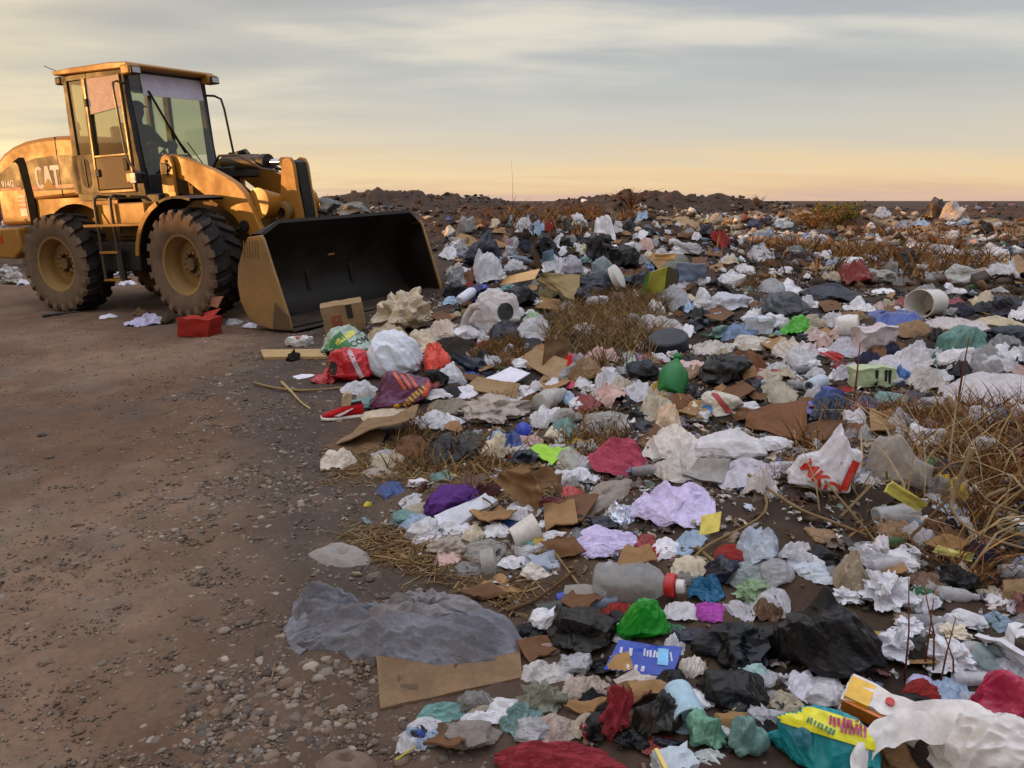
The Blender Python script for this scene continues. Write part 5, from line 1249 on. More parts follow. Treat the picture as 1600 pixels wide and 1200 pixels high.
bag('grey_bag', (803, 1058, 890, 1132), clearfilm('8f8f7c', .12), 'greyish see-through bag of refuse behind the dull teal plastic', 'bag', lm='the greyish bag', lump=.2, cr=.2, fr=1.4)
rag('beige_film', (828, 1116, 905, 1168), film('b39d92', dirt=.3), 'dirty pinkish film between the dull teal plastic and red rag', 'film', amp=.6)
bag('grey_bag', (690, 1128, 790, 1186), clearfilm('978a80', .1), 'grey muddy bag half buried beside the dark hollow', 'bag', lump=.25, cr=.2)
rag('red_cloth', (766, 1156, 990, 1236), cloth('8a2f37', .2), 'wide red fleece rag spread along the bottom edge', 'cloth', lm='the red fleece rag', amp=.75, dome=.5, fr=1.6)
bag('red_cloth', (932, 1072, 988, 1168), cloth('882d36', .2), 'twisted narrow red rag rising from the fleece', 'cloth', lm='the twisted red rag', lump=.25, cr=.22, fr=1.6, kD=.6, lean=.3)
o = box_obj('food_wrapper', 925, 1146, .06, .035, .02, 20, film('7a1420', t=.02), 'small dark red food wrapper with gold print by the twisted red rag', 'wrapper', bb=(903, 1118, 946, 1152), crush=.006, tilt=(20, 5))
decal_box(o, 'print', hard('b89a2c', .05), -.02, .02, -.008, .006, side='top', H=.02)
rag('beige_film', (876, 1045, 956, 1102), film('b5a294', dirt=.3), 'stiff beige plastic fragment above the twisted red rag', amp=.6)
rag('white_film', (956, 1042, 1042, 1080), film('d3c6be', dirt=.2), 'pinkish white film under the blue packet', 'film', amp=.7)
rag('white_film', (812, 1028, 898, 1074), film('c9c2bf', dirt=.25), 'crumpled white film at the end of the grey garment', 'film', amp=.8)
rag('white_film', (1058, 1018, 1102, 1064), film('d2c9bf', dirt=.15), 'small square white pouch in front of the sagging black bag', 'pouch', amp=.6)
cyl_obj('paper_cup', 1058, 1078, 1078, 1128, [(0, .03), (.05, .036), (.5, .04), (.97, .046), (1, .044)], paper('a8c2cf', .1), 'tall pale blue paper cup lying behind the teal bags', 'cup', wall=.003, dent=.15, lm='the pale blue cup')
bag('teal_bag', (1068, 1112, 1136, 1184), film('6fa08a', dirt=.25), 'stuffed sea green bag, left of two by the big yellow packet', 'bag', lm='the sea green bag', lump=.2, cr=.16)
bag('teal_bag', (1136, 1112, 1200, 1200), film('739894', dirt=.3), 'stuffed dull teal bag, right of two by the big yellow packet', 'bag', lump=.2, cr=.16)
rag('nappy', (1134, 1028, 1208, 1080), film('a9c9c6', dirt=.2), 'folded white and teal nappy in front of the largest black bag', 'nappy', lm='the folded nappy', amp=.5)
bag('black_bag', (985, 1085, 1066, 1172), film('1a1a1c', t=.02, dirt=.45), 'muddy dark bag between the twisted red rag and pale blue cup', 'bag', lump=.2, cr=.22)
o = box_obj('white_carton', 1050, 1204, .09, .06, .05, 18, paper('b8c0c8', .1), 'pale blue carton corner with yellow edge, cut off by the bottom edge', 'box', bb=(1014, 1172, 1082, 1204), tilt=(18, 0)); decal_box(o, 'print', film('d2b45a', t=0), -.045, -.035, -.03, .03, side='top', H=.05)
rag('white_film', (1080, 1170, 1140, 1204), film('cfd6d4', dirt=.2), 'white and orange wrapper next to the pale blue carton corner', 'wrapper', amp=.7)
o = bag('yellow_packet', (1192, 1108, 1366, 1235), film('18848c', t=.03, dirt=.06), 'big glossy teal and yellow packet with pink lettering', 'packet', lm='the teal and yellow packet', lump=.08, cr=.07, kD=.55, Hmin=.5)
V, F = grid2(.25, .055, 30); on_surface(o, 'print', V, F, film('d6cf1e', t=0, dirt=.04), 1302, 1134, 1, -3, .007)
V, F = strokes(10, .085, .026); on_surface(o, 'lettering', V, F, film('b01f5c', t=0), 1328, 1131, 1, 4, .011); V, F = strokes(7, .05, .02); on_surface(o, 'lettering', V, F, film('b0407c', t=0), 1334, 1143, 1, 4, .011)
V, F = strokes(8, .06, .018); on_surface(o, 'lettering', V, F, film('46785a', t=0), 1282, 1134, 1, -14, .011)
V, F = disc2(.022, .022); on_surface(o, 'emblem', V, F, film('2a6f86', t=0), 1254, 1152, 1, 0, .009); V, F = grid2(.1, .04, 12); on_surface(o, 'print', V, F, W1, 1236, 1192, 1, -12, .004)
WB = film('e2dcda', t=.4, dirt=.06); WB = film('e2dcda', dirt=.06); o = bag('carrier_bag', (1445, 1102, 1665, 1285), WB, 'big white carrier bag with its loop handle, nearest of all bags', 'bag', lm='the big white carrier bag', lump=.12, cr=.05, wr=.13, soft=.35, kD=.6, Hmin=.6, ears=1); HAND.append((1330, 1105, 1600, 1200))
pth = [GL(u, v, l) for u, v, l in ((1560, 1150, .16), (1500, 1118, .16), (1440, 1120, .14), (1392, 1134, .12), (1356, 1158, .10), (1338, 1186, .08), (1344, 1212, .06), (1385, 1236, .04), (1450, 1240, .04), (1520, 1225, .05))]
P = np.array(pth); t = np.linspace(0, len(P) - 1, 60); Q = np.stack([np.interp(t, np.arange(len(P)), P[:, k]) for k in range(3)], 1)
for _ in range(6): Q[1:-1] = .5 * Q[1:-1] + .25 * (Q[:-2] + Q[2:])
Tg = np.gradient(Q, axis=0); Tg /= np.linalg.norm(Tg, axis=1)[:, None]; side = np.cross(Tg, (0, 0, 1.0)); side /= np.linalg.norm(side, axis=1)[:, None]
wd = np.interp(np.arange(60), [0, 12, 30, 59], [.06, .042, .022, .02]); HV = []
for j in range(7):
    b_ = j / 6 - .5; HV.append(Q + (side * .75 + np.array([0, 0, .66])) * (wd * 2 * b_)[:, None] + np.array([0, 0, 1]) * (.012 * vnoise(np.c_[np.arange(60) * .35, np.full(60, j * .8)], 77) - .05 * b_ * b_)[:, None])
HV = np.stack(HV, 1).reshape(-1, 3); HF = [(i * 7 + j, i * 7 + j + 1, i * 7 + j + 8, i * 7 + j + 7) for i in range(59) for j in range(6)]
npmesh('handle', HV - np.array(o.location), HF, WB, o, sharp=60)
bag('brown_bag_content', (1352, 1160, 1440, 1226), card('77583c', .4), 'brown clod of refuse seen through the carrier bag handle', 'refuse', lump=.2, cr=.15)
o = box_obj('juice_carton', 1376, 1118, .18, .075, .05, -38, paper('e2dad4', .06), 'yellow and white juice carton with red dots lying on its side', 'carton', lm='the juice carton', bb=(1315, 1030, 1432, 1126), tilt=(20, 10), lift=.05)
decal_box(o, 'print', film('d8a72a', t=0), -.088, -.03, -.034, .034, side='top', H=.05); decal_box(o, 'print', film('c9702a', t=0), -.088, .05, .004, .046, L=.18, W=.075)
for x, y in ((.01, .012), (.065, -.02)):
    m = MB(); m.cyl((x, y, .048), (x, y, .0535), .011, k=16); m.build('dot_print', film('b32420', t=0), o)
bag('pink_bag', (1515, 1050, 1640, 1165), film('ab2146', t=.06, dirt=.06), 'crimson plastic bag at the frame edge beyond the white carrier bag', 'bag', lm='the crimson bag', lump=.18, cr=.15, kD=.6)
rag('blue_film', (1563, 1060, 1595, 1092), film('3f93c6', t=.1), 'sky blue scrap stuck on the crimson bag', 'film', amp=.5)
rag('clear_film', (1535, 1080, 1580, 1135), CLEAR, 'clear cup lid lying against the crimson bag', 'lid', amp=.6)
rag('white_paper', (1226, 1048, 1288, 1106), PAP, 'white paper scrap standing in front of the largest black bag', 'paper', lm='the standing white scrap', amp=.5, dome=.7)
rag('beige_film', (1278, 1084, 1368, 1118), film('c0a79a', dirt=.2), 'pinkish beige film behind the teal and yellow packet', 'film', amp=.7)
for bb, s in (((1335, 890, 1432, 972), 'white crumbled foam heap, tallest of the foam pieces'), ((1362, 975, 1440, 1052), 'white foam slab below the tallest foam heap'), ((1436, 1000, 1522, 1070), 'white foam slab behind the juice carton'), ((1466, 972, 1522, 1012), 'cream foam lump right of the tall reddish stalks'), ((1296, 920, 1348, 954), 'knobbly white foam piece at the peak of the largest black bag'), ((1392, 962, 1450, 1002), 'small white foam bits between the foam slabs')):
    bag('foam_heap', bb, paper('dcdbe2', .08) if 'cream' not in s else paper('dacdb9', .1), s, 'foam', lump=.2, cr=.3, fr=1.8)
LMS.append(('the white foam heap', 1384, 930))
rag('lilac_paper', (1416, 1052, 1458, 1082), paper('b6aed0', .08), 'small folded lilac paper below the foam slabs', 'paper', amp=.4)
panel('white_board', [(1530, 988), (1570, 1000), (1650, 1050), (1600, 1040)], [.04, .08, .06, .03], paper('d5d3da', .15), 'pointed white foam board jutting in at the frame edge', 'board', lm='the pointed foam board', thick=.015, n=10)
rag('white_film', (1228, 880, 1302, 912), film('c5ccd6', dirt=.2), 'bluish white film behind the peak of the largest black bag', 'film', amp=.5)
rag('beige_film', (1296, 858, 1356, 942), film('a3917a', dirt=.35), 'tan plastic sack flattened behind the white foam heap', 'sack', amp=.4)
panel('cardboard_sheet', [(1566, 938), (1570, 906), (1620, 902), (1620, 934)], [.02, .07, .07, .02], CBL, 'tan cardboard piece in the brush at the frame edge', 'cardboard')
rag('tissue', (1476, 872, 1522, 918), paper('b9a48f', .25), 'brownish tissue hanging in the dry brush', 'tissue', amp=.8, dome=.9)
# --- right brush
o = bag('carrier_bag', (1226, 662, 1337, 784), film('e2dfe6', dirt=.06), 'white carrier bag with red capital letters standing in the brush', 'bag', lm='the red lettered bag', lump=.15, cr=.14, kD=.5, knot=.5, lean=.12, Hmin=.9)
V, F = text_geo('MKC', 1, .035, 1); on_surface(o, 'lettering', V, F, film('cf3428', t=.05), 1280, 748, .08, -38); V, F = grid2(.03, .14, 10); on_surface(o, 'print', V, F, film('cf3428', t=.05), 1327, 746, 1, -18)
bag('clear_bag', (1352, 672, 1450, 768), clearfilm('b9aea4', .25), 'blown-up translucent bag beside the red lettered bag', 'bag', lm='the blown-up clear bag', lump=.16, cr=.1, kD=.6, Hmin=.8)
rag('grey_scrap', (1313, 664, 1348, 690), film('8d8885', dirt=.3), 'dull grey film behind the red lettered bag', 'film', amp=.7)
rag('white_scrap', (1340, 656, 1364, 692), W2, 'pointed whitish scrap above the blown-up clear bag', 'film', amp=.6, dome=1.1)
panel('yellow_strip', [(1380, 768), (1392, 750), (1448, 786), (1432, 798)], [.16, .2, .1, .07], hard('c8bd5a', .1), 'pale yellow strip of plastic under the blown-up clear bag', 'strip', lm='the pale yellow strip', warp=.01)
cyl_obj('clear_cup', 1368, 806, 1428, 800, [(0, .025), (.02, .032), (.5, .036), (.98, .042), (1, .043)], CLEAR, 'clear plastic cup under the pale yellow strip', 'cup', wall=.003, dent=.2, lm='the clear cup')
rag('tissue', (1360, 833, 1390, 877), paper('e4dfe2', .05), 'white tissue caught at the end of a dry stalk', 'tissue', amp=.9, dome=.9)
rag('white_scrap', (1402, 853, 1436, 876), PAP, 'little white scrap right of the white tissue', 'paper', amp=.6)
panel('yellow_strip', [(1458, 862), (1464, 852), (1522, 866), (1520, 877)], [.05, .06, .05, .03], hard('b9ae62', .15), 'thin yellow strip lying low in the brush', 'strip', warp=.01)
# --- middle ground
V1 = CB
panel('cardboard_box', [(846, 578), (852, 532), (890, 528), (888, 572)], [.03, .24, .22, .02], CBD, 'curved brown cardboard carton side on the straw heap', 'cardboard', lm='the brown carton side', warp=.03, n=14)
o = panel('red_carton', [(872, 575), (876, 552), (894, 552), (893, 577)], [.02, .1, .1, .02], film('b51e20', t=0, dirt=.1), 'small red and white carton end by the brown carton side', 'carton')
panel('cardboard_sheet', [(808, 560), (838, 546), (886, 562), (878, 602)], [.06, .12, .10, .02], CBL, 'tan cardboard panel lying below the brown carton side', 'cardboard', lm='the tan cardboard panel', warp=.012)
panel('cardboard_sheet', [(727, 607), (746, 588), (813, 600), (806, 622)], [.03, .08, .08, .02], CBL, 'tan cardboard panel, lowest one, nearest the road', 'cardboard', lm='the lowest cardboard panel', warp=.012)
panel('paper_sheet', [(756, 592), (798, 573), (828, 582), (796, 602)], [.05, .09, .08, .05], PAP, 'stiff sheet of white paper between the two tan cardboard panels', 'paper', warp=.006)
bag('clear_bag', (872, 564, 922, 600), clearfilm('b5b4b8', .2), 'clear crumpled bag right of the tan cardboard panel', 'bag', lump=.25, cr=.2)
rag('pink_wrapper', (880, 592, 912, 608), film('c2485a', t=.05), 'pink red wrapper in front of the clear crumpled bag', 'wrapper', amp=.5)
cyl_obj('plastic_bottle', 842, 632, 880, 612, [(0, .01), (.04, .06), (.25, .064), (.3, .057), (.35, .064), (.6, .062), (.75, .05), (.9, .03), (1, .028)], film('bdb6b0', dirt=.25), 'ribbed whitish bottle behind the half open pale bag', 'bottle', dent=.25, lm='the ribbed whitish bottle')
rag('white_strip', (928, 580, 978, 617), film('c9c6c8', dirt=.2), 'white plastic strip left of the dark tub', amp=.6)
bag('dark_tub', (976, 563, 1032, 602), film('1c222c', t=.02), 'dark blue crushed tub below the dark round drum', 'tub', lump=.2, cr=.2)
rag('green_white_pack', (972, 555, 998, 577), film('b9c9b4', t=.05), 'white and green packet on the dark blue crushed tub', 'packet', amp=.6)
cyl_obj('dark_drum', 1045, 545, 1043, 524, [(0, .12), (.05, .16), (.15, .165), (.6, .17), (.85, .165), (.95, .15), (1, .1)], hard('1b212c', .2, .5), 'round dark navy drum half sunk in the straw heap', 'drum', lm='the dark drum', dent=.08, lifts=(.04, .16))
rag('white_film', (990, 490, 1078, 532), film('c5c0c0', dirt=.25), 'white film draped over the dark navy drum', 'film', amp=.6)
ob = bpy.data.objects.new('green_bottle', None); C.objects.link(ob); pb = G(1050, 622); ob.location = pb; tag(ob, 'green plastic bottle with green cap standing tilted', 'bottle'); rec((1028, 555, 1077, 626), 'the green bottle')
a, b = GL(1046, 618, .02), GL(1058, 560, .22)
V, F = axis_geo(a, b, [(0, .02), (.03, .075), (.1, .085), (.5, .088), (.65, .078), (.82, .045), (.95, .02), (1, .018)], 28, .2); npmesh('body', V - pb, F, film('22803f', t=.3, dirt=.12), ob, sharp=50)
d = (b - a) / np.linalg.norm(b - a); V, F = axis_geo(b, b + d * .03, [(0, .022), (.1, .024), (.9, .024), (1, .02)], 18); npmesh('cap', V - pb, F, hard('1a7a36', .1), ob)
bag('black_sheet', (1084, 558, 1174, 612), BLK, 'limp black plastic sheet heaped right of the green bottle', 'plastic sheet', lm='the limp black sheet', lump=.2, cr=.08, wr=.14, kD=1.0, ears=1)
o = bag('carrier_bag', (727, 457, 816, 526), film('cfc6c4', t=.2, dirt=.12), 'whitish carrier bag with an oval dark hole and a loop handle', 'bag', lm='the whitish bag with a hole', lump=.12, cr=.07, kD=.6, Hmin=.6)
V, F = disc2(.075, .085); on_surface(o, 'hole_shade', V, F, DARK, 790, 487, 1, 0, .008)  # flat dark disc stands in for the shaded inside of the hole
P = np.array([GL(u, v, l) for u, v, l in ((752, 478, .35), (738, 480, .3), (728, 496, .2), (724, 512, .1), (727, 524, .03))]); t = np.linspace(0, 4, 24); Q = np.stack([np.interp(t, np.arange(5), P[:, k]) for k in range(3)], 1); mb = MB().tube([tuple(q) for q in Q], .035, 8); npmesh('handle', np.array([tuple(v) for v in mb.V]) - np.array(o.location), mb.F, film('cfc6c4', t=.2, dirt=.12), o, sharp=60)
rag('white_film', (742, 512, 795, 532), W1, 'white film under the whitish bag with a hole', 'film', amp=.5)
cyl_obj('white_flask', 718, 470, 740, 454, [(0, .04), (.1, .06), (.8, .06), (.95, .045), (1, .03)], hard('cfd0da', .1), 'white plastic flask lying on colourful wrappers', 'flask', lifts=(.15, .2), lm='the white flask')
bag('wrapper_heap', (712, 442, 775, 480), film('20255a', t=.03), 'dark blue and violet wrappers heaped behind the whitish bag', 'wrapper', lump=.3, cr=.35, fr=2); rag('coloured_wrapper', (716, 462, 746, 482), film('8a5a3a', t=.05), 'orange brown wrapper under the white flask', 'wrapper', amp=.8); rag('coloured_wrapper', (740, 442, 764, 458), film('2a3aa6', t=.05), 'royal blue wrapper beside the white flask', 'wrapper', amp=.8)
panel('cream_board', [(782, 446), (790, 432), (842, 420), (834, 436)], [.2, .3, .34, .24], card('c8a070', .1), 'long pale peach board propped on the refuse heap', 'board', lm='the peach board', thick=.03, warp=.02)
panel('paper_sack', [(836, 440), (852, 426), (910, 430), (900, 470)], [.25, .36, .32, .12], card('8b7854', .2), 'olive tan paper sack opened flat on the heap', 'paper sack', lm='the olive paper sack', warp=.06, n=20)
rag('olive_paper', (836, 434, 876, 474), card('76684a', .2), 'darker olive paper fold under the olive paper sack', 'paper', amp=.6)
for bb, mt, s in (((722, 363, 784, 418), NAVY, 'black bag with a pale pattern, tall, at the rear of the heap'), ((820, 366, 876, 420), BLK, 'round black bag behind the olive paper sack'), ((914, 368, 954, 412), film('20232a', t=.02), 'dark grey pointed bag at the top of the heap'), ((898, 424, 972, 468), NAVY, 'dark navy bag under the pale jar'), ((962, 428, 1012, 458), NAVY, 'low navy bag beside the yellow and green packet'), ((948, 385, 1000, 425), BLK, 'black bag right of the pointed dark grey bag'), ((690, 440, 728, 470), film('22242a', t=.02), 'dark bag behind the white flask'), ((785, 446, 842, 486), film('1a1b22', t=.02), 'black bag under the peach board')):
    bag('refuse_bag', bb, mt, s, 'bag', lump=.2, cr=.16, ears=2, knot=.3 if 'pointed' in s else 0)
LMS += [('the patterned black bag', 752, 390), ('the round black bag', 848, 392), ('the pointed dark bag', 934, 390)]
rag('white_film', (734, 390, 790, 446), film('cbc8cc', dirt=.1), 'star shaped torn white plastic in front of the patterned black bag', 'film', lm='the torn white star', amp=.7, dome=1.0)
bag('grey_bag', (698, 414, 730, 452), film('a1a1a6', dirt=.25), 'pale grey tied bag beside the far corner of the bucket', 'bag', lump=.2, cr=.2)
panel('plastic_board', [(846, 410), (848, 394), (864, 390), (866, 406)], [.3, .45, .45, .32], hard('6b88a0', .1), 'small blue grey panel against the round black bag', 'panel'); panel('wooden_stake', [(838, 424), (830, 392), (838, 390), (848, 420)], [.2, .5, .5, .2], CBD, 'upright brown slat beside the blue grey panel', 'slat')
bag('grey_bag', (868, 400, 912, 434), film('b5b2bd', dirt=.2), 'pale grey tied bag behind the olive paper sack', 'bag', lump=.2, cr=.16)
bag('clear_pack', (918, 400, 962, 442), clearfilm('a9bac0', .2), 'bluish clear pack leaning on the pointed dark bag', 'pack', lump=.2, cr=.2, kD=.5)
cyl_obj('white_jar', 958, 436, 970, 430, [(0, .08), (.1, .13), (.8, .14), (1, .09)], hard('c9c6c2', .1), 'round white plastic jar on the dark navy bag', 'jar', lifts=(.25, .28), lm='the white jar')
panel('yellow_packet', [(1006, 462), (1016, 424), (1044, 416), (1036, 456)], [.05, .34, .36, .06], film('b9b23a', t=.03, dirt=.1), 'yellow and green detergent packet standing upright', 'packet', lm='the yellow green packet', warp=.02)
panel('green_packet', [(1002, 460), (1008, 430), (1016, 424), (1008, 462)], [.06, .3, .33, .05], film('5d9a58', t=.03, dirt=.1), 'green side of a torn packet left of the yellow green one', 'packet', warp=.02)
panel('plastic_board', [(1022, 406), (1024, 394), (1056, 396), (1054, 408)], [.3, .42, .42, .3], hard('b9aa8a', .15), 'bent cream panel above the olive tube', 'panel', warp=.03); cyl_obj('olive_tube', 1042, 434, 1062, 412, [(0, .12), (.02, .13), (.98, .13), (1, .12)], hard('44422c', .2), 'thick olive tube under the bent cream panel', 'tube', lifts=(.14, .2))
panel('blue_sheet', [(1052, 440), (1058, 410), (1102, 412), (1104, 438)], [.05, .28, .3, .05], film('93a6c8', t=.1, dirt=.1), 'light blue sheet hanging beside the olive tube', 'sheet', lm='the light blue sheet', warp=.05, n=14)
bag('foam_block', (1083, 450, 1112, 486), paper('d5d3d8', .1), 'white foam block below the light blue sheet', 'foam', lump=.1, cr=.08)
rag('mint_bag', (815, 485, 852, 511), film('a9c49c', dirt=.1), 'mint green film strip right of the whitish bag', 'film', amp=.6); rag('striped_cloth', (870, 470, 906, 496), cloth('9b938a'), 'grey striped cloth on the straw heap', 'cloth', amp=.7); rag('dark_cloth', (904, 478, 932, 502), cloth('221c1c'), 'dark rag beside the grey striped cloth', 'cloth', amp=.6)
rag('white_film', (833, 508, 866, 535), W2, 'white torn film in the straw above the brown carton side', 'film', amp=.7)
# --- right middle
bag('dark_sack', (1176, 452, 1268, 502), film('2a2e35', t=.02, dirt=.3), 'bulging dark grey sack behind the bright green film', 'sack', lm='the dark grey sack', lump=.18, cr=.1); rag('dark_sheet', (1240, 440, 1350, 474), film('1b1e30', t=.02, dirt=.2), 'dark navy sheet spread behind the dark grey sack', 'sheet', lm='the navy sheet', amp=.5)
bag('white_bag', (1104, 456, 1172, 492), film('c6c6d2', dirt=.15), 'white bag with blue print left of the dark grey sack', 'bag', lm='the white bag with blue print', lump=.2, cr=.16); bag('white_bag', (1082, 468, 1122, 490), film('c9c6c6', dirt=.2), 'small white bag beside the white bag with blue print', 'bag', lump=.2, cr=.16)
rag('green_film', (1219, 489, 1270, 526), film('4ba824', t=.15, dirt=.08), 'bright lime green torn film standing before the dark grey sack', 'film', lm='the bright green film', amp=.9, dome=.9)
cyl_obj('white_tub', 1463, 472, 1436, 475, [(0, .01), (.005, .12), (.03, .125), (.9, .135), (.95, .145), (1, .145)], hard('d6d2cc', .12, .35), 'white plastic bucket lying on its side with its mouth open', 'bucket', wall=.008, lm='the white bucket', lifts=(.13, .14), k=36)
sheet('blue_packet', [(1352, 492), (1368, 488), (1400, 494), (1440, 500), (1442, 516), (1400, 522), (1368, 516)], film('223f8c', t=.03, dirt=.12), 'wide blue packet lying in front of the white bucket', 'packet', lm='the wide blue packet', amp=.05, fr=5, h=.05)
cyl_obj('white_roll', 1310, 510, 1342, 508, [(0, .01), (.01, .08), (.5, .085), (.98, .08), (1, .02)], hard('d2cdc8', .15), 'white jar lying left of the wide blue packet', 'jar', lm='the white roll', dent=.1)
box_obj('white_carton', 1366, 545, .28, .18, .16, 15, paper('cbbcc0', .15), 'white carton box in front of the wide blue packet', 'box', bb=(1345, 514, 1392, 546), lm='the white carton box', crush=.03, tilt=(0, -6))
rag('cardboard_scrap', (1393, 508, 1452, 532), CB, 'tan cardboard scrap below the white bucket', 'cardboard', amp=.4); rag('cardboard_scrap', (1324, 483, 1358, 506), CBL, 'tan cardboard scrap behind the wide blue packet', 'cardboard', amp=.5)
rag('blue_film', (1126, 500, 1197, 532), film('6d84a6', dirt=.2), 'blue grey plastic sheet before the white bag with blue print', 'plastic sheet', lm='the blue grey plastic', amp=.7); box_obj('white_carton', 1184, 521, .2, .14, .14, -10, paper('c6cbd6', .1), 'small white carton on the blue grey plastic', 'box', bb=(1170, 498, 1200, 522), crush=.02)
for bb, c, s in (((1080, 524, 1150, 556), 'ccc2bb', 'off-white film, first in the white row behind the limp black sheet'), ((1140, 520, 1212, 550), 'd6cec4', 'cream white film in the white row below the blue grey plastic'), ((1204, 524, 1262, 562), 'd2c6ba', 'ragged cream film in the white row before the bright green film'), ((1252, 511, 1292, 537), 'c9b3ae', 'pinkish flap of film behind the red tray'), ((1228, 534, 1284, 564), 'd8ccd0', 'white film with red print left of the red tray'), ((1284, 528, 1372, 562), 'c3bdcc', 'long whitish crushed bottle behind the red tray'), ((1392, 526, 1478, 582), 'cfcbd0', 'bulky white film heap left of the teal net bag'), ((1448, 488, 1560, 522), 'd0c4c2', 'long whitish film behind the teal net bag'), ((1516, 488, 1612, 516), 'c9b896', 'cream film running off the frame edge behind the navy bag'), ((1350, 560, 1430, 590), 'cac6cc', 'whitish film behind the pale green carton'), ((1404, 578, 1480, 612), 'b9b0a8', 'dull whitish film right of the pale green carton'), ((1300, 572, 1345, 600), 'c2bec6', 'whitish scrap left of the pale green carton')):
    rag('white_plastic', bb, film(c, dirt=.18), s, 'plastic scrap', amp=.7, fr=1.3)
LMS += [('the white film row', 1170, 540), ('the bulky white film', 1435, 555)]
panel('red_tray', [(1280, 552), (1300, 547), (1320, 556), (1312, 567)], [.08, .1, .08, .03], film('a3181c', t=.02), 'red plastic tray among the white film', 'tray', lm='the red tray', warp=.02)
bag('teal_bag', (1462, 503, 1540, 562), film('5f8a82', t=.15, dirt=.2), 'pleated teal net bag in front of the long whitish film', 'bag', lm='the teal net bag', lump=.15, cr=.12, pleat=.7, Hmin=.6); bag('navy_bag', (1536, 506, 1620, 546), NAVY, 'navy bag at the frame edge right of the teal net bag', 'bag', lump=.2, cr=.16)
o = box_obj('green_carton', 1360, 602, .27, .10, .12, 4, paper('b3bf98', .1), 'pale green drink carton with black bars lying flat', 'carton', bb=(1328, 573, 1394, 604), lm='the pale green carton', crush=.015)
for x in (.0, .06, .085): decal_box(o, 'bar_print', hard('1a1a1a', .05), x, x + .016, .01, .11, L=.27, W=.10)
rag('blue_film', (1384, 572, 1424, 604), film('3f69a8', dirt=.1), 'blue film against the pale green carton', 'film', amp=.7)
cyl_obj('paper_cup', 1264, 604, 1284, 596, [(0, .03), (.03, .04), (1, .05)], paper('b9c3cc'), 'small whitish cup lying behind the blue can', 'cup', wall=.003); cyl_obj('blue_can', 1288, 612, 1314, 620, [(0, .03), (.04, .042), (.96, .042), (1, .03)], hard('2a2c86', .1, .3), 'blue and silver drink can on the bare soil', 'can', lm='the blue can', dent=.1)
rag('white_sheet', (1466, 583, 1625, 644), film('cac2c4', dirt=.18), 'large white plastic sheet running off the frame edge above the brush', 'plastic sheet', lm='the large white sheet', amp=.4, dome=.5)
rag('coloured_wrapper', (1226, 624, 1262, 642), film('b5a41a', t=.03), 'yellow wrapper on the brown cardboard', 'wrapper', amp=.7); rag('coloured_wrapper', (1244, 630, 1300, 654), film('6468a0', t=.03), 'violet blue wrapper beside the yellow wrapper', 'wrapper', amp=.8)
panel('cardboard_sheet', [(1162, 662), (1175, 634), (1262, 628), (1252, 690)], [.03, .08, .10, .03], card('6e4a33', .3), 'reddish brown cardboard sheet right of the big slack sack', 'cardboard', lm='the reddish cardboard', warp=.03, n=16); panel('cardboard_sheet', [(1190, 690), (1215, 668), (1330, 650), (1300, 690)], [.02, .03, .03, .02], card('64432f', .3), 'lower reddish brown cardboard sheet touching the brush', 'cardboard', warp=.03)
bag('nappy_pack', (1090, 611, 1163, 657), film('c3b9aa', t=.1), 'rounded packet with red and blue print behind the big slack sack', 'packet', lm='the printed round packet', lump=.12, cr=.15)
o = bpy.context.scene.objects[-1] if False else [x for x in C.objects if x.name.startswith('nappy_pack')][0]
V, F = grid2(.03, .16, 10); on_surface(o, 'print', V, F, film('b03a3c', t=.02), 1128, 630, 1, 40); V, F = disc2(.03, .03); on_surface(o, 'print', V, F, film('3d7ab8', t=.02), 1105, 640, 1)
rag('brown_paper', (1128, 534, 1204, 584), card('6b4630', .3), 'rust brown crumpled paper behind the limp black sheet', 'paper', lm='the rust brown paper', amp=.6); rag('clear_film', (902, 636, 996, 682), CLEAR2, 'wide clear film lying behind the pink cloth', 'film', amp=.4); bag('clear_tray', (858, 634, 912, 670), clearfilm('b9b4ac', .2), 'clear food tray left of the wide clear film', 'tray', lump=.2, cr=.2)
# --- before the loader wheels
o = box_obj('red_box', 314, 524, .38, .26, .20, -14, card('8d2a22', .35), 'open red cardboard box beside the front wheel', 'box', bb=(270, 460, 347, 526), lm='the open red box', crush=.02)
o.data.materials[0] = card('96281f', .15)
panel('box_flap', [(272, 500), (282, 490), (318, 482), (302, 522)], [.02, .12, .2, .02], card('a2302a', .15), None, None, parent=o); panel('box_flap', [(316, 478), (318, 464), (344, 462), (344, 480)], [.28, .38, .4, .3], card('7b4a34', .3), None, None, parent=o)
rag('paper_scrap', (196, 484, 268, 512), paper('c3bcd6', .1), 'torn white and lilac papers left of the open red box', 'paper', lm='the torn papers', amp=.7, fr=1.5); rag('brown_scrap', (206, 478, 236, 494), CBD, 'brown cardboard scrap on the torn papers', 'cardboard', amp=.6); rag('paper_scrap', (156, 488, 184, 498), PAP, 'thin white paper strip left of the torn papers', 'paper', amp=.4)
stick('metal_bar', [(66, 494, .03), (95, 490, .03), (122, 487, .04)], .02, DARK, 'black metal bar lying in front of the rear wheel', 'bar', lm='the black bar'); bag('dirt_rag', (250, 486, 276, 508), cloth('4b3d30'), 'brown clod of rag behind the open red box', 'cloth', lv=4)
for k, (bb, s) in enumerate((((163, 418, 186, 432), 'white paper lying under the loader ladder'), ((186, 432, 214, 446), 'whitish scrap under the loader belly'), ((378, 503, 404, 514), 'white scrap against the bucket bottom'), ((352, 496, 382, 508), 'grey white crumbs before the front wheel'), ((28, 434, 46, 446), 'white scrap behind the rear wheel'))): rag('paper_scrap', bb, PAP if k != 3 else GREYF, s, 'paper', amp=.5)
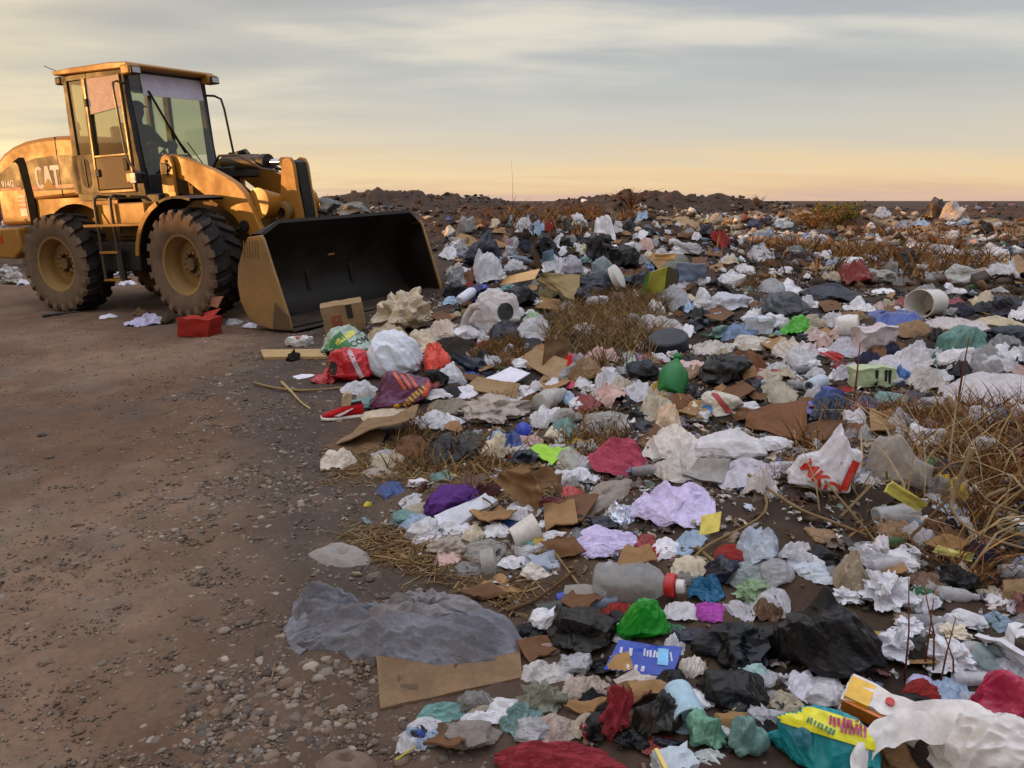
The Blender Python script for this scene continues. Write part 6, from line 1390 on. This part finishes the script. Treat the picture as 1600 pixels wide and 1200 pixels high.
for bb, c, s in (((-10, 412, 34, 438), 'c6c0bc', 'white film beyond the rear bumper'), ((2, 425, 42, 446), 'b0a89e', 'dull white film near the rear wheel'), ((-14, 330, 14, 352), '5a3038', 'dark red bundle beyond the rear bumper'), ((0, 345, 16, 372), '9a98a0', 'grey bag beyond the rear bumper')): bag('plastic_scrap', bb, film(c, dirt=.3), s, 'plastic scrap', lump=.3, cr=.25, fr=1.5)
# --- far pieces
for bb, c, s in (((1440, 306, 1476, 347), '4a3a30', 'big brown dark bag on the skyline'), ((1468, 312, 1512, 352), 'a8a2a0', 'big pale bag on the skyline beside the brown one'), ((1462, 304, 1480, 322), '22201f', 'black bag on top of the skyline bags'), ((1164, 344, 1192, 362), '1a2350', 'dark blue tub far off in the dump'), ((1208, 344, 1240, 362), 'a4adb6', 'pale blue white bag far off right of the dark blue tub'), ((1098, 344, 1112, 354), 'b8a53a', 'small yellow packet far off left of the dark blue tub'), ((1395, 388, 1440, 420), '1a1a18', 'flat black bag far right on the dark soil'), ((1455, 414, 1530, 446), 'a09c98', 'loose greyish film behind the white bucket'), ((1000, 352, 1028, 372), '34353c', 'grey bag far off behind the heap'), ((1258, 396, 1290, 412), '3a3c44', 'dark scrap beyond the navy sheet'), ((1380, 404, 1402, 440), '8a8480', 'dull film clump beyond the white bucket'), ((1340, 420, 1400, 448), '8d8a84', 'wide dull film beyond the navy sheet'), ((712, 340, 745, 372), '8d8a88', 'pale tipped board beyond the bucket'), ((525, 318, 580, 338), '6a6660', 'grey bale beyond the tilt lever'), ((480, 310, 545, 345), '4b4a4c', 'large dark grey tarp heap behind the bucket')):
    bag('far_bag', bb, film(c, t=.08, dirt=.3), s, 'bag', lump=.25, cr=.2, kD=.7)
LMS += [('the skyline bags', 1475, 328), ('the dark blue tub', 1178, 352), ('the flat black bag', 1418, 404)]
# --- stalks and branches
ST = card('7d6848', .35); STD = card('5a4128', .3); RST = card('6b3a22', .2)
for pts, r, mt, s in (([(1170, 742, .05), (1240, 790, .06), (1300, 815, .05), (1355, 836, .04)], .007, ST, 'long straw coloured stalk crossing below the red lettered bag'), ([(1290, 752, .12), (1330, 800, .1), (1360, 836, .05), (1385, 870, .03)], .005, ST, 'thin straight stalk reaching from the red lettered bag to the tissue'), ([(1520, 700, .3), (1492, 770, .12), (1490, 800, .08), (1530, 835, .06), (1620, 862, .05)], .009, card('927d60', .3), 'thick pale curved vine bending through the brush'), ([(1480, 780, .12), (1440, 822, .08), (1425, 845, .06), (1470, 880, .04)], .006, STD, 'brown forked stem right of the clear cup'), ([(1570, 765, .16), (1540, 780, .14), (1590, 800, .1)], .008, ST, 'short pale stem above the thick curved vine'), ([(1610, 840, .1), (1560, 825, .08), (1590, 815, .1), (1625, 805, .1)], .008, ST, 'pale bent stem lying over the thick curved vine'),
                       ([(1185, 745, .03), (1195, 800, .03), (1110, 850, .02), (1085, 870, .02)], .006, ST, 'bent straw stalk under the yellow card'), ([(1090, 855, .02), (1120, 880, .02), (1150, 890, .02)], .007, ST, 'thick short stalk left of the blue printed bag'), ([(868, 865, .02), (910, 920, .02), (940, 945, .02)], .006, ST, 'thin dry stalk crossing the small clear bottle'), ([(790, 955, .02), (840, 935, .02), (900, 890, .02)], .008, STD, 'brown stalk behind the dark can'), ([(618, 706, .02), (635, 735, .01), (652, 755, .01)], .007, ST, 'short straw by the torn black bag'), ([(600, 712, .02), (660, 738, .02), (700, 745, .01)], .005, ST, 'thin straw lying before the torn black bag'), ([(745, 725, .04), (775, 752, .02)], .006, ST, 'little straw left of the brown paper sack'), ([(618, 1188, .01), (650, 1166, .02)], .004, card('a39a4a', .1), 'short yellow green stem in the dark hollow'), ([(430, 1036, .005), (420, 1080, .01)], .003, ST, 'small straw on the gravel below the garment'),
                       ([(740, 770, .02), (770, 790, .09), (740, 800, .03)], .004, STD, 'bent twig lying over the chipped white board')):
    stick('dry_stalk', pts, r, mt, s, 'stalk')
for k, (u, v, du, h) in enumerate(((1413, 1065, -4, .30), (1443, 1052, 2, .22), (1458, 1060, -12, .26), (1468, 1075, 6, .2), (1490, 1070, -10, .15), (1495, 640, 6, .42), (1333, 640, 2, .40), (930, 1010, 3, .12))):
    p = G(u, v); st = MB().tube([tuple(p), (p[0] + du * .001, p[1], p[2] + h * .5), (p[0] + du * .004, p[1] + .01, p[2] + h)], [.0028, .0022, .0012] if k < 5 or k > 6 else [.007, .005, .003], 6)
    V = np.array([tuple(q) for q in st.V]); o = finish('weed_stalk', V, st.F, RST, ('thin upright reddish weed stalk among the white foam slabs' if k < 5 else ('thick upright reddish weed stalk before the large white sheet', 'thin upright reddish weed stalk behind the red lettered bag', 'short upright weed stalk beside the bright green packet')[k - 5]), 'weed', 'reddish stalks in the foam' if k < 5 else None)
# ------------------------------------------------------------------ smaller litter, one object each, told apart by what lies beside it
PAL = [('white', 'e4e1e6'), ('white', 'dad6da'), ('cream', 'cfc0a8'), ('pale grey', 'a9a7aa'), ('dull grey', '7f7b78'), ('pinkish', 'c3a39c'), ('pale blue', '9fb2c8'), ('black', '17181b'), ('brown', '6a4a33'), ('tan', '93714c'), ('blue', '36508c'), ('red', '8f2b2a'), ('teal', '6c908c'), ('green', '4a7548'), ('yellow', 'ab9c4c'), ('orange', 'a05a36'), ('lilac', 'b3a6cc'), ('navy', '1c2136')]
KINDS = [('plastic_scrap', 'crumpled film scrap', 'plastic scrap', .44), ('paper_scrap', 'torn paper scrap', 'paper', .14), ('refuse_bag', 'knotted little bag', 'bag', .19), ('cardboard_scrap', 'cardboard scrap', 'cardboard', .10), ('plastic_bottle', 'dented bottle', 'bottle', .04), ('cloth_scrap', 'rag', 'rag', .09)]
def filler():
    g = random.Random(31); placed = []; tries = 0; cnt = {k[0]: 0 for k in KINDS}; total = 0
    while total < 860 and tries < 40000:
        tries += 1
        q = g.random(); v = 345 + 90 * g.random() if q < .24 else 430 + 250 * g.random() if q < .66 else 640 + 545 * g.random()
        u = g.uniform(470, 1610)
        lim = np.interp(v, [345, 400, 470, 520, 560, 640, 720, 850, 950, 1100, 1200], [500, 690, 700, 680, 560, 560, 560, 650, 760, 660, 640])
        if u < lim or (v < 470 and 380 < u < 700): continue
        if v > 640 and u < lim + 140 and g.random() < .6: continue
        F = CAM_H / max((v - 300) / FPX, .02) * .93; s = FPX / F
        wm = g.choice((.10, .13, .17, .22, .28, .36)) * (1 + .03 * F); w = min(wm * s, 62); w = max(w, 11)
        h = w * g.uniform(.42, .85)
        if any(b[0] + 8 < u < b[2] - 8 and b[1] + 6 < v - h * .2 < b[3] + 3 for b in HAND): continue
        if any(abs(u - a) < (w + c) * .27 and abs(v - b) < (h + e) * .27 for a, b, c, e in placed): continue
        x = g.random(); acc = 0
        for kn, ph, cat, pr in KINDS:
            acc += pr
            if x < acc: break
        if cnt[kn] >= 290: continue
        if v < 475 and u > 1060 and g.random() < .75: continue
        if v < 375 and g.random() < .6: continue
        P = G(u, v); d = P - CAMP; s = FPX / (d[1] * CP - d[2] * SP)
        cols = {'cardboard_scrap': [8, 9, 9], 'paper_scrap': [0, 0, 1, 1, 2, 6], 'plastic_bottle': [0, 3, 6, 13, 1], 'refuse_bag': [0, 0, 1, 3, 7, 7, 7, 17, 17, 4, 12], 'cloth_scrap': [4, 7, 7, 8, 8, 11, 17, 5, 3], 'plastic_scrap': [0, 0, 0, 0, 0, 1, 1, 1, 1, 2, 2, 3, 3, 4, 5, 6, 7, 7, 7, 8, 10, 11, 12, 9, 17]}[kn]
        cname, cc = PAL[g.choice(cols)]
        lm = sorted(LMS, key=lambda t: (t[1] - u) ** 2 + ((t[2] - v) * 1.6) ** 2)[:4]
        def rel(t):
            du, dv = u - t[1], v - t[2]
            return ('in front of' if dv > 0 else 'behind') if abs(dv) * 1.6 > abs(du) else ('to the right of' if du > 0 else 'to the left of')
        size = 'small' if wm < .15 * (1 + .03 * F) else 'fist sized' if wm < .2 * (1 + .03 * F) else 'broad'
        for lb in (f'{size} {cname} {ph} {rel(lm[0])} {lm[0][0]}', f'{size} {cname} {ph} between {lm[0][0]} and {lm[1][0]}', f'{size} {cname} {ph} {rel(lm[1])} {lm[1][0]}', f'{size} {cname} {ph} between {lm[0][0]} and {lm[2][0]}', f'{size} {cname} {ph} between {lm[1][0]} and {lm[2][0]}', f'{size} {cname} {ph} {rel(lm[2])} {lm[2][0]}'):
            if lb not in LABELS and len(lb.split()) <= 16: break
        else: continue
        bb = (u - w / 2, v - h, u + w / 2, v)
        if kn == 'refuse_bag': V, F_ = blob_geo(bb, lump=.2, cr=.17, ears=g.choice((0, 1, 2)), Hmin=.3); m = film(cc, dirt=.28)
        elif kn == 'plastic_bottle':
            r = w / s * .17; a = g.uniform(-1, 1) * w * .4
            V, F_ = axis_geo(GL(u - w * .5, v - h * .3 - a * .3, r), GL(u + w * .5, v - h * .3 + a * .3, r), [(0, r * .3), (.03, r * .9), (.3, r), (.34, r * .9), (.38, r), (.65, r * .98), (.85, r * .45), (.88, r * .42), (.9, r * .5), (1, r * .48)], 14, .2); F_ = [tuple(f) for f in F_]; m = clearfilm(cc, .3) if cname != 'blue' else film(cc)
        elif kn == 'cardboard_scrap':
            a = g.uniform(0, 6.28); c = [(u + w * .62 * math.cos(a + k * 1.57 + g.uniform(-.3, .3)), v - h / 2 + h * .5 * math.sin(a + k * 1.57 + g.uniform(-.3, .3))) for k in range(4)]
            V, F_ = panel_geo(c, [g.uniform(.01, .04 + .12 * w / s) for _ in range(4)], warp=.02, n=7); m = card(cc, .35)
        else:
            V, F_ = rag_geo(bb, amp=g.uniform(.25, .75), dome=g.uniform(.25, .7), kD=g.choice((.8, 1.3, 1.8, 1.8)), Hmin=.06); m = cloth(cc, .4) if kn == 'cloth_scrap' else paper(cc, .25) if kn == 'paper_scrap' else film(cc, t=.34 if cname in ('white', 'cream') else .24, dirt=.28, clear=.14 if cname in ('white', 'cream', 'pale grey', 'pale blue') else 0.0, prt=g.choice(('a32a2a', '2f4f9a', '2f6f48', '1c1c20', 'c0a028', '7a7a80', 'a06a78')) if cname not in ('black', 'brown', 'tan', 'navy') and g.random() < .3 else None)
        finish(kn, V, F_, m, lb, cat, sharp=50 if kn in ('paper_scrap', 'cardboard_scrap', 'plastic_bottle') else 0)
        placed.append((u, v - h / 2, w, h)); cnt[kn] += 1; total += 1
filler()

# ------------------------------------------------------------------ what nobody could count: gravel, shreds, straw, dry grass
def polar_pts(n, a0, a1, r0, r1, g, power=1.0):
    a = R(a0) + (R(a1) - R(a0)) * g.random(n); r = r0 * (r1 / r0) ** (g.random(n) ** power); return r * np.sin(a), r * np.cos(a), r
def scatter(name, x, y, size, base, col, mat, g, flat=.6, sink=.25, disp=.25, smooth=True, lift=0):
    """many small shapes grown from one base shape, each turned, stretched and dented its own way"""
    BV, BF = base; n = len(x); k = len(BV)
    q = g.normal(size=(n, 4)); q /= np.linalg.norm(q, axis=1)[:, None]; w, i, j, l = q.T
    M = np.stack([1 - 2 * (j * j + l * l), 2 * (i * j - l * w), 2 * (i * l + j * w), 2 * (i * j + l * w), 1 - 2 * (i * i + l * l), 2 * (j * l - i * w), 2 * (i * l - j * w), 2 * (j * l + i * w), 1 - 2 * (i * i + j * j)], 1).reshape(n, 3, 3)
    sc_ = g.uniform(.6, 1.4, (n, 1, 3)); V = BV[None] * sc_ * (1 + disp * g.uniform(-1, 1, (n, k, 1)))
    V = np.einsum('nij,nkj->nki', M, V); V[:, :, 2] *= flat
    V *= size[:, None, None]
    z = terrain(x, y); V += np.stack([x, y, z + lift + size * flat * (1 - 2 * sink) * .8], 1)[:, None]
    F = (BF[None] + (np.arange(n) * k)[:, None, None]).reshape(-1, BF.shape[1])
    o = npmesh(name, V.reshape(-1, 3), F, mat, sharp=0, smooth=smooth, col=np.repeat(col, k, 0)); o['kind'] = 'stuff'; return o
g = np.random.default_rng(5)
ATT = surf('soil', 'stones', .25, '5a493b', attr='col', bump=.2, bscale=60)
def pick(pal, n, g, var=.18):
    c = np.array([lin(h) for h in pal])[g.integers(0, len(pal), n)]; return np.clip(c * (1 + var * g.normal(size=(n, 1))), .01, .9)
STN = ['7a6858', '6c5e54', '7e6c5c', '5c524a', '6e5a4a', '857a6e', '4f4640', '705c4c', '645850', '857a70']
def edge_d(x, y): return x - np.interp(y, RB_Y, RB_X)
# stones on the verge and the road
x, y, r = polar_pts(100000, -40, 30, 1.5, 11, g, .8); e = edge_d(x, y)
p = 1.25 * np.exp(-((e + .3) / .5) ** 2) * (1 - .5 * sstep(5, 9, y)) + .13 * (e < -.6) + .15 * ((e > 0) & (e < 1.2)); p *= .25 + 1.1 * sstep(-.2, .4, fbm(np.stack([x, y], 1) * 1.3, 81, 3))
k = g.random(len(x)) < p; x, y, e = x[k], y[k], e[k]
qa = np.array([G(u_, v_)[:2] for u_, v_ in ((588, 1112), (820, 1000))]); k = ~((x > qa[0, 0] - .02) & (x < qa[1, 0]) & (y > qa[0, 1]) & (y < qa[1, 1])); x, y, e = x[k], y[k], e[k]   # none on the cardboard sheet
sz = .72 * (.003 + .007 * g.random(len(x)) ** 3 + .013 * (g.random(len(x)) ** 12)) * (1 + .3 * np.exp(-((e + .3) / .5) ** 2)) * (1 + .05 * y)
scatter('gravel', x, y, sz, ico(2), pick(STN, len(x), g), ATT, g, flat=.6, sink=.42, disp=.24)
x, y, r = polar_pts(60000, -40, 8, 1.5, 12, g, .8); e = edge_d(x, y); k = (e < .3) & (g.random(len(x)) < .25 + .6 * sstep(-.3, .4, fbm(np.stack([x, y], 1) * 1.7, 83, 3))); x, y = x[k], y[k]
scatter('grit', x, y, (.0018 + .0045 * g.random(len(x)) ** 2.5) * (1 + .07 * y), ico(1), pick(STN + ['5a4a3e', '4f4238'], len(x), g), ATT, g, flat=.65, sink=.35, disp=.3)
# individual larger stones
for (u, v, w) in ((585, 908, 26), (672, 942, 20), (655, 925, 13), (700, 948, 14), (604, 936, 18), (560, 893, 12), (528, 905, 12), (415, 1073, 26), (450, 1076, 34), (375, 1095, 20), (375, 978, 16), (548, 1140, 20), (470, 1162, 20), (540, 1118, 14), (585, 1165, 18), (600, 1178, 15), (72, 1040, 24), (143, 940, 14), (225, 1140, 16), (175, 1103, 14), (300, 1120, 14), (66, 682, 14), (80, 716, 12), (320, 1145, 26), (405, 1115, 18), (640, 1150, 14), (500, 1065, 22), (690, 985, 12)):
    V, F_ = blob_geo((u - w / 2, v - w * .55, u + w / 2, v + w * .1), lump=.2, cr=.05, soft=.5, Hmin=.4)
    c = rnd.choice(STN); o = finish('stone', V, F_, hard(c, .35, .9), 'rounded grey brown stone lying loose in the gravel of the road', 'stone', 'loose stones on the gravel road')
# shreds too small to count in the near dump, bigger pieces towards the far mounds
quad = (np.array([[-1, -.7, 0], [0, -.8, .35], [1, -.6, -.1], [-.9, .7, .2], [.1, .6, -.3], [1, .8, .25]]), np.array([[0, 1, 4], [0, 4, 3], [1, 2, 5], [1, 5, 4]]))
cv, cf = tri_sub(*tri_sub(*quad)[:2])[:2]; cv = cv + np.random.default_rng(3).normal(size=cv.shape) * np.array([.06, .06, .13]); cv[:, 2] += .35 * np.sin(cv[:, 0] * 2.2 + cv[:, 1]); curl = (cv, cf)
SHR = ['d5d2d6', 'c9c5c4', 'bdb6ae', '8a8480', '7b6a58', '6a5340', '4a3c30', '5c4a3a', '2a2827', '6f6357', 'a3adb8', 'b9a68e', 'a89078', '8a7058', '7d8c8a', '7a4a44', '5a637c', 'c2b4a8']
x, y, r = polar_pts(40000, -14, 62, 1.9, 15, g, .75); e = edge_d(x, y); m_ = sstep(.1, 1.0, e + .3 * fbm(np.stack([x, y], 1) * 1.1, 91, 2)) * sstep(-.35, .25, fbm(np.stack([x, y], 1) * .9, 92, 3))
k = g.random(len(x)) < m_ * .8; x, y = x[k], y[k]
SH_ = surf('film', 'shreds', .3, attr='col', transl=.1, bump=0, rough=.5)
scatter('litter_shreds', x, y, (.006 + .02 * g.random(len(x)) ** 2.5) * (1 + .09 * y), curl, pick(SHR, len(x), g), SH_, g, flat=.7, sink=.2)
x, y, r = polar_pts(30000, -30, 38, 12, 60, g, .9); f_n = fbm(np.stack([x, y], 1) * .35, 93, 4); k = (g.random(len(x)) < sstep(-.1, .4, f_n) * .34 * np.where((x < -1) & (y > 28), 1.7, np.where(x < -7, .6, 1))) & ~((y < 15) & (x < -1)); x, y = x[k], y[k]
scatter('far_litter', x, y, (.03 + .10 * g.random(len(x)) ** 2.5) * (1 + .012 * y), ico(1), pick(SHR + ['5c4a3c', '4f3f33', '3a302a', '5a4636', '6b5644'], len(x), g), SH_, g, flat=.6, sink=.2, disp=.5, smooth=False)
x, y, r = polar_pts(14000, -22, 38, 11, 60, g, .8); k = ~((y < 15) & (x < -.5)); x, y = x[k], y[k]
scatter('soil_clods', x, y, (.02 + .09 * g.random(len(x)) ** 4) * (1 + .01 * y), ico(1), pick(['4a382b', '3d2f26', '5c4635', '332822'], len(x), g), ATT, g, flat=.7, sink=.4, disp=.5, smooth=False)

x, y, r = polar_pts(26000, 8, 36, 17.5, 27, g, 1); k = g.random(len(x)) < .30 * sstep(-.05, .3, fbm(np.stack([x, y], 1) * np.array([.5, 1.2]), 95, 3)); x, y = x[k], y[k]
scatter('pale_litter', x, y, .02 + .085 * g.random(len(x)) ** 2.5, ico(1), pick(['b59c80', 'a98a68', 'c9bcae', '94745a', 'd2ccc6', '7d6048'], len(x), g), SH_, g, flat=.9, sink=.25, disp=.5, smooth=False)  # pale bits added so the far sunlit band shows brighter

x, y, r = polar_pts(5200, 33.5, 64, 1.8, 22, g, .8); k = g.random(len(x)) < .25 + .6 * sstep(-.3, .3, fbm(np.stack([x, y], 1) * .8, 97, 3)); x, y = x[k], y[k]
scatter('litter_heap', x, y, (.02 + .07 * g.random(len(x)) ** 1.6) * (1 + .05 * y), curl, pick(SHR + ['e0dde2', 'd6d2d4', '17181c', '8a6c50'], len(x), g), SH_, g, flat=.8, sink=.15)

def blades(name, x, y, h, lean, w, col, g, droop=.5, mat=None):
    n = len(x); a = g.uniform(0, 6.283, n); b = g.uniform(0, 6.283, n); z = terrain(x, y) - .01
    lx, ly = np.cos(a) * lean * h, np.sin(a) * lean * h; sx, sy = np.cos(b) * w, np.sin(b) * w; V = []
    for t, ww in ((0, 1), (.4, .9), (.75, .6), (1, .12)):
        cx, cy, cz = x + lx * t ** 1.6, y + ly * t ** 1.6, z + h * (t - droop * lean * t * t * .6)
        V += [np.stack([cx - sx * ww, cy - sy * ww, cz], 1), np.stack([cx + sx * ww, cy + sy * ww, cz], 1)]
    V = np.stack(V, 1).reshape(-1, 3); q = np.array([[0, 1, 3, 2], [2, 3, 5, 4], [4, 5, 7, 6]]); F = (q[None] + (np.arange(n) * 8)[:, None, None]).reshape(-1, 4)
    o = npmesh(name, V, F, mat or surf('card', 'blade', .1, attr='col', bump=0, transl=.25), sharp=0, col=np.repeat(col, 8, 0)); o['kind'] = 'stuff'; return o
def zone(n, poly, g):
    """ground points inside a polygon of pixels"""
    q = np.array([G(u, v)[:2] for u, v in poly]); lo, hi = q.min(0), q.max(0); p = lo + (hi - lo) * g.random((n, 2)); ins = np.zeros(n, bool); j = len(q) - 1
    for i in range(len(q)):
        c = ((q[i, 1] > p[:, 1]) != (q[j, 1] > p[:, 1])) & (p[:, 0] < (q[j, 0] - q[i, 0]) * (p[:, 1] - q[i, 1]) / (q[j, 1] - q[i, 1] + 1e-12) + q[i, 0]); ins ^= c; j = i
    return p[ins]
def clumped(p, g, sc_, lo=-.2, hi=.3): return p[g.random(len(p)) < sstep(lo, hi, fbm(p * sc_, int(g.integers(1, 999)), 3))]
DRY = ['7a5a34', '8d6c42', '6a4a2a', '5a3f26', '9a7a4e', '4d3722']; RUST = ['7a4c28', '6a4020', '955e30', '5a3a22', '4a3322', 'a06c3a', 'b08450']; STRW = ['8a7350', '9a835e', '7a6340', '6a5436', 'a8926a']
p = clumped(zone(19000, [(1240, 690), (1300, 655), (1400, 640), (1620, 640), (1640, 900), (1540, 930), (1430, 880), (1330, 850), (1255, 800), (1190, 760)], g), g, 2.2, -.45, .1)
def pix_of(p):
    d1 = p[:, 1]; dz = terrain(p[:, 0], p[:, 1]) - CAM_H; F = d1 * CP - dz * SP
    return 800 + FPX * p[:, 0] / F, 600 - FPX * (d1 * SP + dz * CP) / F
bu, bv = pix_of(p); k = np.ones(len(p), bool)
for (u0, v0, u1, v1) in ((1215, 745, 1345, 860), (1345, 735, 1460, 830)): k &= ~((bu > u0) & (bu < u1) & (bv > v0) & (bv < v1) & (g.random(len(p)) < .85))
p = p[k]; bv = bv[k]; bu = bu[k]; tall = np.maximum(.35 + .65 * (1 - sstep(700, 780, bv)), .9 * sstep(1440, 1500, bu))
blades('dry_brush', p[:, 0], p[:, 1], (.05 + .19 * g.random(len(p)) ** 1.7) * tall, .45 + 1.1 * g.random(len(p)) ** 1.5, .0018 + .0026 * g.random(len(p)), pick(RUST + DRY, len(p), g), g)
pb_ = zone(420, [(1420, 690), (1620, 660), (1640, 900), (1500, 900), (1400, 830), (1250, 800)], g)
blades('dry_stems', pb_[:, 0], pb_[:, 1], .14 + .34 * g.random(len(pb_)), .6 + .9 * g.random(len(pb_)), .003 + .003 * g.random(len(pb_)), pick(['a58c68', '94794f', '7d6340', 'b39c7a'], len(pb_), g), g, droop=.7)
p = clumped(zone(12000, [(855, 500), (900, 470), (980, 462), (1050, 480), (1040, 540), (1020, 570), (930, 585), (880, 570), (850, 530)], g), g, 2.5, -.4, .1)
blades('dry_grass', p[:, 0], p[:, 1], .08 + .2 * g.random(len(p)), .4 + .6 * g.random(len(p)), .003 + .003 * g.random(len(p)), pick(DRY + STRW, len(p), g), g)
p = np.r_[zone(5000, [(735, 560), (770, 525), (815, 530), (820, 570), (780, 585)], g), zone(3000, [(1125, 450), (1150, 415), (1200, 415), (1200, 455)], g), clumped(zone(5000, [(640, 640), (900, 600), (1000, 680), (860, 760), (600, 740)], g), g, 1.5, 0, .4)]
blades('dry_tufts', p[:, 0], p[:, 1], .04 + .10 * g.random(len(p)), .5 + .6 * g.random(len(p)), .003 + .002 * g.random(len(p)), pick(DRY, len(p), g), g)
p = np.r_[clumped(zone(16000, [(720, 350), (770, 330), (1010, 325), (1060, 345), (1000, 372), (800, 375)], g), g, .9, -.1, .3), clumped(zone(14000, [(1040, 380), (1240, 350), (1600, 365), (1620, 400), (1500, 440), (1150, 440)], g), g, .9, -.1, .35), clumped(zone(9000, [(1180, 372), (1260, 345), (1400, 350), (1560, 372), (1500, 400), (1240, 400)], g), g, .8, 0, .35)]
blades('far_grass', p[:, 0], p[:, 1], .10 + .42 * g.random(len(p)) ** 2, .5 + .6 * g.random(len(p)), .007 + .008 * g.random(len(p)), pick(RUST + DRY, len(p), g), g)
p = clumped(zone(10000, [(520, 720), (620, 690), (860, 700), (900, 860), (800, 960), (640, 900), (500, 830)], g), g, 2.0, -.35, .25)
p = np.r_[p, clumped(zone(16000, [(860, 560), (1600, 520), (1640, 1000), (1200, 960), (900, 860)], g), g, 1.2, -.1, .5)]
a = g.uniform(0, 6.283, len(p)); ln = .02 + .09 * g.random(len(p)) ** 2; z = terrain(p[:, 0], p[:, 1]) + .004 + .012 * g.random(len(p)); wd = .0012 + .0012 * g.random(len(p)); c_, s_ = np.cos(a), np.sin(a); rise = g.normal(size=len(p)) * .08 * ln
V = np.stack([np.stack([p[:, 0] + i * c_ * ln - j * s_ * wd, p[:, 1] + i * s_ * ln + j * c_ * wd, z + i * rise], 1) for i, j in ((-1, -1), (1, -1), (1, 1), (-1, 1))], 1).reshape(-1, 3)
o = npmesh('straw', V, np.arange(len(p) * 4).reshape(-1, 4), surf('card', 'blade', .1, attr='col', bump=0, transl=.25), sharp=0, col=np.repeat(pick(STRW + DRY, len(p), g), 4, 0)); o['kind'] = 'stuff'
# bushes on the skyline, one shrub in the sun, lone stalks
def bush(u, v, hh, wd, n, pal, label, name='dead_bush', leaf=0):
    b = G(u, v); gg = np.random.default_rng(int(u)); m = MB()
    o = bpy.data.objects.new(name, None); C.objects.link(o); o.location = b; tag(o, label, 'bush')
    tips = []
    for k in range(n):
        a = gg.uniform(0, 6.28); s = gg.uniform(.15, 1) * wd; h = hh * gg.uniform(.55, 1.05); mid = (s * .35 * math.cos(a), s * .35 * math.sin(a), h * .55); tip = (s * math.cos(a + .3), s * math.sin(a + .3), h)
        m.tube([(0, 0, -.05), mid, tip], [.02, .012, .004], 4); tips += [mid, tip]
        for q in range(3):
            a2 = a + gg.uniform(-1, 1); t2 = (mid[0] + s * .5 * math.cos(a2), mid[1] + s * .5 * math.sin(a2), mid[2] + h * gg.uniform(.1, .4)); m.tube([mid, t2], [.008, .003], 3); tips.append(t2)
    me = npmesh('stems', np.array([tuple(q) for q in m.V]), m.F, card(pal[0], .2), o, sharp=0)
    if leaf:
        T = np.array(tips); c = T[gg.integers(0, len(T), leaf)] + gg.normal(size=(leaf, 3)) * .1 * hh; sz = .02 + .035 * gg.random(leaf); d1 = gg.normal(size=(leaf, 3)); d1 /= np.linalg.norm(d1, axis=1)[:, None]; d2 = np.cross(d1, gg.normal(size=(leaf, 3))); d2 /= np.linalg.norm(d2, axis=1)[:, None]
        c[:, 2] = np.maximum(c[:, 2], .02); V = np.stack([c - d1 * sz[:, None], c - d2 * sz[:, None] * .5, c + d1 * sz[:, None], c + d2 * sz[:, None] * .5], 1).reshape(-1, 3)
        npmesh('foliage', V, np.arange(leaf * 4).reshape(-1, 4), surf('card', 'blade', .1, attr='col', bump=0, transl=.25), o, sharp=0, col=np.repeat(pick(pal, leaf, gg), 4, 0))
bush(556, 303, .6, .7, 12, ['5a4434', '6a5038'], 'bare twiggy bush on the skyline beyond the tilt lever'); bush(1183, 322, .6, .6, 12, ['6a4a34', '7a5638'], 'bare reddish bush on the skyline left of the dark blue tub')
bush(1310, 352, .5, .8, 22, ['6b6430', '7d7238', '8a7440', '5a5428'], 'low olive shrub catching the sun in the far dump', 'shrub', 1500); bush(985, 322, .6, 1.2, 22, ['5e4028', '6e4c30'], 'rust coloured dead bush on the skyline mound'); bush(1270, 358, .5, .9, 22, ['7a5c38', '6a4c30'], 'sunlit orange dry bush left of the olive shrub', leaf=260)
for u, v, h, s in ((800, 328, 1.5, 'tall thin dead stalk rising above the skyline'), (932, 350, .8, 'bent dead stalk standing in the far orange grass')):
    p = G(u, v); t = MB().tube([tuple(p), (p[0] + .03, p[1], p[2] + h * .5), (p[0] - .02, p[1], p[2] + h)], [.007, .005, .002], 5); finish('dead_stalk', np.array([tuple(q) for q in t.V]), t.F, card('6a4a30'), s, 'weed')
